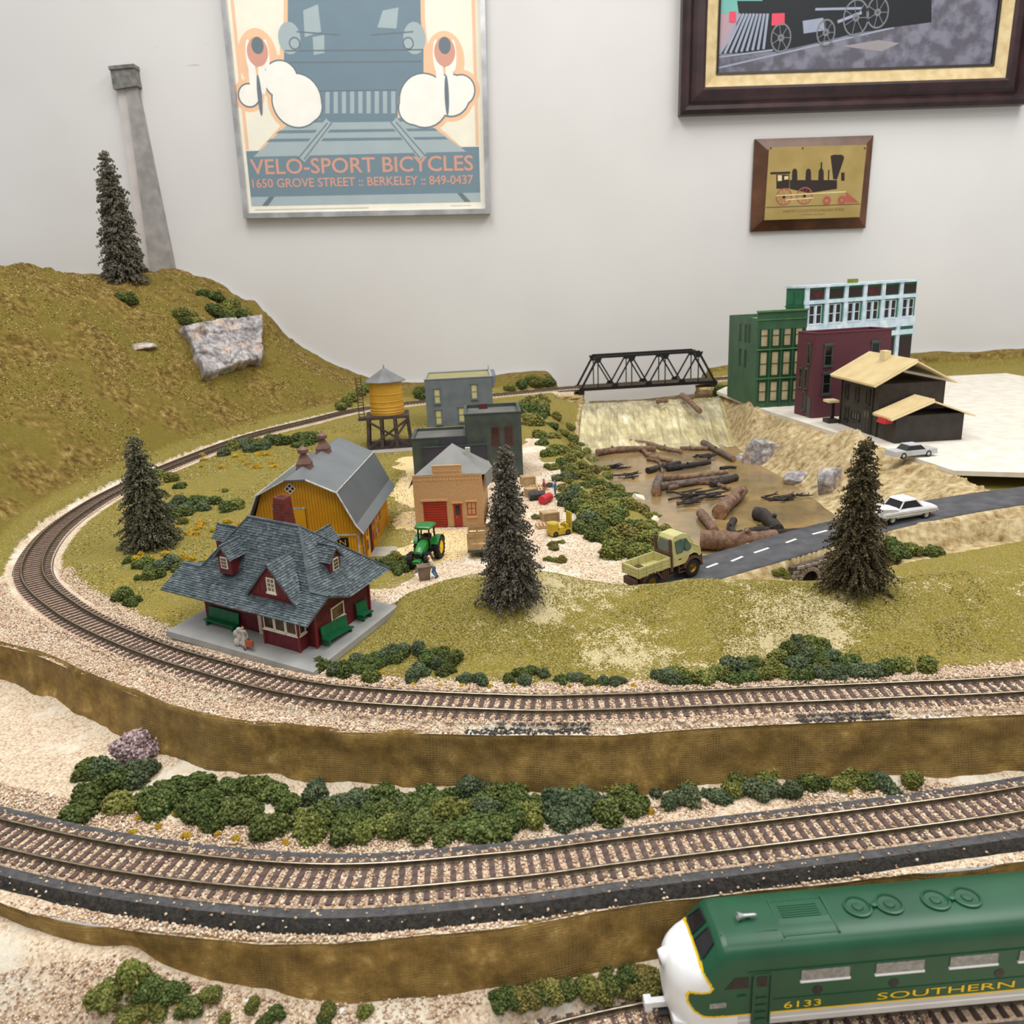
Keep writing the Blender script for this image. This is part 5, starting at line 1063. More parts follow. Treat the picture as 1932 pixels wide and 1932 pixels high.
        for i in range(2):
            for j in range(3): p.fbox(f, -2.2 + i * 2.35, -0.2 + i * 2.35, 1 + j * 2.45, 2.9 + j * 2.45, 0.75, 0.95)
        p.build('panes', DK, e)
    dormer(34.8, 26.5, 42.3, 0); dormer(104, 55.5, 42.6, PI / 2); dormer(4, 56, 41.8, -PI / 2); dormer(78, 84, 42.6, PI)
    # chimney
    c = bpy.data.objects.new('chimney', None); COL.objects.link(c); c.parent = t; c.location = (63 * S, 57 * S, 58 * S)
    ch = MB(); ch.hexa([(-6, -6, -6), (6, -6, -6), (6, 6, -6), (-6, 6, -6), (-3.9, -3.9, 30), (3.9, -3.9, 30), (3.9, 3.9, 30), (-3.9, 3.9, 30)]); ch.build('stack', BR, c)
    cc = MB()
    for k in range(17):
        z = -4 + k * 2.0; h = 6 - (z + 6) / 36 * 2.1 + 0.25; cc.box(-h, h, -h, h, z, z + 1.35)
    tag(cc.build('brick_courses', BR, c), kind='stuff'); MB().box(-2.6, 2.6, -2.6, 2.6, 29.9, 30.1).build('flue', pmat('flue_dark', C3(60, 22, 18), None, 90, 0.8), c)
    # benches of the platform (loose furniture)
    def bench(lx, ly, ang, label, L=25):
        m = Matrix.LocRotScale(t.location, t.rotation_euler, None) @ Vector((lx * S, ly * S, 0)); e = thing('station_bench', label, 'bench', (m.x / S, m.y / S, m.z / S), 0, 'green station benches', (rx, ry, rot + ang)); b = MB()
        MB().hexa([(-L / 2, -5.5, 4.0), (L / 2, -5.5, 4.0), (L / 2, 0, 3.4), (-L / 2, 0, 3.4), (-L / 2, -5.5, 4.9), (L / 2, -5.5, 4.9), (L / 2, 0, 4.4), (-L / 2, 0, 4.4)]).build('seat', GR, e)
        MB().hexa([(-L / 2, -0.6, 3.6), (L / 2, -0.6, 3.6), (L / 2, 0.4, 3.6), (-L / 2, 0.4, 3.6), (-L / 2, 1.0, 12), (L / 2, 1.0, 12), (L / 2, 1.9, 12), (-L / 2, 1.9, 12)]).build('backrest', GR, e)
        for z in (6.2, 8.2, 10.2): MB().box(-L / 2, L / 2, -0.5 + (z - 3.6) * 0.19, 0 + (z - 3.6) * 0.19, z, z + 0.5).build('slat', GR, e)
        for s in (-1, 1): MB().box(s * (L / 2 - 2) - 0.7, s * (L / 2 - 2) + 0.7, -5, 1.2, 0, 4).build('leg', GR, e)
        return e
    bench(31, Y0 - 2.6, 0, 'green bench under the station eave left of the white door', 27); bench(X1 + 2.6, 40, PI / 2, 'long green bench against the right station wall', 27); bench(X1 + 2.6, 71, PI / 2, 'green bench end-on at the far right station corner', 12)
    return t
station()

# ------------------------------------------------------------------ yellow barn
def barn():
    x, y, rot, zb, W, L, we, ze, wk, zk, zp, jh, oh = -169.7, 624.5, -0.04, 28.2, 89.0, 126.0, 50.2, 61.0, 32.4, 95.1, 111.5, 26.2, 10.0
    yf = -8.0                                  # front wall line, from the fitted eave tips
    t = thing('yellow_barn', 'yellow gambrel barn with grey roof and two brown cupolas', 'barn', (x, y, zb), rot); z0 = 0; ze -= zb; zk -= zb; zp -= zb; cx = 0.0
    YE = pmat('barn_yellow', C3(226, 162, 24), C3(206, 142, 16), 60, 0.55); RF = pmat('barn_grey_roof', C3(108, 113, 117), C3(96, 101, 105), 30, 0.42, 0.1, 300, spec=0.5); RL = pmat('barn_roof_lower', C3(90, 94, 98), C3(82, 86, 90), 30, 0.5); ED = pmat('chipped_white_edge', C3(206, 206, 200), C3(160, 160, 156), 200, 0.6); BRN = pmat('cupola_brown', C3(116, 84, 74), C3(98, 70, 62), 100, 0.5); BK = pmat('barn_black', C3(22, 20, 18), None, 80, 0.6)
    zc = zk + (zp - zk) * 0.70; wc = wk * 0.27       # clipped gable top
    gp = [(cx - W / 2, 0), (cx + W / 2, 0), (cx + W / 2, ze - 2), (cx + wk - 1, zk - 1.5), (cx + wc, zc - 1), (cx - wc, zc - 1), (cx - wk + 1, zk - 1.5), (cx - W / 2, ze - 2)]
    def gw(yy, name): MB().fprism(frame((0, yy, 0), (1, 0, 0), (0, 1, 0)), gp, 0, 1.2).build(name, YE, t)
    gw(yf + 3, 'front_wall'); gw(L + yf + 3, 'rear_wall'); MB().box(cx + W / 2 - 1.2, cx + W / 2, yf + 4, L + yf + 4, 0, ze).build('side_wall', YE, t); MB().box(cx - W / 2, cx - W / 2 + 1.2, yf + 4, L + yf + 4, 0, ze).build('side_wall', YE, t)
    ff = frame((0, yf + 3, 0), (1, 0, 0), (0, -1, 0)); fs = frame((cx + W / 2, 0, 0), (0, 1, 0), (1, 0, 0))
    bt = MB(); k = -W / 2 + 2
    def topz(a):
        a = abs(a)
        return zc - 1.4 if a <= wc else (zc - 1.4 + (zk - zc) * (a - wc) / (wk - wc) if a <= wk - 1 else zk - 2 + (ze - zk) * (a - wk + 1) / (W / 2 - wk + 1))
    while k < W / 2 - 1: bt.fbox(ff, cx + k, cx + k + 0.35, 0, topz(k) - 0.4, 0, 0.22); k += 2.35
    k = yf + 5
    while k < L + yf: bt.fbox(fs, k, k + 0.35, 0, ze - 1, 0, 0.22); k += 2.6
    tag(bt.build('batten_strips', pmat('barn_yellow_groove', C3(176, 116, 14), None, 100, 0.6), t), kind='stuff')
    A, B = -13.5, 140.0
    def plane(p, name, m, th=1.1): return MB().poly3(p, th).build(name, m, t)
    jp = A + jh
    for s in (1, -1):
        plane([(cx + s * wk, A, zk), (cx + s * wk, B, zk), (cx, B, zp), (cx, jp, zp), (cx + s * wc, A, zc)], 'upper_roof', RF)
        plane([(cx + s * (we - 5), A, ze + 6.5), (cx + s * (we - 5), B, ze + 6.5), (cx + s * wk, B, zk), (cx + s * wk, A, zk)], 'lower_roof', RL)
        plane([(cx + s * (we + 0.5), A, ze - 0.8), (cx + s * (we + 0.5), B, ze - 0.8), (cx + s * (we - 5), B, ze + 6.5), (cx + s * (we - 5), A, ze + 6.5)], 'eave_flare', RF)
        e = MB()
        for p, q in (((cx + s * (we + 0.5), A - .3, ze - 1.2), (cx + s * (we - 5), A - .3, ze + 6)), ((cx + s * (we - 5), A - .3, ze + 6), (cx + s * wk, A - .3, zk - .4)), ((cx + s * wk, A - .3, zk - .4), (cx + s * wc, A - .3, zc - .4))): e.bar(p, q, 0.8, 1.6, (0, 1, 0))
        e.bar((cx + s * wk, A, zk + .2), (cx + s * wk, B, zk + .2), 0.7, 0.5); e.build('verge_trim', ED, t)
    plane([(cx - wc, A, zc), (cx + wc, A, zc), (cx, jp, zp)], 'clipped_gable_roof', RF)
    for cy in (jp + 5, jp + 66):                # cupolas
        c = bpy.data.objects.new('cupola', None); COL.objects.link(c); c.parent = t; c.location = (cx * S, cy * S, zp * S); c.rotation_euler = (0, 0, PI / 4)
        def sq(prof, name):
            MB().lathe([(r * 1.414, z) for r, z in prof], 4, mi=0).build(name, BRN, c)
        e45 = c; sq([(6.6, -6), (5.2, 1.0)], 'cupola_base'); sq([(5.6, 1.0), (5.6, 1.8), (3.2, 6.2), (2.8, 8.0)], 'cupola_neck'); MB().lathe([(2.6, 7.8), (2.6, 9.6), (4.6, 10.6), (4.7, 13.2), (4.3, 13.6), (1.2, 15.6), (0.5, 16.8)], 8).build('cupola_cap', BRN, c)
    # gable dressings: diamond window, hay door rail, big doors trim, sign
    dm = MB(); dm.fprism(ff, [(cx - 7 + a, zc - 9 + b) for a, b in ((0, -5), (5, 0), (0, 5), (-5, 0))], 0, 0.7); dw = dm.build('diamond_window', pmat('white_window', C3(226, 216, 206), None, 100, 0.5), t); pn = MB()
    for a, b in ((0, 2.2), (2.2, 0), (0, -2.2), (-2.2, 0)): pn.fprism(ff, [(cx - 7 + a + i, zc - 9 + b + j) for i, j in ((0, -1.4), (1.4, 0), (0, 1.4), (-1.4, 0))], 0.7, 0.85)
    pn.build('panes', pmat('dark_red_pane', C3(78, 22, 20), C3(30, 16, 16), 300, 0.3), dw)
    MB().fbox(ff, cx - 24, cx + 3, zc - 26.2, zc - 24.8, 0, 0.9).build('door_rail', ED, t); MB().fbox(ff, cx - 22, cx + 3, 20, zc - 26, 0.2, 0.6).build('hay_door', YE, t); MB().fbox(ff, cx + 3, cx + 3.5, 20, zc - 26, 0, 0.75).build('door_seam', pmat('seam_brown', C3(110, 70, 20), None, 80, 0.6), t)
    MB().fbox(ff, cx + W / 2 - 30, cx + W / 2 - 0.5, 28.2, 29.6, 0, 0.9).fbox(ff, cx + W / 2 - 1.6, cx + W / 2 - 0.3, 0, 29, 0, 0.9).build('corner_trim', ED, t)
    sg = MB().fbox(ff, cx + W / 2 - 58, cx + W / 2 - 9, 18.5, 26.5, 0, 0.8).build('sign', BK, t, label='black sign with gold barn lettering'); tx = MB(); put_text(tx, ff, 'BARN', cx + W / 2 - 31, 20.2, 4.8, 20, 0.95); tx.build('lettering', pmat('sign_gold', C3(206, 166, 84), None, 90, 0.5), sg)
    MB().fbox(ff, cx + W / 2 - 24, cx + W / 2 - 14, 11, 16, 0, 0.5).build('notice', pmat('notice_paper', C3(204, 176, 120), C3(150, 110, 70), 400, 0.7), t)
    # side wall: dark doorway and stuck-on posters
    MB().fbox(fs, yf + 34, yf + 46, 0, 28, -0.4, 0.5).build('doorway', BK, t); MB().fbox(fs, yf + 46, yf + 50, 0, 28, 0, 1.0).build('door_edge', pmat('barn_red_door', C3(150, 30, 16), None, 90, 0.5), t)
    MB().fbox(fs, yf + 22, yf + 34, 0, 30, 0.3, 1.4).build('sliding_door', YE, t)
    pc = [C3(120, 92, 66), C3(158, 118, 84), C3(96, 84, 74), C3(176, 92, 60), C3(190, 150, 120), C3(84, 76, 60)]
    for k, (a, b, w_, h) in enumerate(((8, 18, 5, 9), (15, 22, 5, 8), (12, 6, 6, 9), (22, 8, 6, 9), (9, -0.5 + 1, 4, 7), (25, 20, 6, 7), (53, 20, 7, 9), (63, 18, 8, 8), (74, 20, 7, 9), (56, 7, 6, 8), (66, 5, 6, 9), (76, 7, 7, 9), (86, 16, 6, 10), (60, 28, 8, 5))): MB().fbox(fs, yf + a, yf + a + w_, b, b + h, 1.4 if 22 <= a < 34 else 0.2, 1.75 if 22 <= a < 34 else 0.5).build('bill_poster', pmat('bill_paper_%d' % k, pc[k % 6], pc[(k + 2) % 6], 300, 0.7), t)
    MB().box(cx + W / 2 + 1, cx + W / 2 + 22, yf + 28, yf + 54, -0.4, 0.6).build('doorstep', pmat('concrete_step', C3(164, 160, 146), None, 80, 0.8), t)
barn()

# ------------------------------------------------------------------ small tan brick workshop
def brick_mat(name, c1, c2, cm, bw=0.0022, bh=0.0009):
    m, nt, b = nmat(name); L = nt.links.new; tc = N(nt, 'ShaderNodeTexCoord').outputs['Object']; sx = N(nt, 'ShaderNodeSeparateXYZ'); L(tc, sx.inputs[0]); cb = N(nt, 'ShaderNodeCombineXYZ'); L(math2(nt, 'ADD', sx.outputs[0], sx.outputs[1]), cb.inputs[0]); L(sx.outputs[2], cb.inputs[1])
    br = N(nt, 'ShaderNodeTexBrick'); L(cb.outputs[0], br.inputs['Vector']); br.inputs['Color1'].default_value = c1; br.inputs['Color2'].default_value = c2; br.inputs['Mortar'].default_value = cm; br.inputs['Scale'].default_value = 1; br.inputs['Brick Width'].default_value = bw; br.inputs['Row Height'].default_value = bh; br.inputs['Mortar Size'].default_value = bh * 0.14
    L(br.outputs['Color'], b.inputs['Base Color']); b.inputs['Roughness'].default_value = 0.65; bp = N(nt, 'ShaderNodeBump', i_Strength=0.6, i_Distance=0.0002); L(math2(nt, 'SUBTRACT', 1.0, br.outputs['Fac']), bp.inputs['Height']); L(bp.outputs[0], b.inputs['Normal']); return m
def workshop():
    x, y, rot, zb, W, h, D, zr, pxx, pyy = -90.5, 716.0, -0.05, 30.2, 64.1, 49.7, 50, 73, 35.0, 33
    t = thing('brick_workshop', 'tan brick workshop with red roller door and grey hipped roof', 'building', (x, y, zb), rot)
    BR = brick_mat('tan_brick', C3(190, 146, 98), C3(172, 128, 84), C3(206, 172, 128)); RF = pmat('grey_card_roof', C3(132, 132, 130), C3(118, 118, 116), 40, 0.6); RD = pmat('shop_red', C3(158, 46, 34), C3(140, 38, 28), 100, 0.45); TN = pmat('tan_trim', C3(208, 164, 112), None, 100, 0.55); BK = M_GLASS
    MB().box(0, W, 0, 62, 0, h - 8).build('walls', BR, t); ff = frame((0, 0, 0), (1, 0, 0), (0, -1, 0))
    MB().fbox(ff, -0.2, W + 0.2, 0, h, -1.5, 0.4).build('facade', BR, t); MB().fbox(ff, W * 0.29, W * 0.715, h, h + 9, -1.2, 0.3).build('facade_crest', BR, t); MB().fbox(ff, W * 0.285, W * 0.72, h + 0.2, h + 1, 0.3, 0.9).build('crest_ledge', TN, t); MB().fbox(ff, W * 0.285, W * 0.72, h + 8.6, h + 9.5, -1.4, 0.6).build('crest_cap', TN, t); MB().fbox(ff, -0.6, W + 0.6, h - 0.9, h, -1.6, 0.8).build('cornice', TN, t)
    dn = MB()
    for k in range(21): dn.fbox(ff, 1.2 + k * 3.0, 2.8 + k * 3.0, h - 4.6, h - 2.9, 0.4, 0.9)
    for k in range(8): dn.fbox(ff, W * 0.31 + k * 3.2, W * 0.31 + 1.7 + k * 3.2, h + 3.2, h + 4.8, 0.3, 0.8)
    tag(dn.build('dentils', TN, t), kind='stuff')
    g = MB().fbox(ff, 8, 30, 0, 25, 0.4, 0.8).build('roller_door', RD, t, label='red roller door')
    for k in range(10): MB().fbox(ff, 8.2, 29.8, 0.6 + k * 2.42, 2.4 + k * 2.42, 0.8, 1.25).build('door_slat', RD, g)
    MB().fbox(ff, 5.5, 31.5, 25.4, 27.4, 0.4, 2.0).build('lintel', TN, t)
    d = MB().fbox(ff, 36.2, 44, 0, 22, 0.4, 1.0).build('door', RD, t, label='red door with a dark pane'); MB().fbox(ff, 38, 42.2, 11.5, 20.5, 1.0, 1.2).build('pane', BK, d); MB().fbox(ff, 38.5, 39.3, 9, 9.6, 1.0, 1.5).build('handle', TN, d); MB().fbox(ff, 34.6, 45.6, 22.6, 24.4, 0.4, 1.8).build('lintel', TN, t)
    window(t, ff, 49.6, 11.5, 7, 11, RD, BK, 2, 2, 0.8, 0.7, sill=False); MB().fbox(ff, 47.6, 58.6, 8.2, 9.4, 0.4, 1.8).build('sill', TN, t); MB().fbox(ff, 47.6, 58.6, 23.6, 25.2, 0.4, 1.8).build('lintel', TN, t)
    zt = zr; A, B, Cc, Dd, Pk = (-5, 1.6, h - 9), (W + 3.5, 1.6, h - 9), (W + 3.5, 65, h - 9), (-5, 65, h - 9), (pxx, pyy, zt)
    e1, e2 = (1, 1.6, h - 1.5), (W - 1, 1.6, h - 1.5)
    for pl in ([(-5, 1.6, h - 12), (0.5, 1.6, h - 0.5), Pk, (-5, 65, h - 12)], [(0.5, 1.6, h - 0.5), (W + 2.5, 1.6, h - 0.5), Pk], [(W + 2.5, 1.6, h - 0.5), (W + 7, 40, h - 2), Pk], [(W + 7, 40, h - 2), (W + 2, 65, h - 2), (-5, 65, h - 12), Pk]): MB().poly3(pl, 0.7).build('roof_panel', RF, t)
    MB().poly3([(W + 2.5, 1.6, h - 0.5), (W + 7, 40, h - 2), (W + 7, 40, h - 16), (W + 2.5, 12, h - 16)], 0.6).build('roof_flap', RF, t); MB().box(48, 52.5, 22, 26.5, 60, 70).build('vent', pmat('pale_vent', C3(180, 186, 176), None, 80, 0.5), t)
    # low loading dock beside it
    dk = thing('loading_dock', 'tan flat loading dock between workshop and fir tree', 'platform', (-22, 700, 30.2), rot); MB().box(0, 26, -26, 66, 0, 13).build('dock_body', pmat('tan_dock', C3(206, 178, 148), C3(190, 162, 132), 80, 0.7), dk); MB().box(-0.5, 26.5, -26.5, 66.5, 13, 14).build('dock_top', pmat('tan_dock_top', C3(214, 190, 162), None, 80, 0.7), dk)
workshop()

# ------------------------------------------------------------------ dark green two-block warehouse
def parapet_block(t, x0, x1, y0, y1, h, mw, mr, mc, nm='block', over=0.8, drop=4):
    MB().box(x0, x1, y0, y1, 0, h - drop).build(nm + '_walls', mw, t); MB().box(x0 + 1.5, x1 - 1.5, y0 + 1.5, y1 - 1.5, h - drop, h - drop + 0.4).build('flat_roof', mr, t)
    for a, b, c, d in ((x0, x1, y0, y0 + 1.8), (x0, x1, y1 - 1.8, y1), (x0, x0 + 1.8, y0 + 1.8, y1 - 1.8), (x1 - 1.8, x1, y0 + 1.8, y1 - 1.8)):
        MB().box(a, b, c, d, h - drop, h - 0.8).build('parapet', mw, t); MB().box(a - over, b + over, c - over * (c == y0), d + over * (d == y1), h - 0.8, h + 0.4).build('coping', mc, t)
def warehouse():
    t = thing('green_warehouse', 'dark green two-block warehouse behind the tan workshop', 'building', (-108.3, 877, 34.4), 0.033); W1, h1, W2, h2 = 60.3, 50.1, 63.1, 74.5
    GW = pmat('dark_green_brick', C3(72, 82, 74), C3(56, 64, 58), 60, 0.6, 0.3, 900); RF = pmat('dusty_tar_roof', C3(104, 104, 100), C3(88, 88, 84), 50, 0.75); CP = pmat('slate_coping', C3(64, 72, 72), None, 80, 0.55); RD = pmat('maroon_frame', C3(96, 40, 40), None, 80, 0.5)
    parapet_block(t, 0, W1, 0, 62, h1, GW, RF, CP, 'low', drop=3); parapet_block(t, W1, W1 + W2, 0, 68, h2, GW, RF, CP, 'tall')
    ff = frame((0, 0, 0), (1, 0, 0), (0, -1, 0))
    for a in (90, 105): window(t, ff, a, 40, 7.5, 18, RD, glass_dark('maroon_dark', C3(46, 24, 22)), 1, 2, 0.8, 0.8)
    BL = pmat('blue_black_shed', C3(58, 56, 70), None, 60, 0.6); MB().fbox(ff, 32, 60, 20, h1 - 1, 0, 2).build('dark_panel', BL, t); MB().fbox(ff, 13, 82, 10, 40, 0, 3).build('lean_to', BL, t); MB().fbox(ff, 12.5, 83, 39.5, 40.5, 0, 3.6).build('lean_to_cap', CP, t)
    MB().box(77, 87, 55, 62, h2 - 4, h2 + 2.5).build('chimney', pmat('maroon_brick', C3(92, 44, 50), None, 90, 0.6), t)
warehouse()

# ------------------------------------------------------------------ grey-blue house at the back
def greyhouse():
    zb = 40.0; t = thing('grey_house', 'grey-blue three-storey house with olive roof by the back track', 'building', (-121.8, 1199, zb), 0.045); W, h, D = 101, 112.9 - zb, 95
    GB = pmat('grey_blue_wall', C3(112, 120, 126), C3(100, 108, 114), 60, 0.6, 0.3, 700); OL = pmat('olive_roof', C3(158, 152, 104), None, 60, 0.7); LG = pmat('pale_grey_trim', C3(158, 164, 166), None, 80, 0.55)
    parapet_block(t, 0, W, 0, D, h, GB, OL, LG, 'house', drop=2.5); ff = frame((0, 0, 0), (1, 0, 0), (0, -1, 0))
    MB().hexa([(W + 0.2, 2, h - 18), (W + 3, 2, h - 18), (W + 3, D - 2, h - 18), (W + 0.2, D - 2, h - 18), (W + 0.2, 2, h), (W + 7, 2, h), (W + 7, D - 2, h), (W + 0.2, D - 2, h)]).build('side_cornice', GB, t)
    for a, b in ((14, 37), (70, 41), (14, 5), (49, 7)): window(t, ff, a, b, 7.5, 20, LG if False else GB, M_YELPANE, 1, 2, 1.1, 0.8, lintel=True, depth=0.9)
    MB().cyl((W - 2, D - 3, h), (W - 2, D - 3, h + 7), 1.2, 0.5, 8).build('finial', LG, t)
greyhouse()

# ------------------------------------------------------------------ water tower
def tower():
    x, y, zd, r = -164.2, 1089.7, 81.8, 23.0; zg_ = gh(x, y - 20); t = thing('water_tower', 'yellow banded water tower on a dark timber trestle', 'water tower', (x, y, 37.5), 0.12); z0 = 37.5; zd -= z0; ht = 44.4
    YT = pmat('tank_yellow', C3(206, 158, 52), C3(190, 142, 42), 50, 0.45); GY_ = pmat('tin_roof', C3(132, 132, 134), C3(112, 112, 114), 50, 0.4, metal=0.3); TB = pmat('dark_timber', C3(78, 64, 58), C3(58, 46, 42), 120, 0.75, objrand=0.15)
    MB().lathe([(r, zd), (r * 0.965, zd + ht)], 36).build('tank', YT, t, smooth=False)
    for f in (0.07, 0.15, 0.25, 0.4, 0.62): MB().lathe([(r * (1 - 0.035 * f) + 0.1, zd + ht * f), (r * (1 - 0.035 * f) + 0.7, zd + ht * f + 0.4), (r * (1 - 0.035 * f) + 0.1, zd + ht * f + 1.1)], 36, cap=False).build('band', YT, t)
    MB().lathe([(28, zd + ht - 0.6), (28.1, zd + ht + 0.4), (1.5, zd + ht + 17), (0.3, zd + ht + 17.4)], 10).build('roof', GY_, t); MB().cyl((0, 0, zd + ht + 17), (0, 0, zd + ht + 22), 1.0, 0.4, 8).build('finial', GY_, t)
    MB().box(-29, 29, -26, 26, zd - 4, zd - 0.4).build('deck', TB, t); MB().box(-40, 0, -14, 4, zd - 6, zd - 3).build('spout_platform', TB, t); MB().box(-29, 29, -28, 26, 0, 2).build('sill', TB, t)
    for sy in (-24, -8, 8, 24):
        for sx in (-26, -9, 9, 26): MB().bar((sx * 1.12, sy * 1.08, 0), (sx, sy, zd - 4), 4.2, 4.2, (0, 1, 0)).build('post', TB, t)
    for a, b in (((-28, -27.5, 3), (26, -26, zd - 6)), ((28, -27.8, 3), (-26, -26.4, zd - 6)), ((0, -27.5, 3), (26, -26.6, zd - 7)), ((-30, 24, 3), (-28, -24, zd - 6)), ((-30, -24, 3), (-28, 24, zd - 6))): MB().bar(a, b, 3.0, 1.4, (0, 1, 0) if abs(a[1] - b[1]) < 5 else (1, 0, 0)).build('cross_brace', TB, t)
    for xx in (-38.5, -31.5): MB().bar((xx, -6, zd - 4), (xx, -6, zd + ht + 8), 1.1, 1.1, (0, 1, 0)).build('ladder_rail', TB, t)
    for k in range(13): MB().bar((-38.5, -6, zd + 2 + k * 4), (-31.5, -6, zd + 2 + k * 4), 0.8, 0.8).build('rung', TB, t)
    MB().box(-34, 44, -50, 34, -1.6, 0).build('plinth', pmat('grey_card_base', C3(158, 152, 144), None, 60, 0.8), t)
tower()

# ------------------------------------------------------------------ town at right
def arcade_green():
    t = thing('green_townhouse', 'bright green three-storey town building beside the truss bridge', 'building', (372.6, 1187.6, 48), 0.051); W, D, h = 72, 129, 131
    GN = pmat('town_green', C3(58, 98, 70), C3(46, 84, 58), 40, 0.5, 0.2, 600); DG = pmat('town_green_dark', C3(28, 66, 42), None, 60, 0.5); OL = pmat('olive_card', C3(176, 172, 130), None, 60, 0.6); TR = pmat('green_trim', C3(90, 132, 78), C3(66, 112, 70), 80, 0.5)
    MB().box(0, W, 0, D, 0, h - 6).build('walls', GN, t); MB().box(2, W - 2, 2, D - 2, h - 6, h - 5.6).build('flat_roof', OL, t)
    for a, b, c, d in ((0, 1.6, 0, D), (W - 1.6, W, 0, D), (1.6, W - 1.6, D - 1.6, D)): MB().box(a, b, c, d, h - 6, h).build('parapet', GN, t)
    ff = frame((0, 0, 0), (1, 0, 0), (0, -1, 0)); fl = frame((0, D, 0), (0, -1, 0), (-1, 0, 0)); MB().fbox(ff, -1, W + 1, h - 16, h + 10, -2, 1.2).build('front_parapet', GN, t); MB().fbox(ff, -2, W + 2, h + 8.5, h + 11, -2.5, 3).build('cornice', TR, t); MB().fbox(ff, -1.5, W + 1.5, h - 3, h - 1.6, -2, 2.2).build('frieze', TR, t)
    for z in (42.5, 85): MB().fbox(ff, -1.2, W + 1.2, z, z + 2, 0, 2.4).build('string_course', TR, t)
    for k in range(5): MB().fbox(ff, 0.3 + k * 17.3, 2.9 + k * 17.3, 0, h - 16, 0, 1.4).build('pilaster', GN, t)
    for fl_, z, hh in ((0, 4, 34), (1, 48, 34), (2, 91, 30)):
        for k in range(4): window(t, ff, 5.2 + k * 17.3, z + (6 if fl_ == 0 else 0), 9.4, hh - (6 if fl_ == 0 else 0), DG, M_CREAMPANE, 1, 2, 1.6, 0.9, depth=1.0, sill=(fl_ > 0))
    for z in (58, 96):
        for a in ((52, 76, 92) if z == 96 else (54, 78)): window(t, fl, a, z, 4.6, 24, DG, M_GLASS, 1, 1, 0.8, depth=0.6)
arcade_green()
def maroon():
    t = thing('maroon_townhouse', 'maroon brick town building between green and black buildings', 'building', (417.9, 1080.1, 48), 0.182); W, D, h = 112, 46, 114.7
    MR = brick_mat('maroon_brick_wall', C3(98, 44, 58), C3(88, 38, 50), C3(80, 36, 46)); CP = pmat('maroon_cap', C3(112, 54, 64), None, 80, 0.5); GF = pmat('grey_green_frame', C3(72, 84, 80), C3(58, 68, 64), 90, 0.5)
    parapet_block(t, 0, W, 0, D, h, MR, pmat('dark_roof', C3(70, 34, 42), None, 60, 0.7), CP, 'town', drop=5); ff = frame((0, 0, 0), (1, 0, 0), (0, -1, 0)); fl = frame((0, D, 0), (0, -1, 0), (-1, 0, 0))
    for a, b in ((14, 72), (84, 72), (14, 34), (84, 34)): window(t, ff, a, b, 9.5, 24, GF, M_GLASS, 1, 2, 1.5, 0.9, lintel=True, depth=1.0)
    for a, b in ((28, 74), (10, 40), (24, 40), (22, 10)): window(t, fl, a, b, 6, 24 if b > 20 else 22, GF, M_GLASS, 1, 2, 1.1, 0.8, lintel=True, depth=0.8)
    MB().fbox(fl, 33, 41, 0, 29, 0, 0.8).build('door', GF, t)
maroon()
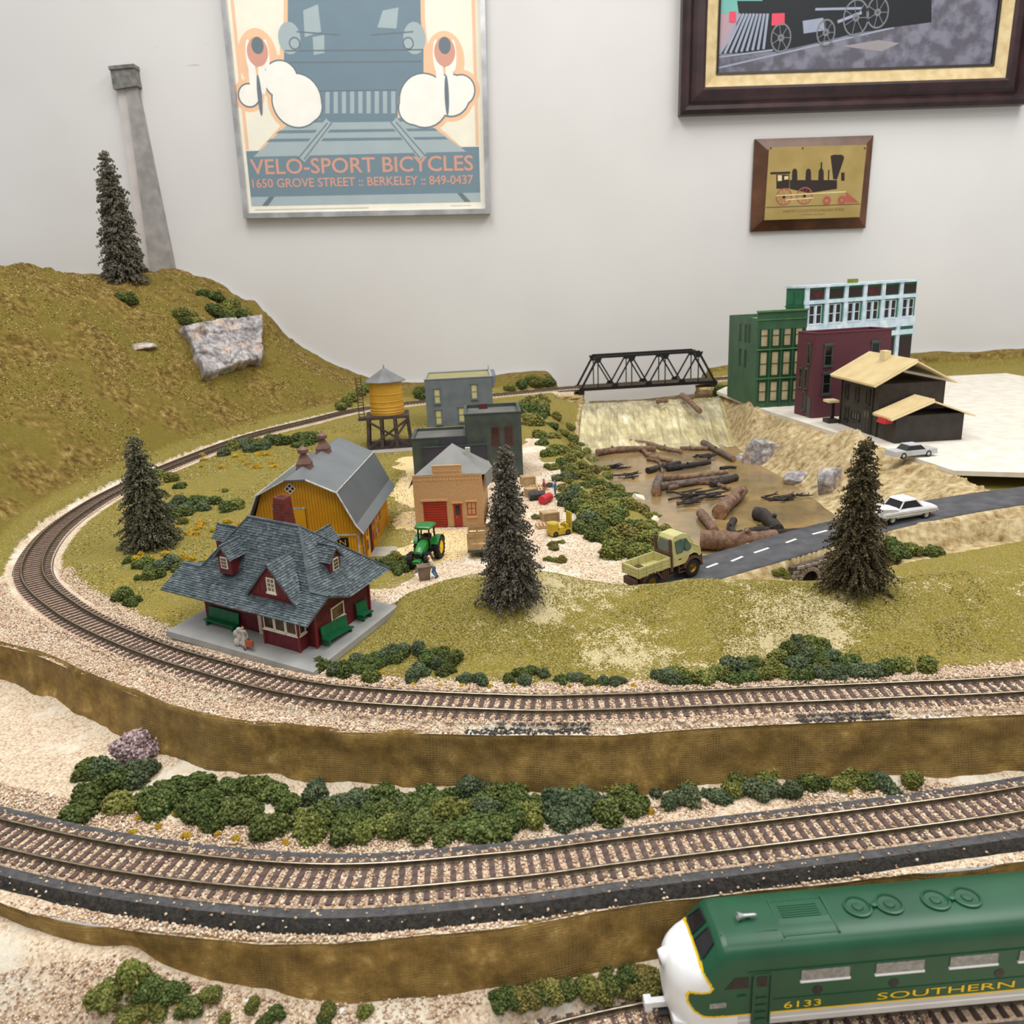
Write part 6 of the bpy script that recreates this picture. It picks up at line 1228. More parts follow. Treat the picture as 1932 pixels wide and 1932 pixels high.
def depot():
    t = thing('black_depot', 'dark brown two-storey depot with ribbed cream roof', 'building', (444.4, 905.7, 48), 0.051); D, h, W = 129.8, 63, 80
    BW = pmat('brown_black_wall', C3(58, 52, 48), C3(46, 41, 38), 90, 0.6, 0.2, 600); CR = pmat('cream_ribbed_roof', C3(234, 216, 172), C3(222, 202, 156), 50, 0.5); TRM = pmat('black_trim', C3(40, 36, 34), None, 90, 0.5)
    MB().box(0, W, 34, D, 0, h).build('walls', BW, t); MB().box(0, W, -8, 34, 0, h * 0.5).build('low_wing', BW, t); fl = frame((0, 0, 0), (0, 1, 0), (-1, 0, 0))
    def rib_roof(y0, y1, z0, z1, x0, x1, name):
        b = MB(); yc = (y0 + y1) / 2; b.poly3([(x0, y0, z0), (x0, y1, z0), (x0 + (x1 - x0) * 0.5, y1, z1), (x0 + (x1 - x0) * 0.5, y0, z1)], 1.6); b.poly3([(x1, y0, z0), (x1, y1, z0), (x0 + (x1 - x0) * 0.5, y1, z1), (x0 + (x1 - x0) * 0.5, y0, z1)], 1.6); o = b.build(name, CR, t); r = MB(); y = y0 + 2
        while y < y1: r.bar((x0 - 0.6, y, z0 + 0.6), (x0 + (x1 - x0) * 0.5, y, z1 + 0.9), 1.9, 3.0); y += 4.3
        tag(r.build('roof_ribs', CR, o), kind='stuff')
    rib_roof(26, D + 10, h - 1, h + 26, -11, W + 10, 'roof'); rib_roof(-14, 30, h * 0.46, h * 0.46 + 19, -9, W + 10, 'low_roof')
    MB().box(26, 34, 78, 90, h + 14, h + 34).build('chimney', CR, t)
    for a in (56, 84, 112): window(t, fl, a, 37, 7.5, 16, TRM, glass_dark('depot_dark', C3(60, 46, 38)), 2, 2, 1.0, 0.7, depth=1.0)
    window(t, fl, 108, 8, 8, 16, TRM, M_GLASS, 2, 2, 1.0, 0.7, depth=1.0); window(t, fl, 78, 13, 20, 8, TRM, M_GLASS, 3, 1, 1.0, 0.7, depth=1.0)
    d = MB().fbox(fl, 50, 66, -0.5, 30, 0, 1.4).build('door', TRM, t)
    for k in range(2):
        for j in range(3): MB().fbox(fl, 52 + k * 7, 57 + k * 7, 2 + j * 9, 9 + j * 9, 1.4, 1.7).build('door_panel', BW if j < 2 else M_GLASS, d)
    for a in (D - 1, 34, 48): MB().fbox(fl, a - 1.2, a + 1.2, 0, h if a > 40 else h * 0.5, 0, 1.2).build('corner_post', TRM, t)
    MB().box(-14, 0, D + 4, D + 22, 27, 30).build('porch_roof', CR, t); MB().box(-7, -3, D + 10, D + 14, 0, 27).build('porch_post', TRM, t); MB().box(-14, 0, D + 2, D + 20, -0.2, 5).build('porch_step', BW, t)
    MB().hexa([(-12, -4, h * .36), (-2, -4, h * .36), (-2, 14, h * .36), (-12, 14, h * .36), (-10, -4, h * .45), (0, -4, h * .45), (0, 14, h * .45), (-10, 14, h * .45)]).build('awning', pmat('red_awning', C3(196, 34, 40), None, 80, 0.45), t, label='red awning')
depot()
def hotel():
    t = thing('white_hotel', 'tall green and white painted store with black windows behind the maroon building', 'building', (490, 1327.2, 48), 0.40); W, D, h = 250, 42, 167
    GN = pmat('hotel_green', C3(40, 112, 78), C3(32, 94, 64), 50, 0.5); WT = pmat('brushed_white', C3(220, 232, 240), C3(170, 196, 210), 70, 0.4, lo=0.3, hi=0.7); DB = pmat('hotel_dark', C3(44, 30, 26), None, 80, 0.3); MRN = pmat('hotel_maroon', C3(92, 30, 30), C3(50, 26, 24), 120, 0.4)
    MB().box(0, W, 0, D, 0, h).build('walls', GN, t); ff = frame((0, 0, 0), (1, 0, 0), (0, -1, 0)); fl = frame((0, D, 0), (0, -1, 0), (-1, 0, 0))
    MB().box(-2, W + 2, -5, D + 2, h, h + 3.5).build('cornice_cap', WT, t); MB().fbox(ff, -1, W + 1, h - 26, h - 20, 0, 3.5).build('white_band', WT, t); MB().fbox(ff, -1, W + 1, h - 74, h - 58, 0, 2.5).build('white_band', WT, t); MB().fbox(ff, -1, W + 1, h - 88, h - 80, 0, 4).build('white_band', WT, t)
    n = 6; p = W / n
    for k in range(n):
        MB().fbox(ff, k * p, k * p + 8, 0, h, 0, 3).build('pier', WT, t); MB().fbox(ff, k * p + 11, k * p + p - 2, h - 18, h - 4, 0, 1).build('attic_panel', MRN if k in (0, 3) else DB, t)
        for j in range(2):
            a = k * p + 11 + j * 15; w_ = window(t, ff, a, h - 57, 9.5, 28, WT, DB, 1, 2, 1.0, 1.0, depth=1.6)
        MB().fbox(ff, k * p + 22, k * p + 25, h - 58, h - 28, 0, 2.4).build('column', WT, t)
        MB().fbox(ff, k * p + 36.5, k * p + 40, h - 58, h - 28, 0, 1.2).build('green_shutter', GN, t)
        MB().fbox(ff, k * p + 11, k * p + p - 2, 8, h - 92, 0, 1).build('ground_opening', DB, t)
    for k in range(2): MB().fbox(fl, 4 + k * 20, 18 + k * 20, h - 26, h - 6, 0, 0.8).build('side_panel', GN, t); window(t, fl, 6 + k * 20, h - 56, 4, 22, GN, M_GLASS, 1, 1, 0.8); window(t, fl, 13 + k * 20, h - 56, 4, 22, GN, M_GLASS, 1, 1, 0.8)
    MB().fbox(fl, -1, D + 1, h - 30, h - 28, 0, 1.5).build('side_band', GN, t); MB().box(108, 120, 6, 18, h + 3.4, h + 10).build('roof_vent', pmat('olive_vent', C3(120, 132, 48), None, 60, 0.6), t)
    sg = MB().fbox(ff, 84, 170, h - 92, h - 78, 3, 5).build('sign', DB, t, label='dark sign board with gold lettering'); tx = MB(); put_text(tx, ff, 'CITY', 90, h - 89, 8, 30, 5.15); tx.build('lettering', pmat('hotel_gold', C3(170, 140, 84), None, 60, 0.5), sg)
hotel()
# ------------------------------------------------------------------ wheels, vehicles
def wheel_parts(parent, c, r, w, tyre, rim, hub=None, axis='y', side=-1, lugs=0, rimf=0.55):
    """one wheel with its tyre and rim, axle across the vehicle"""
    e = bpy.data.objects.new('wheel', None); COL.objects.link(e); e.parent = parent; e.location = [k * S for k in c]; e.empty_display_size = 0.002
    t = MB(); t.lathe([(r * rimf, -w / 2), (r * 0.9, -w / 2), (r, -w * 0.3), (r, w * 0.3), (r * 0.9, w / 2), (r * rimf, w / 2)], 24, axis='y', cap=False)
    for k in range(lugs):
        a = 2 * PI * k / lugs
        for s in (-1, 1):
            p = Vector((math.cos(a + s * 0.05) * r, 0, math.sin(a + s * 0.05) * r)); t.bar(tuple(p * 1.03), tuple(p * 1.0 + Vector((math.cos(a + 0.16) * r * 0.02, s * w * 0.48, math.sin(a + 0.16) * r * 0.02))), r * 0.09, r * 0.1, tuple(p))
    t.build('tyre', tyre, e); MB().lathe([(r * rimf, -w * 0.42), (r * rimf * 0.8, -w * 0.36), (r * rimf * 0.55, -w * 0.2), (r * rimf * 0.5, -w * 0.2), (r * 0.02, -w * 0.22), (r * 0.02, w * 0.2), (r * rimf, w * 0.42)], 20, axis='y', cap=False).build('rim', rim, e)
    MB().cyl((0, side * w * 0.44, 0), (0, side * w * 0.12, 0), r * 0.16, r * 0.18, 10).build('hub', hub or rim, e)
M_TYRE = pmat('black_tyre', C3(34, 33, 33), C3(24, 24, 24), 300, 0.7)

def truck():
    x, y, rz, z, pitch = 99.35, 535.9, 0.529, 28.2, 0.071
    t = thing('dropside_truck', 'khaki and brown toy dropside truck driving up the road', 'truck', (x, y, z), 0, None, (0, -pitch, rz))
    KH = pmat('khaki_metal', C3(196, 190, 130), C3(182, 176, 118), 100, 0.35, spec=0.5); BR = pmat('brown_plastic', C3(92, 66, 58), C3(76, 54, 48), 120, 0.5); DK = pmat('chassis_dark', C3(40, 32, 28), None, 90, 0.6); GL = pmat('teal_glass', C3(70, 96, 92), C3(44, 60, 60), 60, 0.12, spec=0.7); GD = pmat('gold_rim', C3(196, 160, 70), C3(120, 96, 50), 200, 0.3, metal=0.8); BLU = pmat('blue_decal', C3(30, 110, 150), C3(20, 30, 40), 300, 0.3); WHT = pmat('white_decal', C3(236, 238, 238), None, 90, 0.4)
    W = 17.5; wb, rw = 39.4, 6.9; L0, L1, b0, b1 = -12.3, 17.0, 14.2, 21.9
    MB().box(-13, 46, 4, W - 4, 6, 10.5).build('chassis', DK, t)
    MB().box(L0, L1, 0, W, b0, b0 + 1.2).build('bed_floor', KH, t)
    def side(p, q, name):                       # dropside board with ribs
        o = MB().bar((p[0], p[1], (b0 + b1) / 2), (q[0], q[1], (b0 + b1) / 2), 0.9, b1 - b0).build(name, KH, t); p, q = Vector((*p, 0)), Vector((*q, 0)); d = q - p; n = max(2, int(d.length / 7)); r = MB(); nn = Vector((d.y, -d.x, 0)).normalized()
        for k in range(n + 1):
            c = p + d * (0.02 + 0.96 * k / n); r.bar(tuple(c + nn * 0.5 + Vector((0, 0, b0))), tuple(c + nn * 0.5 + Vector((0, 0, b1))), 0.9, 0.8, tuple(d)); r.bar(tuple(c - nn * 0.5 + Vector((0, 0, b0 + 1))), tuple(c - nn * 0.5 + Vector((0, 0, b1))), 0.9, 0.5, tuple(d))
        for zz in (b0 + 1.4, (b0 + b1) / 2, b1 - 1.2): r.bar(tuple(p + nn * 0.5 + Vector((0, 0, zz))), tuple(q + nn * 0.5 + Vector((0, 0, zz))), 0.5, 0.7)
        r.build('board_ribs', KH, o)
    side((L0, 0), (L1, 0), 'near_board'); side((L1, W), (L0, W), 'far_board'); side((L0, W), (L0, 0), 'tail_board'); side((L1, 0), (L1, W), 'head_board')
    # cab: side profile extruded across, rounded roof and nose
    prof = [(20.5, 12.5), (20.5, 20), (19.8, 25), (21.0, 34), (23, 36.2), (32, 36.6), (36, 34.8), (41.5, 25.5), (45.5, 23.5), (48.2, 20.5), (48.6, 15), (46, 14.5), (44.8, 17), (41.5, 18.6), (36.5, 17.8), (34, 14), (33.4, 12.5)]
    fr = frame((0, 0, 0), (1, 0, 0), (0, -1, 0)); n = len(prof); cab = MB(); tw = lambda zz: 0.0 if zz < 26 else (zz - 26) * 0.16
    ys = [(0.9, 0.965), (0.0, 1.0), (-1.0, 1.0)]
    rings = []
    for c, inset in ((0.8, 0.9), (0.0, 0.0), (W, 0.0), (W - 0.8, 0.9)):
        pass
    vs = []; cx_, cz_ = 34, 24
    for yy, sh in ((-0.0, 0.95), (0.7, 1.0), (W - 0.7, 1.0), (W, 0.95)):
        for a, b in prof: vs.append((cx_ + (a - cx_) * sh, min(max(yy + (tw(b) if yy < W / 2 else -tw(b)), 0), W), cz_ + (b - cz_) * sh))
    fs = [tuple(range(n))[::-1], tuple(range(3 * n, 4 * n))]
    for j in range(3): fs += [(j * n + k, j * n + (k + 1) % n, (j + 1) * n + (k + 1) % n, (j + 1) * n + k) for k in range(n)]
    cab.add(vs, fs); cab.build('cab', KH, t)
    def plate(poly, y_, name, m, th=0.35):
        o = MB(); vs = [(a, y_ + tw(b) - th, b) for a, b in poly] + [(a, y_ + tw(b) + 0.4, b) for a, b in poly]; k = len(poly); o.add(vs, [tuple(range(k)), tuple(range(k, 2 * k))[::-1]] + [(i, (i + 1) % k, k + (i + 1) % k, k + i) for i in range(k)]); return o.build(name, m, t)
    w_ = plate([(24, 22.5), (23.6, 31.8), (31, 32.4), (31, 24.5), (29.5, 22.2)], 0, 'side_window', GL); plate([(32, 24.5), (32, 32.3), (34.4, 31.8), (38.6, 24.6), (36.8, 22.4), (33, 22.4)], 0, 'quarter_window', GL)
    MB().add([(25.5, 0.35, 22.5), (34.5, 0.35, 22.4), (35, 0.4, 25.8), (26, 0.4, 26)], [(0, 1, 2, 3)]).build('door_decal', BLU, t); MB().add([(29.8, 0.2, 23.3), (31.2, 0.2, 23.3), (31.2, 0.25, 25.2), (29.8, 0.25, 25.2)], [(0, 1, 2, 3)]).build('decal_mark', WHT, t)
    MB().box(25.6, 28.4, -0.12, 0.3, 17.1, 17.9).build('maker_badge', DK, t)
    MB().hexa([(20.3, 2.6, 25.5), (20.3, W - 2.6, 25.5), (20.9, W - 3.6, 33), (20.9, 3.6, 33), (19.4, 2.6, 25.5), (19.4, W - 2.6, 25.5), (20.2, W - 3.6, 33), (20.2, 3.6, 33)]).build('rear_window', GL, t)
    MB().hexa([(35.7, 3, 34.6), (35.7, W - 3, 34.6), (41.3, W - 2, 26), (41.3, 2, 26), (36.4, 3, 35), (36.4, W - 3, 35), (42, W - 2, 26.4), (42, 2, 26.4)]).build('windscreen', GL, t)
    for yy in (0.6, W - 0.6): MB().tube([(18.8, yy, 10), (18.8, yy, 33), (18.6, yy, 35)], [1.4, 1.3, 1.1], 10).build('exhaust_stack', BR, t)
    MB().box(17.5, 20.5, 1, W - 1, 9, 24).build('cab_rear_frame', BR, t)
    def fender(cx, y0, y1, R0=7.6, R1=9.2, a0=0.15, a1=PI - 0.15):
        m = MB(); k = 14; vs = []
        for yy in (y0, y1):
            for R in (R0, R1):
                for i in range(k): a = a0 + (a1 - a0) * i / (k - 1); vs.append((cx + R * math.cos(a), yy, rw + R * math.sin(a)))
        fs = []
        for i in range(k - 1): fs += [(i, i + 1, k + i + 1, k + i), (2 * k + i, 3 * k + i, 3 * k + i + 1, 2 * k + i + 1), (k + i, k + i + 1, 3 * k + i + 1, 3 * k + i), (i, 2 * k + i, 2 * k + i + 1, i + 1)]
        m.add(vs, fs); m.build('mudguard', BR, t)
    for yy in ((-0.6, 5), (W - 5, W + 0.6)): fender(0, *yy); fender(wb, *yy, 7.8, 9.6, 0.0, PI - 0.25)
    for i in range(4): MB().box(10 + i * 1.7, 11.2 + i * 1.7, 0.6, 3, 6, 12.5).build('tank_rib', BR, t)
    MB().box(9.6, 17, 1.2, 4, 5.6, 12.8).build('fuel_tank', BR, t); MB().box(26.5, 32, 0.4, 4, 6.2, 7.2).box(26.5, 32, 0.6, 4, 9, 9.8).box(26, 27, 0.6, 4, 6, 13).build('step', BR, t); MB().box(46.5, 49.4, 0.5, W - 0.5, 9, 15.5).build('bumper', BR, t); MB().box(-14, -11.5, 2, W - 2, 7, 12.5).build('rear_beam', BR, t)
    for cx in (0, wb):
        for cy, sd in ((2.4, -1), (W - 2.4, 1)): wheel_parts(t, (cx, cy, rw), rw, 5.0, M_TYRE, GD if sd < 0 else DK, GD, side=sd, lugs=22)
truck()

def tractor():
    p = T(812, 1062); t = thing('farm_tractor', 'green toy farm tractor with yellow wheels near the barn', 'tractor', (p[0] - 3, p[1] + 6, p[2] + 0.2), -1.8)      # local +x = forward
    GN = pmat('tractor_green', C3(22, 120, 44), C3(16, 100, 36), 90, 0.3, spec=0.5); YL_ = pmat('tractor_yellow', C3(246, 206, 20), None, 90, 0.35); BK = pmat('tractor_black', C3(26, 24, 24), None, 90, 0.5); ST = pmat('seat_brown', C3(88, 40, 30), C3(66, 30, 24), 120, 0.5)
    MB().box(-6, 20, -3, 3, 6, 11).build('chassis', BK, t)
    def loft(secs, name, m):
        b = MB(); n = 12; vs = []
        for x, w_, z0, z1 in secs:
            for k in range(n):
                a = 2 * PI * k / n; c, s = math.cos(a), math.sin(a); q = (abs(c) ** 3.5 + abs(s) ** 3.5) ** (-1 / 3.5); vs.append((x, w_ / 2 * q * c, (z0 + z1) / 2 + (z1 - z0) / 2 * q * s))
        m_ = len(secs); fs = [tuple(range(n)), tuple(range((m_ - 1) * n, m_ * n))[::-1]]
        for i in range(m_ - 1): fs += [(i * n + k, i * n + (k + 1) % n, (i + 1) * n + (k + 1) % n, (i + 1) * n + k) for k in range(n)]
        return b.add(vs, fs).build(name, m, t)
    loft([(4, 8, 10, 20.5), (10, 8.2, 10, 20), (18, 7.6, 9.5, 17.5), (21.5, 6.4, 9.5, 15), (22, 5.6, 10, 14)], 'bonnet', GN); loft([(21.6, 5.6, 9, 14.2), (22.6, 5.0, 9.4, 13.6)], 'grille', BK); loft([(22, 7, 5.5, 9.5), (26, 7.5, 5.5, 9.2), (27.5, 6, 6, 8.6)], 'front_weight', GN)
    MB().box(-7, 4, -7, 7, 10, 13).build('cab_floor', BK, t); MB().box(-6, 0, -3.2, 3.2, 13, 16.5).box(-6.6, -5, -3.2, 3.2, 15, 22).build('seat', ST, t); MB().box(2.5, 5, -3.5, 3.5, 13, 21).build('dashboard', ST, t); MB().cyl((1.2, 0, 18), (3, 0, 20), 0.4, 0.4, 6).cyl((0.9, 0, 19.6), (1.3, 0, 19.9), 2.2, 2.2, 14).build('steering_wheel', BK, t)
    for sx, sy in ((4.4, 5), (4.4, -5), (-6.5, 6), (-6.5, -6)): MB().bar((sx, sy, 12), (sx * 0.9, sy * 0.92, 29.2), 0.9, 1.2).build('roof_post', BK, t)
    loft([(-8.6, 13, 29, 31), (-7.5, 15, 28.8, 31.6), (0, 15.2, 29, 32.2), (6, 14.5, 28.8, 31.4), (7.2, 12, 29, 30.6)], 'roof', GN)
    for s in (-1, 1):
        f = MB(); k = 12; vs = []
        for yy in (s * 5, s * 11):
            for i in range(k): a = 0.5 + 2.3 * i / (k - 1); vs.append((-8 + 10.6 * math.cos(a), yy, 9.6 + 10.6 * math.sin(a)))
        f.add(vs, [(i, i + 1, k + i + 1, k + i) for i in range(k - 1)]); f.build('rear_fender', GN, t); MB().box(-8, 3, s * 4.4 - .5, s * 4.4 + .5, 11, 19).build('side_panel', GN, t); MB().box(15, 20.5, s * 6.2 - 2.4, s * 6.2 + 2.4, 12.4, 13).build('front_fender', BK, t)
        wheel_parts(t, (-8, s * 8.4, 9.6), 9.6, 5.0, M_TYRE, YL_, YL_, side=s, lugs=18, rimf=0.6); wheel_parts(t, (18, s * 7.0, 6.4), 6.4, 4.2, M_TYRE, YL_, YL_, side=s, lugs=16, rimf=0.6)
    MB().bar((-8, -9, 9.6), (-8, 9, 9.6), 1.6, 1.6).bar((18, -7, 6.4), (18, 7, 6.4), 1.4, 1.4).build('axles', BK, t)
tractor()

def stake_cart():
    p = T(885, 1058); t = thing('stake_trailer', 'tan stake-sided trailer half hidden by the front fir tree', 'trailer', (p[0], p[1] + 3, p[2] + 0.1), 0.02); TN = pmat('tan_stake', C3(182, 152, 108), C3(160, 130, 90), 120, 0.6); GF = pmat('slate_green_frame', C3(52, 74, 70), None, 90, 0.5)
    L, W, z0, z1 = 44, 20, 8.5, 22.5; MB().box(0, L, 0, W, z0 - 1, z0).build('bed', TN, t); MB().box(-0.8, L, -0.8, W + .8, z0 - 2.6, z0 - 1).build('frame', GF, t)
    for yy in (0, W):
        for k in range(7): MB().box(k * L / 6 - 0.8 + 0.4, k * L / 6 + 0.8, yy - 0.9, yy + 0.3, z0, z1).build('stake', TN, t)
        for zz in (z0 + 0.8, z0 + 5.6, z0 + 10.4): MB().box(0, L, yy - 0.4, yy + 0.4, zz, zz + 3.3).build('side_slat', TN, t)
    for xx in (0, L):
        for zz in (z0 + 0.8, z0 + 5.6, z0 + 10.4): MB().box(xx - 0.4, xx + 0.4, 0, W, zz, zz + 3.3).build('end_slat', TN, t)
        for k in range(3): MB().box(xx - 0.8, xx + 0.4, k * W / 2 - 0.8, k * W / 2 + 0.8, z0, z1).build('stake', TN, t)
    for cx in (13, 34):
        for yy in (2, W - 2): wheel_parts(t, (cx, yy, 3.6), 3.6, 2.6, M_TYRE, GF, side=-1 if yy < 9 else 1)
    MB().box(7, 9.5, 3, W - 3, 1.2, 6).build('landing_leg', GF, t)
stake_cart()

def forklift():
    p = T(1055, 1010); t = thing('yellow_forklift', 'small mustard yellow forklift with upright mast', 'forklift', (p[0], p[1] + 2, p[2]), 0.45); Y_ = pmat('mustard_plastic', C3(190, 164, 44), C3(172, 146, 36), 90, 0.45)
    MB().hexa([(-10, -5, 1.5), (10, -5, 1.5), (10, 5, 1.5), (-10, 5, 1.5), (-10, -5, 5.5), (10, -5, 5.5), (10, 5, 5.5), (-10, 5, 5.5)]).build('chassis', Y_, t)
    MB().lathe([(5.2, 4), (5.4, 11.5), (4.8, 12.6)], 12, c=(-6.2, 0, 0)).build('counterweight', Y_, t); MB().box(-1.5, 4, -4, 4, 5.5, 7.4).build('seat', Y_, t); MB().box(5.5, 8, -4, 4, 5.5, 9.8).build('dash', Y_, t); MB().cyl((3.8, 0, 7), (6, 0, 12), 0.4, 0.4, 6).build('steering_column', Y_, t)
    for yy in (-3.4, 0, 3.4): MB().box(10, 11.4, yy - 0.7, yy + 0.7, 1, 20).build('mast_rail', Y_, t)
    for zz in (1.2, 18.6, 9): MB().box(10.2, 11.3, -3.4, 3.4, zz, zz + 1.2).build('mast_bar', Y_, t)
    for yy in (-2.6, 2.6): MB().box(11.4, 20, yy - 0.6, yy + 0.6, 0.5, 1.1).build('fork', Y_, t)
    for cx in (-6, 6.5):
        for yy in (-4.6, 4.6): wheel_parts(t, (cx, yy, 2.6), 2.6, 1.8, M_TYRE, M_TYRE, side=-1 if yy < 0 else 1)
forklift()

def crates():
    WD = pmat('tan_crate', C3(176, 150, 112), C3(152, 126, 92), 150, 0.7, objrand=0.1); PW = pmat('pallet_wood', C3(196, 162, 128), C3(170, 136, 104), 150, 0.75)
    def crate(px_, py_, w, d, h, rz, label):
        p = T(px_, py_); t = thing('wooden_crate', label, 'crate', tuple(p), rz, 'crates in the gravel lot'); MB().box(-w / 2, w / 2, -d / 2, d / 2, 0, h).build('box_body', WD, t); MB().box(-w / 2 - .5, w / 2 + .5, -d / 2 - .5, d / 2 + .5, h - 1, h + .4).build('lid', WD, t)
        for sx in (-1, 1):
            for sy in (-1, 1): MB().box(sx * w / 2 - .7, sx * w / 2 + .7, sy * d / 2 - .7, sy * d / 2 + .7, 0, h).build('corner_batten', WD, t)
    crate(1037, 983, 15, 10, 9, 0.25, 'tan crate with lid behind the forklift'); crate(996, 915, 14, 10, 10, 0.2, 'tan crate peeking out beyond the front fir tree')
    p = T(1002, 936); t = thing('wooden_tub', 'round tan wooden tub right of the front fir tree', 'tub', tuple(p)); MB().lathe([(6.6, 0), (7.6, 9), (7.2, 9.2), (6.8, 8.2), (0.1, 8)], 18).build('staves', WD, t); MB().lathe([(7.1, 4), (7.5, 4.4), (7.4, 5.4)], 18, cap=False).build('hoop', WD, t)
    def pallet(px_, py_, rz, label, ex=0.0):
        p = T(px_, py_); t = thing('wooden_pallet', label, 'pallet', (p[0], p[1], p[2] + 0.1), 0, 'pallets in the gravel lot', (ex, 0, rz))
        for k in range(6): MB().box(-9 + k * 3.3, -7 + k * 3.3, -6, 6, 2.2, 3.0).build('slat', PW, t)
        for yy in (-5.4, 0, 5.4): MB().box(-9, 9.5, yy - .6, yy + .6, 0.3, 2.2).build('bearer', PW, t)
    pallet(1017, 924, 0.2, 'pallet leaning on the tub by the two carrying men', 0.3); pallet(1030, 994, 0.1, 'pallet lying in front of the lidded crate')
    for px_, py_, c, rz, lab in ((1013, 943, C3(46, 48, 52), 0.2, 'black oil drum lying on its side in the lot'), (1030, 949, C3(190, 48, 58), 1.0, 'red open oil drum lying on its side in the lot')):
        p = T(px_, py_); t = thing('oil_drum', lab, 'drum', (p[0], p[1], p[2] + 4.6), rz, 'oil drums'); m = pmat('drum_' + lab[:3], c, None, 80, 0.45); MB().lathe([(4.4, -8), (4.6, -7.6), (4.5, -2.6), (4.8, -2.4), (4.5, -2.2), (4.5, 2.2), (4.8, 2.4), (4.5, 2.6), (4.6, 7.6), (4.4, 8), (4.1, 8), (4.0, -6)], 20, axis='x').build('shell', m, t); MB().cyl((-8.1, 0, 0), (-7.9, 0, 0), 4.3, 4.3, 18).build('end_plate', m, t)
crates()

def sedan():
    p = G(1690, 977, 47.5); d_ = distpoly(p[:1], p[1:2], ROADD); t = thing('white_sedan', 'white fifties sedan with tail fins at the right end of the road', 'car', (p[0] + 7, p[1] + 6, float(d_[2][0]) + 0.5), 0.30)
    WH = pmat('car_white', C3(226, 226, 230), C3(208, 208, 214), 90, 0.25, spec=0.6); GL = pmat('car_glass', C3(30, 30, 32), None, 60, 0.1); CH = pmat('chrome', C3(200, 200, 204), None, 60, 0.15, metal=0.9)
    L, W = 58, 21
    secs = [(-28, 17, 5, 9.5), (-26, 20, 3.6, 11.2), (-14, 21, 3.2, 11.8), (0, 21, 3.2, 12), (16, 20.6, 3.2, 11.6), (27, 19.6, 3.8, 10.6), (29, 18, 5, 9.4)]; b = MB(); n = 16; vs = []
    for x, w_, z0, z1 in secs:
        for k in range(n): a = 2 * PI * k / n; c, s = math.cos(a), math.sin(a); q = (abs(c) ** 5 + abs(s) ** 5) ** (-0.2); vs.append((x, w_ / 2 * q * c, (z0 + z1) / 2 + (z1 - z0) / 2 * q * s))
    fs = [tuple(range(n)), tuple(range(6 * n, 7 * n))[::-1]]
    for i in range(6): fs += [(i * n + k, i * n + (k + 1) % n, (i + 1) * n + (k + 1) % n, (i + 1) * n + k) for k in range(n)]
    b.add(vs, fs).build('body', WH, t, smooth=False)
    MB().hexa([(-10, -9, 11), (14, -9, 11), (14, 9, 11), (-10, 9, 11), (-5, -7.4, 17.6), (7, -7.4, 17.6), (7, 7.4, 17.6), (-5, 7.4, 17.6)]).build('glasshouse', GL, t); MB().hexa([(-6.5, -8, 17.2), (8, -8, 17.2), (8, 8, 17.2), (-6.5, 8, 17.2), (-5, -7, 18.6), (6.6, -7, 18.6), (6.6, 7, 18.6), (-5, 7, 18.6)]).build('roof', WH, t)
    for s in (-1, 1):
        for xx in (-8, 10.4): MB().bar((xx * 1.25, s * 8.9, 11), (xx * 0.62, s * 7.5, 17.6), 0.9, 0.9).build('pillar', WH, t)
        MB().hexa([(-28.5, s * 8.5 - .6, 9), (-12, s * 9.6 - .6, 11), (-12, s * 9.6 + .6, 11), (-28.5, s * 8.5 + .6, 9), (-29.5, s * 9 - .5, 13.6), (-14, s * 9.6 - .4, 12), (-14, s * 9.6 + .4, 12), (-29.5, s * 9 + .5, 13.6)]).build('tail_fin', WH, t); MB().box(-24, 26, s * 10.4 - .15, s * 10.4 + .2, 7.2, 7.7).build('side_trim', CH, t)
        for xx in (-17, 17): wheel_parts(t, (xx, s * 8.8, 4.0), 4.0, 2.6, M_TYRE, CH, side=s, rimf=0.6)
    for xx in (-29.5, 29.5): MB().box(xx - .8, xx + .8, -9, 9, 4.6, 6.4).build('bumper', CH, t)
sedan()
def coupe():
    p = G(1700, 862, 49); t = thing('grey_car', 'low pale grey car at the front of the street board', 'car', (p[0] + 12, p[1] + 4, 48.1), 0.2); WH = pmat('car_grey', C3(196, 198, 200), None, 90, 0.3); GL = pmat('coupe_glass', C3(40, 42, 44), None, 60, 0.1)
    MB().hexa([(-26, -9, 3), (26, -9, 3), (26, 9, 3), (-26, 9, 3), (-25, -9, 8.5), (25, -9, 8.5), (25, 9, 8.5), (-25, 9, 8.5)]).build('body', WH, t); MB().hexa([(-12, -8, 8.5), (12, -8, 8.5), (12, 8, 8.5), (-12, 8, 8.5), (-7, -7, 13.5), (6, -7, 13.5), (6, 7, 13.5), (-7, 7, 13.5)]).build('glasshouse', GL, t); MB().box(-7.4, 6.4, -7.3, 7.3, 13.3, 14.2).build('roof', WH, t)
    for s in (-1, 1):
        for xx in (-15, 15): wheel_parts(t, (xx, s * 8, 3.6), 3.6, 2.4, M_TYRE, WH, side=s)
coupe()

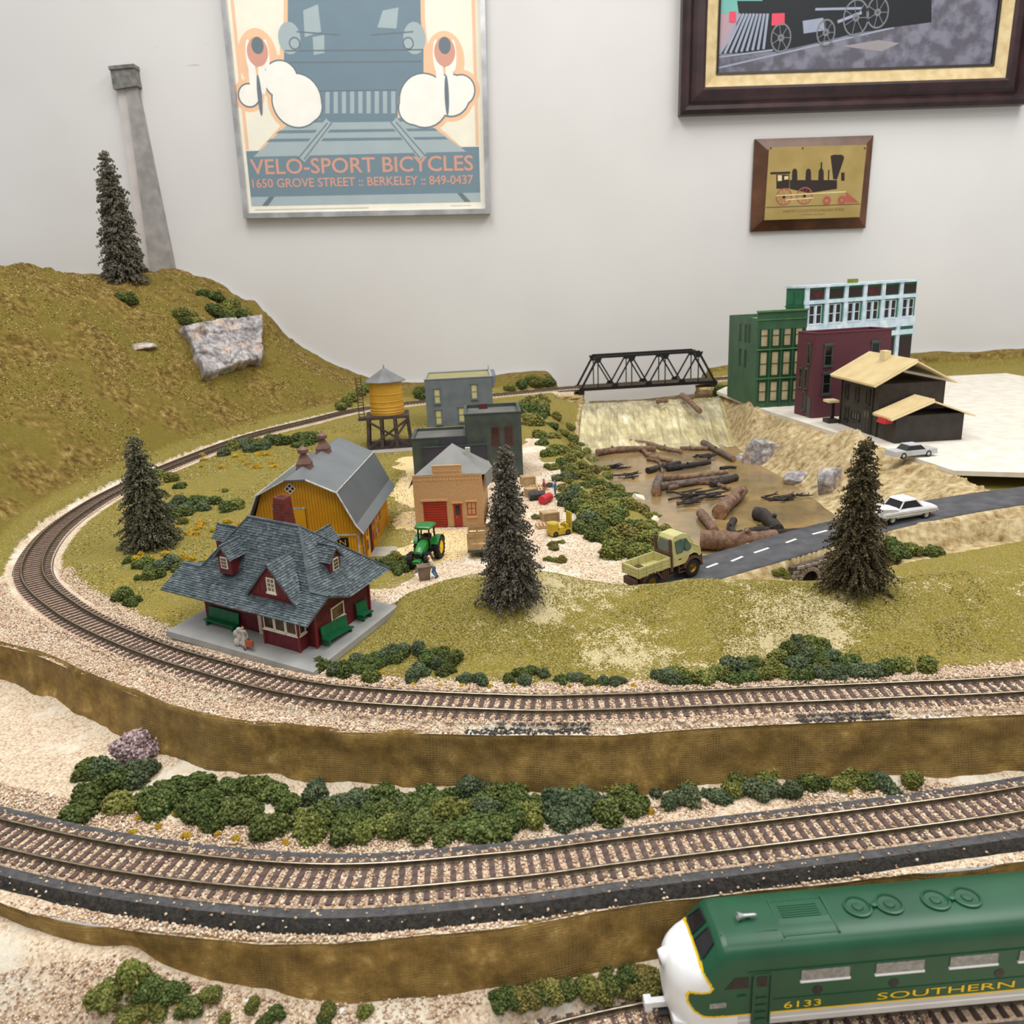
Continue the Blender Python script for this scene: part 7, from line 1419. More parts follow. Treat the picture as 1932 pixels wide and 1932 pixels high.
# ------------------------------------------------------------------ streamlined green locomotive
def loco():
    s = 0.866; t = thing('diesel_locomotive', 'green and white streamlined diesel locomotive with yellow striping on the front track', 'locomotive', (51.6, 255.7, ZA), 0.048); t.scale = (s, s, s)
    GN = pmat('loco_green', C3(18, 80, 52), C3(15, 70, 45), 40, 0.38, spec=0.5); WH = pmat('loco_white', C3(236, 238, 240), None, 40, 0.4, spec=0.5); YE = pmat('loco_yellow', C3(240, 200, 24), None, 60, 0.4); GY2 = pmat('loco_grey_skirt', C3(196, 196, 196), None, 60, 0.45); DK = pmat('loco_dark', C3(30, 30, 32), None, 90, 0.5); SV = pmat('loco_silver_grille', C3(158, 158, 156), C3(130, 130, 128), 500, 0.45, metal=0.3); GLs = pmat('loco_glass', C3(36, 34, 36), None, 60, 0.12)
    hw = 18.3; poly = np.array([(260, 60), (21, 60), (13.8, 43), (14.2, 39), (16.5, 35), (18.2, 31.8), (17.2, 30), (13, 29.4), (8.4, 29.2), (7.2, 27), (7.8, 23), (10.5, 18.8), (14.5, 16.2), (19, 15.4), (260, 15.4)])
    def sdist(px_, pz):
        d = np.full(px_.shape, 1e9)
        for i in range(len(poly)):
            a, b = poly[i], poly[(i + 1) % len(poly)]; v = b - a; q = np.clip(((px_ - a[0]) * v[0] + (pz - a[1]) * v[1]) / (v @ v), 0, 1); d = np.minimum(d, np.hypot(px_ - a[0] - q * v[0], pz - a[1] - q * v[1]))
        return np.where(in_poly(px_, pz, [tuple(p) for p in poly]), d, -d)
    xs = np.concatenate([np.array([0, 0.06, 0.2, 0.45, 0.8, 1.2]), np.arange(1.7, 34, 0.45), np.arange(34, 190, 1.2)]); nph = 160
    def top(x):   # roof line along the length
        return np.interp(x, [0, 0.6, 2, 5, 9, 12.5, 13.6, 21.5, 23.5, 26, 200], [34, 36.2, 38, 39.4, 40.4, 41.0, 41.4, 50.0, 51.3, 52, 52])
    def wid(x): q = np.clip(x / 19.0, 0, 1); return hw * (1 - (1 - q) ** 2.6) ** (1 / 2.3)
    zb = 9.0; rows = []
    for x in xs:
        w_ = max(wid(x), 0.02); tp = top(x); ph = np.linspace(-PI / 2, PI / 2, nph)
        e = np.interp(x, [0, 8, 14, 24], [2.2, 2.6, 3.2, 4.2]); zmid = np.interp(x, [0, 14, 24], [24, 30, 36])
        cth, sth = np.cos(np.linspace(0, PI, nph)), np.sin(np.linspace(0, PI, nph))
        y = np.sign(cth) * np.abs(cth) ** (2 / e) * w_; z = zmid + (tp - zmid) * np.abs(sth) ** (2 / e * (1.05))
        # straight sides below
        nb = 60; zz = np.linspace(zb, zmid, nb, endpoint=False); tuck = 1 - 0.0 * zz
        rows.append(np.concatenate([np.stack([np.full(nb, x + 0.0), np.full(nb, w_), zz], 1), np.stack([np.full(nph, x), y, z], 1), np.stack([np.full(nb, x), np.full(nb, -w_), zz[::-1]], 1)]))
    R = np.array(rows); nr, nc = R.shape[:2]
    # nose rounds under towards the pilot
    R[:, :, 0] += np.where(R[:, :, 2] < 20, (20 - R[:, :, 2]) ** 2 * 0.010, 0) * np.clip(1 - R[:, :, 0] / 14, 0, 1) + np.where(R[:, :, 2] > 28, (R[:, :, 2] - 28) ** 2 * 0.012, 0) * np.clip(1 - R[:, :, 0] / 10, 0, 1)
    fc = grid_faces(nr, nc); cen = R.reshape(-1, 3)[fc].mean(1); sd = sdist(cen[:, 0], cen[:, 2]); mi = np.where(sd > 0.55, 0, np.where(sd > -0.55, 2, 1)); mi = np.where((mi == 1) & (cen[:, 0] > 30), 3, mi)
    mi = np.where((mi == 3) & (cen[:, 2] > 11.8) & (cen[:, 2] < 12.8), 1, mi)
    me = np_mesh('body_shell', R.reshape(-1, 3), fc, [GN, WH, YE, GY2], mi=mi, smooth=True); link('body_shell', me, t)
    def rp(x, y):                              # height of the shell at a roof point
        i = int(np.argmin(abs(xs - x))); r = R[i][60:60 + nph]; return float(np.interp(y, r[::-1, 1], r[::-1, 2]))
    # windscreens lying on the slope
    for sg in (-1, 1):
        c = []
        for (x, y) in ((14.6, 1.8), (15.6, 12.2), (20.6, 10.6), (20.8, 1.8)): c.append((x, sg * y, rp(x, sg * y)))
        b = MB(); up = Vector((-0.62, 0, 0.78)); b.add([tuple(Vector(p) + up * 0.35) for p in c] + [tuple(Vector(p) - up * 0.6) for p in c], [(0, 1, 2, 3), (7, 6, 5, 4)] + [(k, (k + 1) % 4, 4 + (k + 1) % 4, 4 + k) for k in range(4)]); wdw = b.build('windscreen', GLs, t)
        g = MB(); q = [Vector(p) + up * 0.35 for p in c]
        for k in range(4): g.bar(tuple(q[k]), tuple(q[(k + 1) % 4]), 0.6, 0.6, tuple(up))
        g.build('gasket', DK, wdw)
    # headlight housing and ridge on the nose
    hb = MB(); hb.tube([(-0.9, 0, 32.5), (1.0, 0, 33.2), (5, 0, 35.4), (9, 0, 36.4)], [3.6, 3.9, 3.4, 2.4], 16); hb.build('headlight_housing', WH, t, smooth=True); MB().lathe([(3.0, -1.2), (3.1, -0.8), (2.4, -0.6), (0.1, -0.2)], 18, c=(0, 0, 32.5), axis='x').build('headlight', SV, t)
    fs = frame((0, -hw, 0), (1, 0, 0), (0, -1, 0))
    # far side is mirrored only where it could be seen
    MB().fprism(fs, [(23.5, 30.5), (28, 36.6), (34.5, 36.6), (34.5, 30.5)], -0.4, 0.12).build('cab_window', GLs, t); d = MB().fbox(fs, 36.5, 44, 9, 38, -0.3, 0.25).build('cab_door', GN, t); MB().fbox(fs, 38, 42.6, 31, 36.4, 0.25, 0.4).build('door_pane', GLs, d)
    for a in (36.2, 44.2): MB().fbox(fs, a - 0.25, a + 0.25, 10, 36, 0.2, 1.1).build('grab_rail', GN, t)
    for z in (12, 16, 20, 24): MB().fbox(fs, 38, 42.8, z, z + 0.8, 0.25, 0.8).build('ladder_rung', GN, t)
    for a in (58, 92, 126, 158):
        w_ = MB().fbox(fs, a, a + 22, 32.2, 38, -0.2, 0.5).build('air_grille', SV, t); MB().fbox(fs, a - 0.4, a + 22.4, 31.4, 32.3, 0, 0.9).build('grille_ledge', WH, w_)
    for a in (66, 101, 150): MB().fprism(fs, ellipse(a, 26, 2.4, 2.4, 20), -0.3, 0.15).build('porthole', GLs, t)
    MB().fbox(fs, 17, 24.5, 21, 23.4, 0.0, 0.5).build('number_board', SV, t); MB().fbox(fs, 29.5, 33.5, 25.6, 26.6, 0, 0.7).build('door_step', GN, t); MB().fbox(fs, 34, 190, 38.6, 39.1, -0.2, 0.5).build('gutter', GN, t); MB().fbox(fs, 46, 190, 22.6, 22.9, -0.2, 0.3).build('seam', GN, t)
    tx = MB(); put_text(tx, fs, '6133', 51, 17.2, 3.6, 17, 0.2); put_text(tx, fs, 'SOUTHERN', 94, 17.2, 3.8, 64, 0.2); tx.build('lettering', YE, t)
    # roof gear
    def pan(x0, x1, y0, y1, name, m=GN, h=0.5):
        vs = [(x, y, rp(x, y) + dz) for dz in (-0.3, h) for x, y in ((x0, y0), (x1, y0), (x1, y1), (x0, y1))]; MB().hexa(vs).build(name, m, t)
    hz = rp(36, -2) ; hn = MB(); hn.lathe([(0.5, 8.0), (0.8, 7), (0.9, 2), (1.5, 0.3), (2.1, -0.8), (1.7, -0.9), (0.3, 0)], 14, c=(35, -1.6, hz + 1.9), axis='x'); hn.build('horn', pmat('horn_silver', C3(206, 206, 208), None, 60, 0.25, metal=0.7), t); MB().box(38.4, 40, -2.4, -0.8, hz - 0.3, hz + 1.5).build('horn_bracket', GN, t)
    for k in range(6): pan(55 + k * 0.0, 73, -3 + k * 1.35, -2.3 + k * 1.35, 'screen_bar', GN, 0.3)
    pan(52, 76, -12.5, -3.6, 'roof_hatch', GN, 0.25); pan(51.6, 52.2, -13, 8, 'hatch_rib', GN, 0.6); pan(76.6, 77.4, -13, 8, 'hatch_rib', GN, 0.9); pan(50, 50.5, -14, 12, 'hatch_rib', GN, 0.35); pan(24, 50, -9.2, -8.9, 'roof_seam', GN, 0.25)
    rv = MB()
    for k in range(20):
        for yy in (-12.2, 7): x = 53 + k * 1.2; z = rp(x, yy); rv.sphere((x, yy, z + 0.25), 0.22, nu=6, nv=4)
    tag(rv.build('rivets', GN, t), kind='stuff')
    for x in (91, 106, 128, 143):
        z = rp(x, 0); MB().lathe([(6.2, -0.6), (6.4, 0.8), (5.4, 1.0), (5.0, 0.3), (2.6, 0.2), (2.2, 0.8), (0.1, 0.9)], 30, c=(x, -0.5, z)).build('roof_fan', GN, t, smooth=False)
    for x in (98.5, 135.5): z = rp(x, 0); MB().lathe([(1.6, -0.5), (1.6, 1.4), (0.1, 1.6)], 12, c=(x, -0.5, z)).box(x - 3, x + 3, -1.1, 0.1, z - 0.4, z + 0.5).build('fan_bracket', GN, t)
    # pilot, coupler, trucks
    pl = MB(); pl.hexa([(3, -15, 2.2), (12, -16.5, 2.2), (12, 16.5, 2.2), (3, 15, 2.2), (2.2, -14, 10.5), (12, -17.5, 10.5), (12, 17.5, 10.5), (2.2, 14, 10.5)]); pl.build('pilot', WH, t); MB().box(-6, 4, -1.6, 1.6, 5, 8).box(-8.5, -5, -2.6, 2.6, 4.2, 9).build('coupler', WH, t); MB().box(-2, 3, -5, 5, 3, 4.4).build('pilot_step', DK, t)
    for cx in (32, 152):
        MB().box(cx - 20, cx + 20, -14, 14, 3, 9.5).build('truck_frame', DK, t)
        for dx in (-12, 12): MB().cyl((cx + dx, -9.4, 5.8), (cx + dx, 9.4, 5.8), 5.8, 5.8, 20).build('wheelset', DK, t)
    MB().box(70, 114, -14, 14, 4, 9.5).build('fuel_tank', DK, t)
loco()

# ------------------------------------------------------------------ little people: one continuous body each
def person(label, loc, rot, h, joints, cols, hat=None, extra=None):
    """joints: list of (a, b, ra, rb, material index) capsules in head-high units; merged by voxel remesh into one skin"""
    t = thing('person', label, 'person', loc, rot); mb = MB()
    for a, b, ra, rb, mi in joints:
        a = np.array(a) * h; b = np.array(b) * h; ra *= h; rb *= h
        mb.sphere(tuple(a), ra, nu=10, nv=8); mb.sphere(tuple(b), rb, nu=10, nv=8); mb.cyl(tuple(a), tuple(b), ra, rb, 10)
    o = mb.build('body', cols, t); m = o.modifiers.new('skin', 'REMESH'); m.mode = 'VOXEL'; m.voxel_size = h * 0.0105 * S; m.use_smooth_shade = True
    bpy.context.view_layer.update(); me = bpy.data.meshes.new_from_object(o.evaluated_get(bpy.context.evaluated_depsgraph_get())); o.modifiers.clear(); o.data = me
    me.materials.clear()
    for c in cols: me.materials.append(c)
    P = np.array([p.center[:] for p in me.polygons]) / S / h; best = np.full(len(P), 1e9); idx = np.zeros(len(P), int)
    for a, b, ra, rb, mi in joints:
        a = np.array(a); b = np.array(b); v = b - a; q = np.clip(((P - a) @ v) / (v @ v + 1e-9), 0, 1); d = np.linalg.norm(P - a - q[:, None] * v, axis=1) - (ra + (rb - ra) * q); k = d < best; best = np.where(k, d, best); idx = np.where(k, mi, idx)
    me.polygons.foreach_set('material_index', idx.astype(np.int32)); me.update(); return t
def body(skin=0, top=1, leg=2, shoe=3, hair=4, la=None, ra=None, ll=None, rl=None, lean=0.0):
    """arm / leg: (elbow, hand) / (knee, foot)"""
    hip = 0.50; J = []; sh = np.array([0, -lean, 0.80]); pel = np.array([0, 0, 0.50]); hd = sh + np.array([0, -lean * 0.35, 0.125])
    J += [(pel, (sh * 0.55 + pel * 0.45), 0.085, 0.080, top), ((sh * 0.55 + pel * 0.45), sh - [0, 0, 0.03], 0.080, 0.088, top), (sh + [-0.075, 0, 0], sh + [0.075, 0, 0], 0.048, 0.048, top), (sh, hd - [0, 0, 0.04], 0.034, 0.032, skin), (hd - [0, 0.008, 0.02], hd + [0, 0, 0.022], 0.050, 0.058, skin), (hd + [0, 0.018, 0.012], hd + [0, 0.012, 0.040], 0.055, 0.052, hair), (hd + [0, -0.058, -0.006], hd + [0, -0.070, -0.018], 0.010, 0.013, skin)]
    for s in (-1, 1): J.append((hd + [s * 0.056, 0.0, 0.0], hd + [s * 0.060, 0.004, -0.016], 0.012, 0.010, skin))
    for s, arm in ((-1, ra), (1, la)):
        e, hnd = [np.array(q, float) for q in (arm or ((s * 0.15, 0.0, 0.62), (s * 0.155, -0.05, 0.47)))]; so = sh + np.array([s * 0.105, 0, -0.01])
        J += [(so, e, 0.040, 0.031, top), (e, hnd, 0.031, 0.022, top)]; d = hnd - e; d /= np.linalg.norm(d); pm = hnd + d * 0.028; J.append((hnd, pm, 0.021, 0.022, skin)); sd = np.cross(d, [0, 1, 0.2]); sd /= np.linalg.norm(sd)
        for k, L in enumerate((0.040, 0.048, 0.044, 0.034)): o = sd * (k - 1.5) * 0.013; J.append((pm + o, pm + o + d * L + np.array([0, -0.010, -0.004]), 0.0085, 0.0075, skin))
        J.append((hnd + d * 0.008 - sd * 0.018, hnd + d * 0.034 - sd * 0.036, 0.0095, 0.008, skin))
    for s, lg in ((-1, rl), (1, ll)):
        k, f = [np.array(q, float) for q in (lg or ((s * 0.055, -0.01, 0.27), (s * 0.06, 0.01, 0.04)))]; ho = pel + np.array([s * 0.05, 0, -0.01]); J += [(ho, k, 0.068, 0.046, leg), (k, f + [0, 0, 0.02], 0.046, 0.030, leg), (f + [0, 0.02, -0.012], f + [0, -0.075, -0.018], 0.028, 0.022, shoe)]
    return J
SK = pmat('skin', C3(206, 150, 122), None, 200, 0.6); GREYC = pmat('grey_coat', C3(182, 178, 170), C3(160, 156, 150), 200, 0.7); JEAN = pmat('blue_jeans', C3(58, 112, 160), None, 200, 0.7); CRM = pmat('cream_shirt', C3(218, 204, 172), None, 200, 0.7); BRH = pmat('brown_hair', C3(90, 58, 42), None, 200, 0.7); SHOE = pmat('dark_shoe', C3(70, 44, 36), None, 200, 0.5); RDS = pmat('red_shirt', C3(176, 66, 66), None, 200, 0.7); TANP = pmat('tan_trousers', C3(178, 152, 112), None, 200, 0.7); BLS = pmat('blue_shirt', C3(96, 128, 164), None, 200, 0.7)
def station_pt(lx, ly):
    o = bpy.data.objects['station_building']; m = Matrix.LocRotScale(o.location, o.rotation_euler, None) @ Vector((lx * S, ly * S, 0)); return (m.x / S, m.y / S, m.z / S)
def people():
    w = station_pt(66.1, 4.2); J = body(la=((0.16, 0.02, 0.63), (0.17, -0.02, 0.46)), ra=((-0.16, -0.02, 0.64), (-0.20, -0.10, 0.56)), ll=((0.05, -0.05, 0.27), (0.055, -0.07, 0.04)), rl=((-0.05, 0.0, 0.27), (-0.055, 0.05, 0.04)))
    J += [((0, 0, 0.52), (0, -0.01, 0.30), 0.095, 0.115, 1), ((0, -0.01, 0.30), (0, -0.012, 0.22), 0.115, 0.12, 1)]
    person('woman in long grey coat carrying a suitcase on the station platform', w, -0.3, 16.0, J, [SK, GREYC, SK, SHOE, BRH])
    q = station_pt(70.2, 3.9); c = thing('suitcase', 'small tan suitcase held by the woman in the grey coat', 'suitcase', (q[0], q[1], q[2] + 3.0), -0.5); MB().box(-3.2, 3.2, -1.0, 1.0, 0, 4.2).build('case', pmat('tan_leather', C3(168, 92, 58), None, 200, 0.5), c); MB().tube([(-1.0, 0, 4.2), (-0.8, 0, 5.1), (0.8, 0, 5.1), (1.0, 0, 4.2)], 0.25, 6).build('handle', pmat('dark_leather', C3(90, 50, 34), None, 200, 0.5), c)
    q = station_pt(60.6, 5.6); c = thing('luggage_cart', 'heap of pale grey bags left of the woman on the platform', 'luggage', q, -0.3); PG = pmat('pale_grey_bag', C3(196, 192, 184), C3(164, 160, 152), 200, 0.7)
    for k, (x, y, z, a, b_, d) in enumerate(((-2, 0, 3, 2.6, 2, 3), (1.2, 0.6, 6.4, 2.8, 2, 3.4), (-2.4, 0.8, 8.6, 2.4, 2, 2.6), (1.8, 0, 2.4, 2, 1.8, 2.4), (0, 0.8, 11, 2.4, 1.8, 2.2))): MB().sphere((x, y, z), 1, (a, b_, d), 10, 8).build('bag', PG, c)
    # man at his barrow near the tractor
    p = T(812, 1092); p2 = (p[0] + 3.5, p[1] + 1.5, p[2]); J = body(la=((0.14, -0.13, 0.62), (0.10, -0.26, 0.52)), ra=((-0.14, -0.13, 0.62), (-0.10, -0.26, 0.52)), lean=0.14, ll=((0.06, -0.08, 0.28), (0.06, 0.06, 0.04)), rl=((-0.06, 0.02, 0.27), (-0.06, 0.12, 0.04))); m = person('man in cream shirt and blue jeans leaning over a brown crate', p2, -1.4, 19.0, J, [SK, CRM, JEAN, SHOE, pmat('white_cap', C3(230, 230, 228), None, 200, 0.6)])
    c = thing('brown_bin', 'brown ribbed bin in front of the man in jeans', 'bin', (p[0] - 4.5, p[1] - 0.5, p[2]), 0.2); BB = pmat('brown_bin_plastic', C3(122, 106, 92), C3(100, 86, 74), 200, 0.6); MB().hexa([(-4, -3.2, 0), (4, -3.2, 0), (4, 3.2, 0), (-4, 3.2, 0), (-5, -4, 11), (5, -4, 11), (5, 4, 11), (-5, 4, 11)]).build('tub', BB, c); MB().box(-5.4, 5.4, -4.4, 4.4, 10.6, 11.6).build('rim', BB, c)
    # two men carrying a crate
    a = T(1027, 936); b = T(1048, 938)
    person('man in red shirt and tan trousers carrying one end of the dark box', tuple(a), 1.35, 18.5, body(la=((0.13, -0.06, 0.64), (0.09, -0.24, 0.58)), ra=((-0.13, -0.06, 0.64), (-0.09, -0.24, 0.58))), [SK, RDS, TANP, SHOE, BRH]); person('man in blue shirt and jeans carrying the other end of the dark box', tuple(b), -1.75, 18.5, body(la=((0.13, -0.06, 0.64), (0.09, -0.24, 0.58)), ra=((-0.13, -0.06, 0.64), (-0.09, -0.24, 0.58))), [SK, BLS, JEAN, SHOE, BRH])
    c = (a + b) / 2; t = thing('carried_box', 'dark grey open box held between two men', 'box', (c[0], c[1], (a[2] + b[2]) / 2 + 10.4), math.atan2(b[1] - a[1], b[0] - a[0])); L = float(np.linalg.norm(b - a)) / 2 - 4.0; DG = pmat('dark_box', C3(92, 94, 92), None, 200, 0.6)
    MB().box(-L, L, -3, 3, 0, 0.6).build('bottom', DG, t)
    for y in (-3, 3): MB().box(-L, L, y - 0.3, y + 0.3, 0.6, 4).build('side', DG, t)
    for x in (-L, L): MB().box(x - 0.3, x + 0.3, -3, 3, 0.6, 4).build('end', DG, t)
people()
# ------------------------------------------------------------------ foliage
def foliage_mat(name, cols, rough=0.9, rand=0.18, sc=420):
    m, nt, b = nmat(name); L = nt.links.new; tc = N(nt, 'ShaderNodeTexCoord').outputs['Object']; oi = N(nt, 'ShaderNodeObjectInfo')
    ad = N(nt, 'ShaderNodeVectorMath', operation='ADD'); L(tc, ad.inputs[0]); cx = N(nt, 'ShaderNodeCombineXYZ'); L(oi.outputs['Random'], cx.inputs[0]); L(ad.outputs[0], ad.inputs[1]) if False else L(cx.outputs[0], ad.inputs[1])
    n1 = noise(nt, ad.outputs[0], sc, 3, 0.7); k = len(cols); col = ramp(nt, n1, [(0.3 + 0.4 * i / (k - 1), c) for i, c in enumerate(cols)])
    hs = N(nt, 'ShaderNodeHueSaturation'); r1 = N(nt, 'ShaderNodeMapRange', i_3=1 - rand, i_4=1 + rand); L(oi.outputs['Random'], r1.inputs[0]); L(r1.outputs[0], hs.inputs['Value'])
    ml = N(nt, 'ShaderNodeMath', operation='FRACT'); m2 = N(nt, 'ShaderNodeMath', operation='MULTIPLY'); m2.inputs[1].default_value = 7.31; L(oi.outputs['Random'], m2.inputs[0]); L(m2.outputs[0], ml.inputs[0])
    r2 = N(nt, 'ShaderNodeMapRange', i_3=0.485, i_4=0.515); L(ml.outputs[0], r2.inputs[0]); L(r2.outputs[0], hs.inputs['Hue']); L(col, hs.inputs['Color']); L(hs.outputs[0], b.inputs['Base Color']); b.inputs['Roughness'].default_value = rough; b.inputs['Specular IOR Level'].default_value = 0.12
    return m
M_DKG = foliage_mat('dark_green_foam', [C3(42, 52, 26), C3(76, 88, 46), C3(128, 134, 82)]); M_MDG = foliage_mat('mid_green_foam', [C3(62, 68, 30), C3(104, 108, 54), C3(158, 156, 96)]); M_BLG = foliage_mat('blue_green_foam', [C3(46, 56, 40), C3(78, 90, 64), C3(122, 130, 100)]); M_OLG = foliage_mat('olive_foam', [C3(70, 70, 34), C3(110, 106, 56), C3(158, 148, 92)]); M_LIL = foliage_mat('lilac_foam', [C3(120, 100, 96), C3(168, 146, 146), C3(206, 188, 188)], rand=0.05); M_YEL = foliage_mat('yellow_flower_foam', [C3(130, 108, 26), C3(186, 152, 44), C3(222, 190, 84)])
def bush_mesh(seed, mat, squash=0.95, nl=10, fine=1.0):
    r = np.random.default_rng(seed); cs = []; 
    for k in range(nl):
        a = r.uniform(0, 2 * PI); d = r.uniform(0, 0.62) if k else 0; cs.append((d * math.cos(a), d * math.sin(a), r.uniform(0.15, 0.62) * (1 - d * 0.5), r.uniform(0.26, 0.44)))
    V = []; Fq = []; n0 = 0; allC = []; allR = []
    for (x, y, z, R) in cs:
        m = int(170 * (R / 0.36) ** 2); d = r.normal(size=(m, 3)); d /= np.linalg.norm(d, axis=1)[:, None]; q = R * r.uniform(0.8, 1.22, m)[:, None]; P = np.array([x, y, z]) + d * q; allC.append(P); allR.append(r.uniform(0.05, 0.12, m))
    Cc = np.concatenate(allC); Rr = np.concatenate(allR); ok = Cc[:, 2] > -0.05; Cc, Rr = Cc[ok], Rr[ok]; n = len(Cc)
    W = OCT_V[None] * (1 + 0.45 * r.uniform(-1, 1, (n, 6, 1))) * Rr[:, None, None]; a = r.uniform(0, PI, n); ca, sa = np.cos(a)[:, None], np.sin(a)[:, None]; W = np.stack([W[..., 0] * ca - W[..., 1] * sa, W[..., 0] * sa + W[..., 1] * ca, W[..., 2]], -1) + Cc[:, None]
    V = W.reshape(-1, 3); Fc = (OCT_F[None] + 6 * np.arange(n)[:, None, None]).reshape(-1, 3)
    b = MB()
    for (x, y, z, R) in cs: b.sphere((x, y, z), R * 0.86, nu=9, nv=6)
    bv = np.array(b.v); bf = []
    for f in b.f: bf += [f] if len(f) == 3 else [(f[0], f[1], f[2]), (f[0], f[2], f[3])]
    V = np.concatenate([V, bv]); Fc = np.concatenate([Fc, np.array(bf) + n * 6]); V[:, 2] *= squash
    return np_mesh('bush', V * 10.0, Fc, mat)                  # radius about 10 mm
BUSH = {k: [bush_mesh(300 + 10 * i + j, m) for j in range(4)] for i, (k, m) in enumerate((('dark', M_DKG), ('mid', M_MDG), ('blue', M_BLG), ('olive', M_OLG)))}
YELB = [bush_mesh(390 + j, M_YEL, 0.75, 5) for j in range(3)]; LILB = bush_mesh(399, M_LIL, 0.8, 12)
def bush(p, r, kinds, label, group, sink=0.15, name='bush', cat='bush', meshes=None):
    me = random.choice(meshes if meshes else BUSH[random.choice(kinds)]); o = link(name, me); k = r / 10.0; o.location = (p[0] * S, p[1] * S, (p[2] - r * sink) * S); o.scale = (k * random.uniform(0.9, 1.15), k * random.uniform(0.9, 1.15), k * random.uniform(0.85, 1.2)); o.rotation_euler = (random.uniform(-.1, .1), random.uniform(-.1, .1), random.uniform(0, 2 * PI)); return tag(o, label, cat, group)
def on_mid(x, y): p = G(x, y, -9.0); return p
def on_front(x, y):
    r = _ray(x, y); t = np.linspace(160, 300, 1500) / r[1]; X_, Y_, Z_ = r[0] * t, r[1] * t, HC + r[2] * t; k = np.where((Z_ <= FZ(X_, Y_)) | (Y_ > yEB(X_) - 9))[0]; i = k[0] if len(k) else -1
    return np.array([X_[i], Y_[i], float(FZ(X_[i:i + 1] if i >= 0 else X_[-1:], Y_[i:i + 1] if i >= 0 else Y_[-1:])[0])])
# hedge between the two lower tracks
for x, y0, y1 in [(x, a, b) for x, a, b in zip(range(150, 1790, 41), [0] * 99, [0] * 99)]:
    top = np.interp(x, [0, 242, 430, 640, 800, 942, 1100, 1250, 1500, 1691, 1932], [1425, 1447, 1476, 1500, 1498, 1490, 1476, 1466, 1444, 1428, 1400]); bot = np.interp(x, [0, 242, 430, 640, 800, 942, 1100, 1250, 1500, 1691, 1932], [1530, 1552, 1572, 1586, 1588, 1574, 1556, 1530, 1508, 1490, 1470])
    n = 2
    if x > 1240 or 330 < x < 400: n = max(1, n)
    for k in range(n + (1 if 560 < x < 1150 else 0)):
        yy = top + (bot - top) * (k + random.uniform(0.15, 0.85)) / (n + (1 if 560 < x < 1150 else 0)); xx = x + random.uniform(-16, 16); p = on_mid(xx, yy)
        d, sd, _ = distpoly(p[:1], p[1:2], TRBD)
        if d[0] < 30 or p[1] > yEC(p[0]) - 4: continue
        r = random.uniform(8.8, 12.2) * (0.85 if xx > 1150 else 1); bush(p, r, ('dark', 'dark', 'dark', 'mid', 'blue') if xx < 1150 else ('dark', 'blue', 'mid', 'blue'), *(('green foam bush at the left end of the hedge below the upper cliff', 'lower hedge, left end') if xx < 400 else ('green foam bush in the hedge below the cliff in front of the station', 'lower hedge, station stretch') if xx < 760 else ('green foam bush in the hedge below the cliff in front of the front fir', 'lower hedge, middle stretch') if xx < 1150 else ('grey-green foam bush in the thin hedge below the cliff at right', 'lower hedge, right stretch')))
for x, y in ((262, 1545), (330, 1535), (410, 1575), (300, 1560), (385, 1560), (350, 1578), (250, 1572), (446, 1582), (540, 1590), (1160, 1548), (1228, 1532), (1655, 1478), (1600, 1492)): bush(on_mid(x, y), random.uniform(2.2, 3.6), None, 'low yellow flower clump at the foot of the middle hedge', 'yellow flowers at the middle hedge', name='flower_clump', cat='flowers', meshes=YELB)
p = on_mid(256, 1440); bush((p[0] - 2, p[1] + 4, p[2] + 4), 15, None, 'pinkish lilac bush at the left end of the upper cliff', None, 0.1, meshes=[LILB]); p = on_mid(1640, 1450); bush((p[0], p[1] + 3, p[2] + 8), 8, ('blue',), 'pale bushy shrub clinging to the upper cliff at right', None)
for x, y in ((1180, 1478), (1225, 1490), (1260, 1470), (1300, 1482), (1345, 1468), (1385, 1478), (1420, 1458), (1465, 1466), (1505, 1452), (1545, 1460), (1580, 1440), (1615, 1452), (1650, 1436), (1685, 1445), (1440, 1480), (1530, 1478), (1600, 1472)): bush(on_mid(x, y), random.uniform(7.5, 10), ('dark', 'blue', 'mid'), 'grey-green foam bush in the thin hedge below the cliff at right', 'lower hedge, right stretch')
# front edge
for x, y, r in ((250, 1850, 9), (285, 1870, 8), (262, 1905, 8), (325, 1880, 7.5), (300, 1915, 6), (360, 1905, 6), (240, 1925, 8), (395, 1885, 5.5), (205, 1880, 9), (425, 1925, 4.5), (480, 1900, 4.2), (520, 1915, 4.6), (500, 1932, 4), (615, 1885, 4), (622, 1908, 4), (610, 1928, 3.5), (688, 1905, 4.6)): bush(on_front(x, y), r * 1.05, ('dark', 'mid'), 'green foam bush in the front left corner', 'bushes at the front left corner')
for x, y in ((945, 1862), (975, 1850), (1010, 1858), (1040, 1845), (1075, 1852), (1110, 1842), (1145, 1836), (1180, 1842), (1210, 1834), (960, 1880), (1000, 1884), (1060, 1878), (1120, 1872), (1180, 1868), (1220, 1862)): bush(on_front(x, y), random.uniform(5.5, 7.5), ('mid', 'dark', 'olive'), 'green foam bush in front of the locomotive nose', 'bushes ahead of the locomotive')
for x, y in ((340, 1900), (270, 1935)): bush(on_front(x, y), 2.6, None, 'yellow flower clump in the front left corner', 'yellow flowers at the front left', name='flower_clump', cat='flowers', meshes=YELB)
M_PEB = pmat('white_pebble', C3(240, 238, 234), None, 200, 0.5)
for x, y, lab in ((468, 1886, 'tiny white chip lying by the front left bushes'), (641, 1880, 'tiny white chip right of the small front bushes')): rock(0, 0, (1.6, 1.2, 1.0), int(x), lab, 0.4, on=on_front(x, y) + np.array([0, 0, 0.6]), mat=M_PEB)
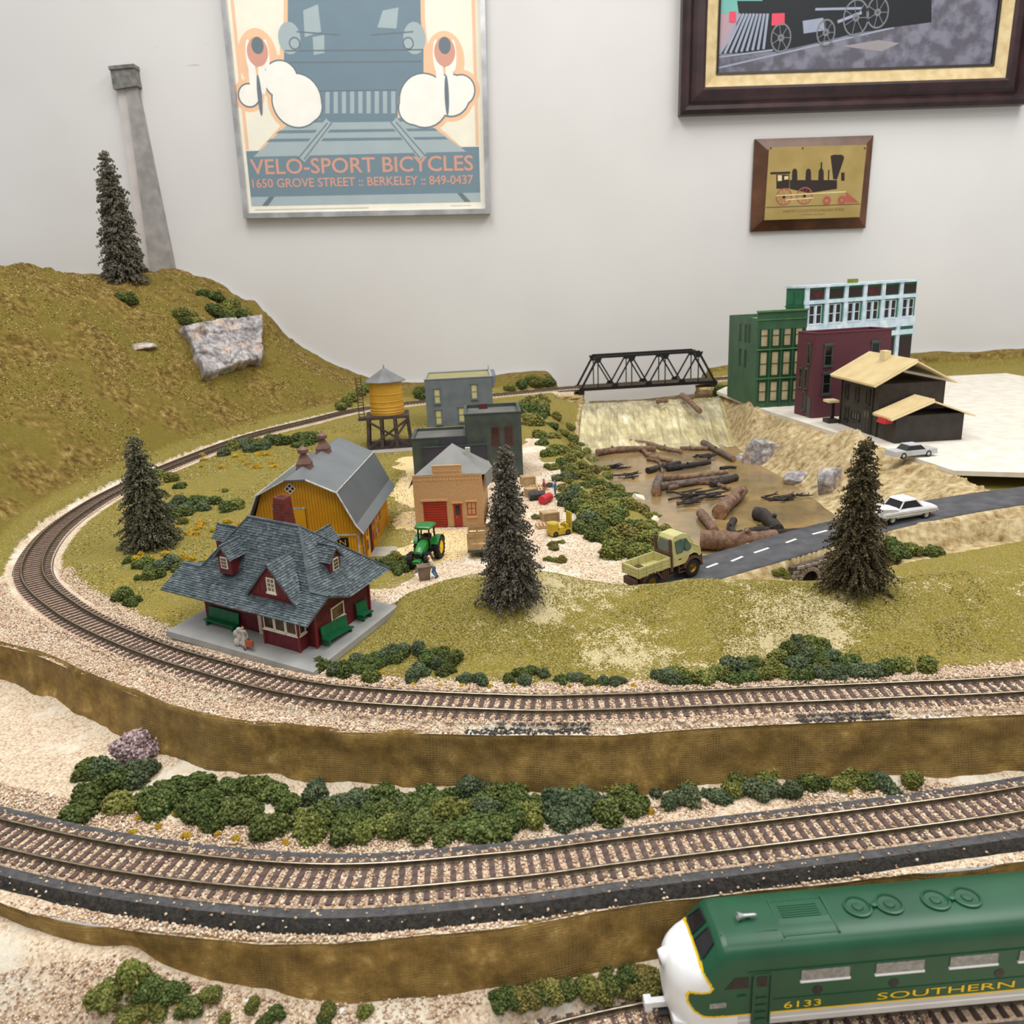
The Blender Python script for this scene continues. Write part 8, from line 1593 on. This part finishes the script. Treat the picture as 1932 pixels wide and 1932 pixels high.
# foot of the mound by the upper track
def row(pts, r0, r1, kinds, label, group, meshes=None, name='bush', cat='bush', sink=0.15):
    for x, y in pts: bush(T(x, y), random.uniform(r0, r1), kinds, label, group, sink, name, cat, meshes)
pts = [(x + random.uniform(-6, 6), random.uniform(np.interp(x, [610, 700, 780, 860], [1262, 1240, 1232, 1262]), np.interp(x, [610, 700, 780, 860], [1272, 1284, 1288, 1288]))) for x in range(612, 862, 18)] + [(x, y) for x, y in ((730, 1238), (760, 1234), (790, 1232), (820, 1240), (700, 1246), (670, 1256), (845, 1248))]
row(pts, 7.0, 9.5, ('dark', 'dark', 'blue'), 'dark foam bush right of the station by the upper track', 'bushes right of the station')
row([(880, 1284), (905, 1288), (960, 1285), (985, 1276), (1005, 1268), (1025, 1275), (990, 1290), (1060, 1286), (1085, 1282), (1110, 1290), (1165, 1290), (1140, 1290)], 5.0, 7.4, ('dark', 'blue'), 'small dark bush at the foot of the mound centre', 'bushes at the mound foot')
row([(640, 1288), (690, 1292), (742, 1294), (780, 1292), (830, 1294), (872, 1294), (925, 1296), (970, 1296), (1010, 1294), (1075, 1296), (1130, 1296), (1195, 1296), (1290, 1292), (1340, 1290), (720, 1270), (800, 1262)], 1.7, 2.8, None, 'yellow flower clump along the inner edge of the upper track', 'yellow flowers beside the upper track', YELB, 'flower_clump', 'flowers')
pts = [(1258, 1284), (1275, 1276), (1290, 1284), (1330, 1286), (1355, 1276), (1375, 1268), (1400, 1262), (1430, 1258), (1455, 1262), (1470, 1246), (1490, 1232), (1510, 1222), (1530, 1215), (1545, 1226), (1520, 1240), (1545, 1250), (1560, 1262), (1500, 1262), (1475, 1276), (1440, 1278), (1410, 1282), (1380, 1284), (1510, 1280), (1545, 1278), (1580, 1276), (1610, 1272), (1640, 1272), (1670, 1268), (1700, 1265), (1750, 1262), (1600, 1256), (1565, 1240)]
row(pts, 7.0, 10.0, ('dark', 'blue', 'mid'), 'dark foam bush at the foot of the mound right', 'bushes at the right mound foot')
# hedge along the river
random.seed(21); pts = []
for k in range(420):
    y = random.uniform(770, 1062); lo = np.interp(y, [770, 800, 830, 870, 920, 960, 1000, 1040, 1062], [985, 1005, 1020, 1032, 1058, 1072, 1085, 1140, 1160]); hi = np.interp(y, [770, 800, 830, 870, 920, 960, 1000, 1040, 1062], [1032, 1076, 1092, 1122, 1172, 1206, 1250, 1290, 1310]); x = random.uniform(lo, hi); sc = np.interp(y, [770, 1062], [17, 24])
    if all((x - a) ** 2 + ((y - b) * 1.5) ** 2 > sc ** 2 for a, b in pts): pts.append((x, y))
for lo_, hi_, lab in ((0, 860, 'green foam bush of the pond hedge near the warehouse'), (860, 960, 'green foam bush of the pond hedge level with the oil drums'), (960, 1100, 'green foam bush of the pond hedge behind the khaki truck')): row([q for q in pts if lo_ <= q[1] < hi_], 11.5, 15, ('mid', 'mid', 'olive', 'dark'), lab, 'pond hedge: ' + lab[31:], sink=0.25)
row([(1065, 905), (1085, 935), (1075, 950), (1095, 965), (1110, 985), (1090, 1000), (1080, 1000)], 12, 15, ('blue', 'dark'), 'dark blue-green bush on the lot side of the pond hedge', 'dark hedge edge')
row([(1046, 1035), (1060, 1025), (1035, 1058), (1060, 1060), (1050, 1060), (1010, 978), (1042, 1030)], 4.5, 6.5, ('mid', 'olive'), 'small green tuft standing alone on the gravel lot', 'small lot tufts', None, 'grass_tuft', 'tuft')
row([(725, 1062), (745, 1055), (760, 1068), (740, 1072), (770, 1058), (755, 1080)], 7, 9, ('olive', 'dark'), 'brownish green bush between barn and tractor', 'bushes by the barn door')
# meadow left of the barn
row([(335, 950), (355, 958), (372, 948), (345, 972), (385, 960), (320, 965), (395, 950)], 11, 15, ('dark', 'blue'), 'dark bush cluster left of the barn', 'bushes left of the barn'); row([(275, 1068), (300, 1075), (325, 1070), (290, 1090), (345, 1075)], 9, 13, ('dark', 'blue'), 'dark bush cluster left of the station', 'bushes left of the station'); row([(250, 1140), (235, 1128), (245, 1060)], 7, 10, ('dark', 'olive'), 'small bush at the left edge by the upper track', 'bushes at the left edge')
row([(440, 848), (455, 842), (470, 836), (490, 838), (510, 832), (475, 850), (500, 846), (425, 858), (530, 838)], 12, 17, ('dark', 'blue', 'mid'), 'bush along the inner side of the back track', 'bushes along the back track'); row([(560, 832), (578, 826), (570, 842), (590, 834)], 15, 20, ('dark',), 'large round bush behind the barn roof', 'bushes behind the barn'); row([(322, 908), (340, 920), (300, 900), (430, 962), (450, 958)], 10, 14, ('dark', 'mid'), 'bush beside the left fir tree', 'bushes beside the left fir')
rng = random.Random(5)
row([(rng.uniform(380, 520), rng.uniform(855, 885)) for k in range(16)] + [(rng.uniform(330, 470), rng.uniform(985, 1010)) for k in range(14)] + [(rng.uniform(270, 330), rng.uniform(940, 1010)) for k in range(5)] + [(rng.uniform(250, 430), rng.uniform(1040, 1060)) for k in range(10)], 4.0, 7.5, None, 'yellow flower clump in the meadow left of the barn', 'yellow flowers in the meadow', YELB, 'flower_clump', 'flowers')
row([(rng.uniform(250, 460), rng.uniform(900, 1110)) for k in range(16)], 4.0, 7.5, ('olive', 'mid', 'dark'), 'low green tuft in the meadow left of the barn', 'low tufts in the meadow', None, 'grass_tuft', 'tuft')
# hill tops, far side
row([(350, 610), (362, 602), (340, 600), (370, 612)], 16, 20, ('dark', 'mid'), 'bush above the left end of the rock face', 'bushes on the hill'); row([(410, 600), (430, 592), (450, 596), (465, 600), (400, 588), (440, 582), (420, 606)], 17, 22, ('dark', 'mid'), 'bush above the right end of the rock face', 'bushes on the hill right'); row([(385, 556), (400, 560), (412, 566)], 14, 18, ('dark',), 'dark bush on the hill skyline', 'bushes on the skyline'); row([(246, 572), (236, 566)], 13, 16, ('dark',), 'dark bush at the left of the hillside', 'bushes at the left hillside')
row([(655, 762), (668, 752), (680, 744), (645, 770), (690, 738)], 14, 18, ('dark', 'mid'), 'bush between hill foot and water tower', 'bushes near the water tower'); row([(790, 746), (802, 750), (796, 742)], 15, 18, ('dark',), 'bush between water tower and grey house', 'bushes near the grey house'); row([(960, 734), (985, 728), (1010, 728), (1035, 724), (1060, 722), (1080, 722), (1000, 720)], 14, 18, ('dark', 'mid'), 'bush behind the back track left of the truss bridge', 'bushes by the bridge')
row([(1000, 762), (1012, 772), (990, 775), (1020, 760), (1008, 785), (1000, 800)], 18, 24, ('dark', 'olive'), 'tall bush beside the warehouse corner', 'bushes beside the warehouse'); row([(1352, 742), (1364, 736)], 15, 18, ('dark',), 'dark bush at the right foot of the truss bridge', 'bushes at the bridge foot')
row([(1672, 1042), (1685, 1028), (1700, 1050), (1690, 1060), (1720, 1040), (1760, 1045)], 9, 12, ('dark', 'mid'), 'bush below the road at the right edge', 'bushes at the right edge'); row([(1462, 1084), (1474, 1082), (1484, 1088)], 5, 6.5, ('mid',), 'small bright bush at the left end of the culvert wall', 'bushes by the culvert'); row([(945, 1142), (955, 1136)], 4.5, 6, ('dark',), 'tiny dark bush under the front fir tree', 'bushes under the front fir')
for x, y, lab in ((1285, 933, 'pale green moss tuft among the twigs in the pond'), (1432, 990, 'bright green moss tuft on the gnarled stump')): bush(G(x, y, ZP + 3), 3.2, ('mid',), lab, None, name='moss_tuft', cat='moss')

# ------------------------------------------------------------------ fir trees
def fir_tree(base, h, rfun, seed, label, mat, nb=1100, cr=0.9, twig=True):
    r = np.random.default_rng(seed); t = thing('fir_tree', label, 'tree', tuple(base)); tb = MB().tube([(0, 0, -2), (0.4, 0, h * 0.5), (0, 0, h * 0.96)], [1.7, 1.2, 0.4], 8); tb.build('trunk', pmat('fir_trunk', C3(70, 54, 44), C3(50, 38, 32), 200, 0.85), t)
    Cs = []; Rs = []; tw = MB()
    for k in range(nb):
        f = 1 - math.sqrt(r.uniform(0, 1)) * 0.985 if k % 3 else r.uniform(0.0, 1.0); z = h * (0.035 + 0.955 * f); a = r.uniform(0, 2 * PI); R = rfun(f) * r.uniform(0.6, 1.12) * (1 + 0.22 * math.sin(a * 3 + f * 23) * math.sin(a * 2 - f * 31)); up = 0.22 + 0.5 * f; n = max(4, int(R / cr * 1.25))
        s = np.linspace(0.12, 1, n); x = R * s * math.cos(a); y = R * s * math.sin(a); zz = z + R * up * s - 0.55 * R * s ** 2
        P = np.stack([x, y, zz], 1) + r.normal(0, cr * 0.55, (n, 3)); Cs.append(P); Rs.append(cr * r.uniform(0.5, 1.0, n) * (0.75 + 0.35 * s))
        if twig and k % 5 == 0: tw.tube([(0, 0, z), (x[n // 2], y[n // 2], zz[n // 2]), (x[-1] * 1.04, y[-1] * 1.04, zz[-1])], [0.35, 0.28, 0.16], 4, cap=False)
    Cc = np.concatenate(Cs); Rr = np.concatenate(Rs); n = len(Cc); W = OCT_V[None] * (1 + 0.5 * r.uniform(-1, 1, (n, 6, 1))) * Rr[:, None, None]; W[..., 0] *= 0.8; a = r.uniform(0, PI, n); b = r.uniform(0, PI, n); ca, sa, cb, sb = np.cos(a)[:, None], np.sin(a)[:, None], np.cos(b)[:, None], np.sin(b)[:, None]
    x, y, z = W[..., 0], W[..., 1], W[..., 2] * 1.3; y, z = y * cb - z * sb, y * sb + z * cb; x, y = x * ca - y * sa, x * sa + y * ca; V = (np.stack([x, y, z], -1) + Cc[:, None]).reshape(-1, 3)
    tag(link('needles', np_mesh('needles', V, (OCT_F[None] + 6 * np.arange(n)[:, None, None]).reshape(-1, 3), mat), t), kind='stuff')
    if tw.v: tag(tw.build('twigs', pmat('fir_twig', C3(92, 82, 62), C3(66, 58, 44), 200, 0.85), t), kind='stuff')
    return t
F1 = foliage_mat('grey_green_needles', [C3(56, 54, 46), C3(100, 96, 84), C3(160, 154, 136)], rand=0.02, sc=260); F2 = foliage_mat('brown_green_needles', [C3(46, 42, 30), C3(84, 76, 56), C3(136, 124, 94)], rand=0.02, sc=260); F3 = foliage_mat('green_grey_needles', [C3(58, 60, 46), C3(98, 98, 78), C3(146, 142, 116)], rand=0.02, sc=220)
def topz(x, y, Y): return float(GY(x, y, Y)[2])
_b = T(965, 1132); fir_tree(_b, topz(957, 840, _b[1]) - _b[2], lambda f: 17.5 * (1 - f) ** 0.62 * (0.75 + 0.35 * (1 - f)) + 2.6, 1, 'grey-green fir tree standing on the front mound', F1, 1500, 0.85)
_b = T(1612, 1108); fir_tree(_b, topz(1602, 827, _b[1]) - _b[2], lambda f: 17.0 * (1 - f) ** 0.75 * (0.8 + 0.3 * (1 - f)) + 4.0, 2, 'dark brownish fir tree beside the road at right', F2, 1500, 0.8)
_b = T(288, 1030); fir_tree(_b, topz(272, 822, _b[1]) - _b[2], lambda f: 21 * (1 - f) ** 0.7 * (0.85 + 0.25 * (1 - f)) + 4.0, 3, 'fir tree in the meadow at the far left', F3, 1500, 1.0)
_b = T(248, 532); fir_tree((_b[0] - 8, _b[1], _b[2]), 205, lambda f: 30 * (1 - f) ** 0.6 + 5, 4, 'tall dark fir tree on top of the hill', F1, 1300, 1.9)
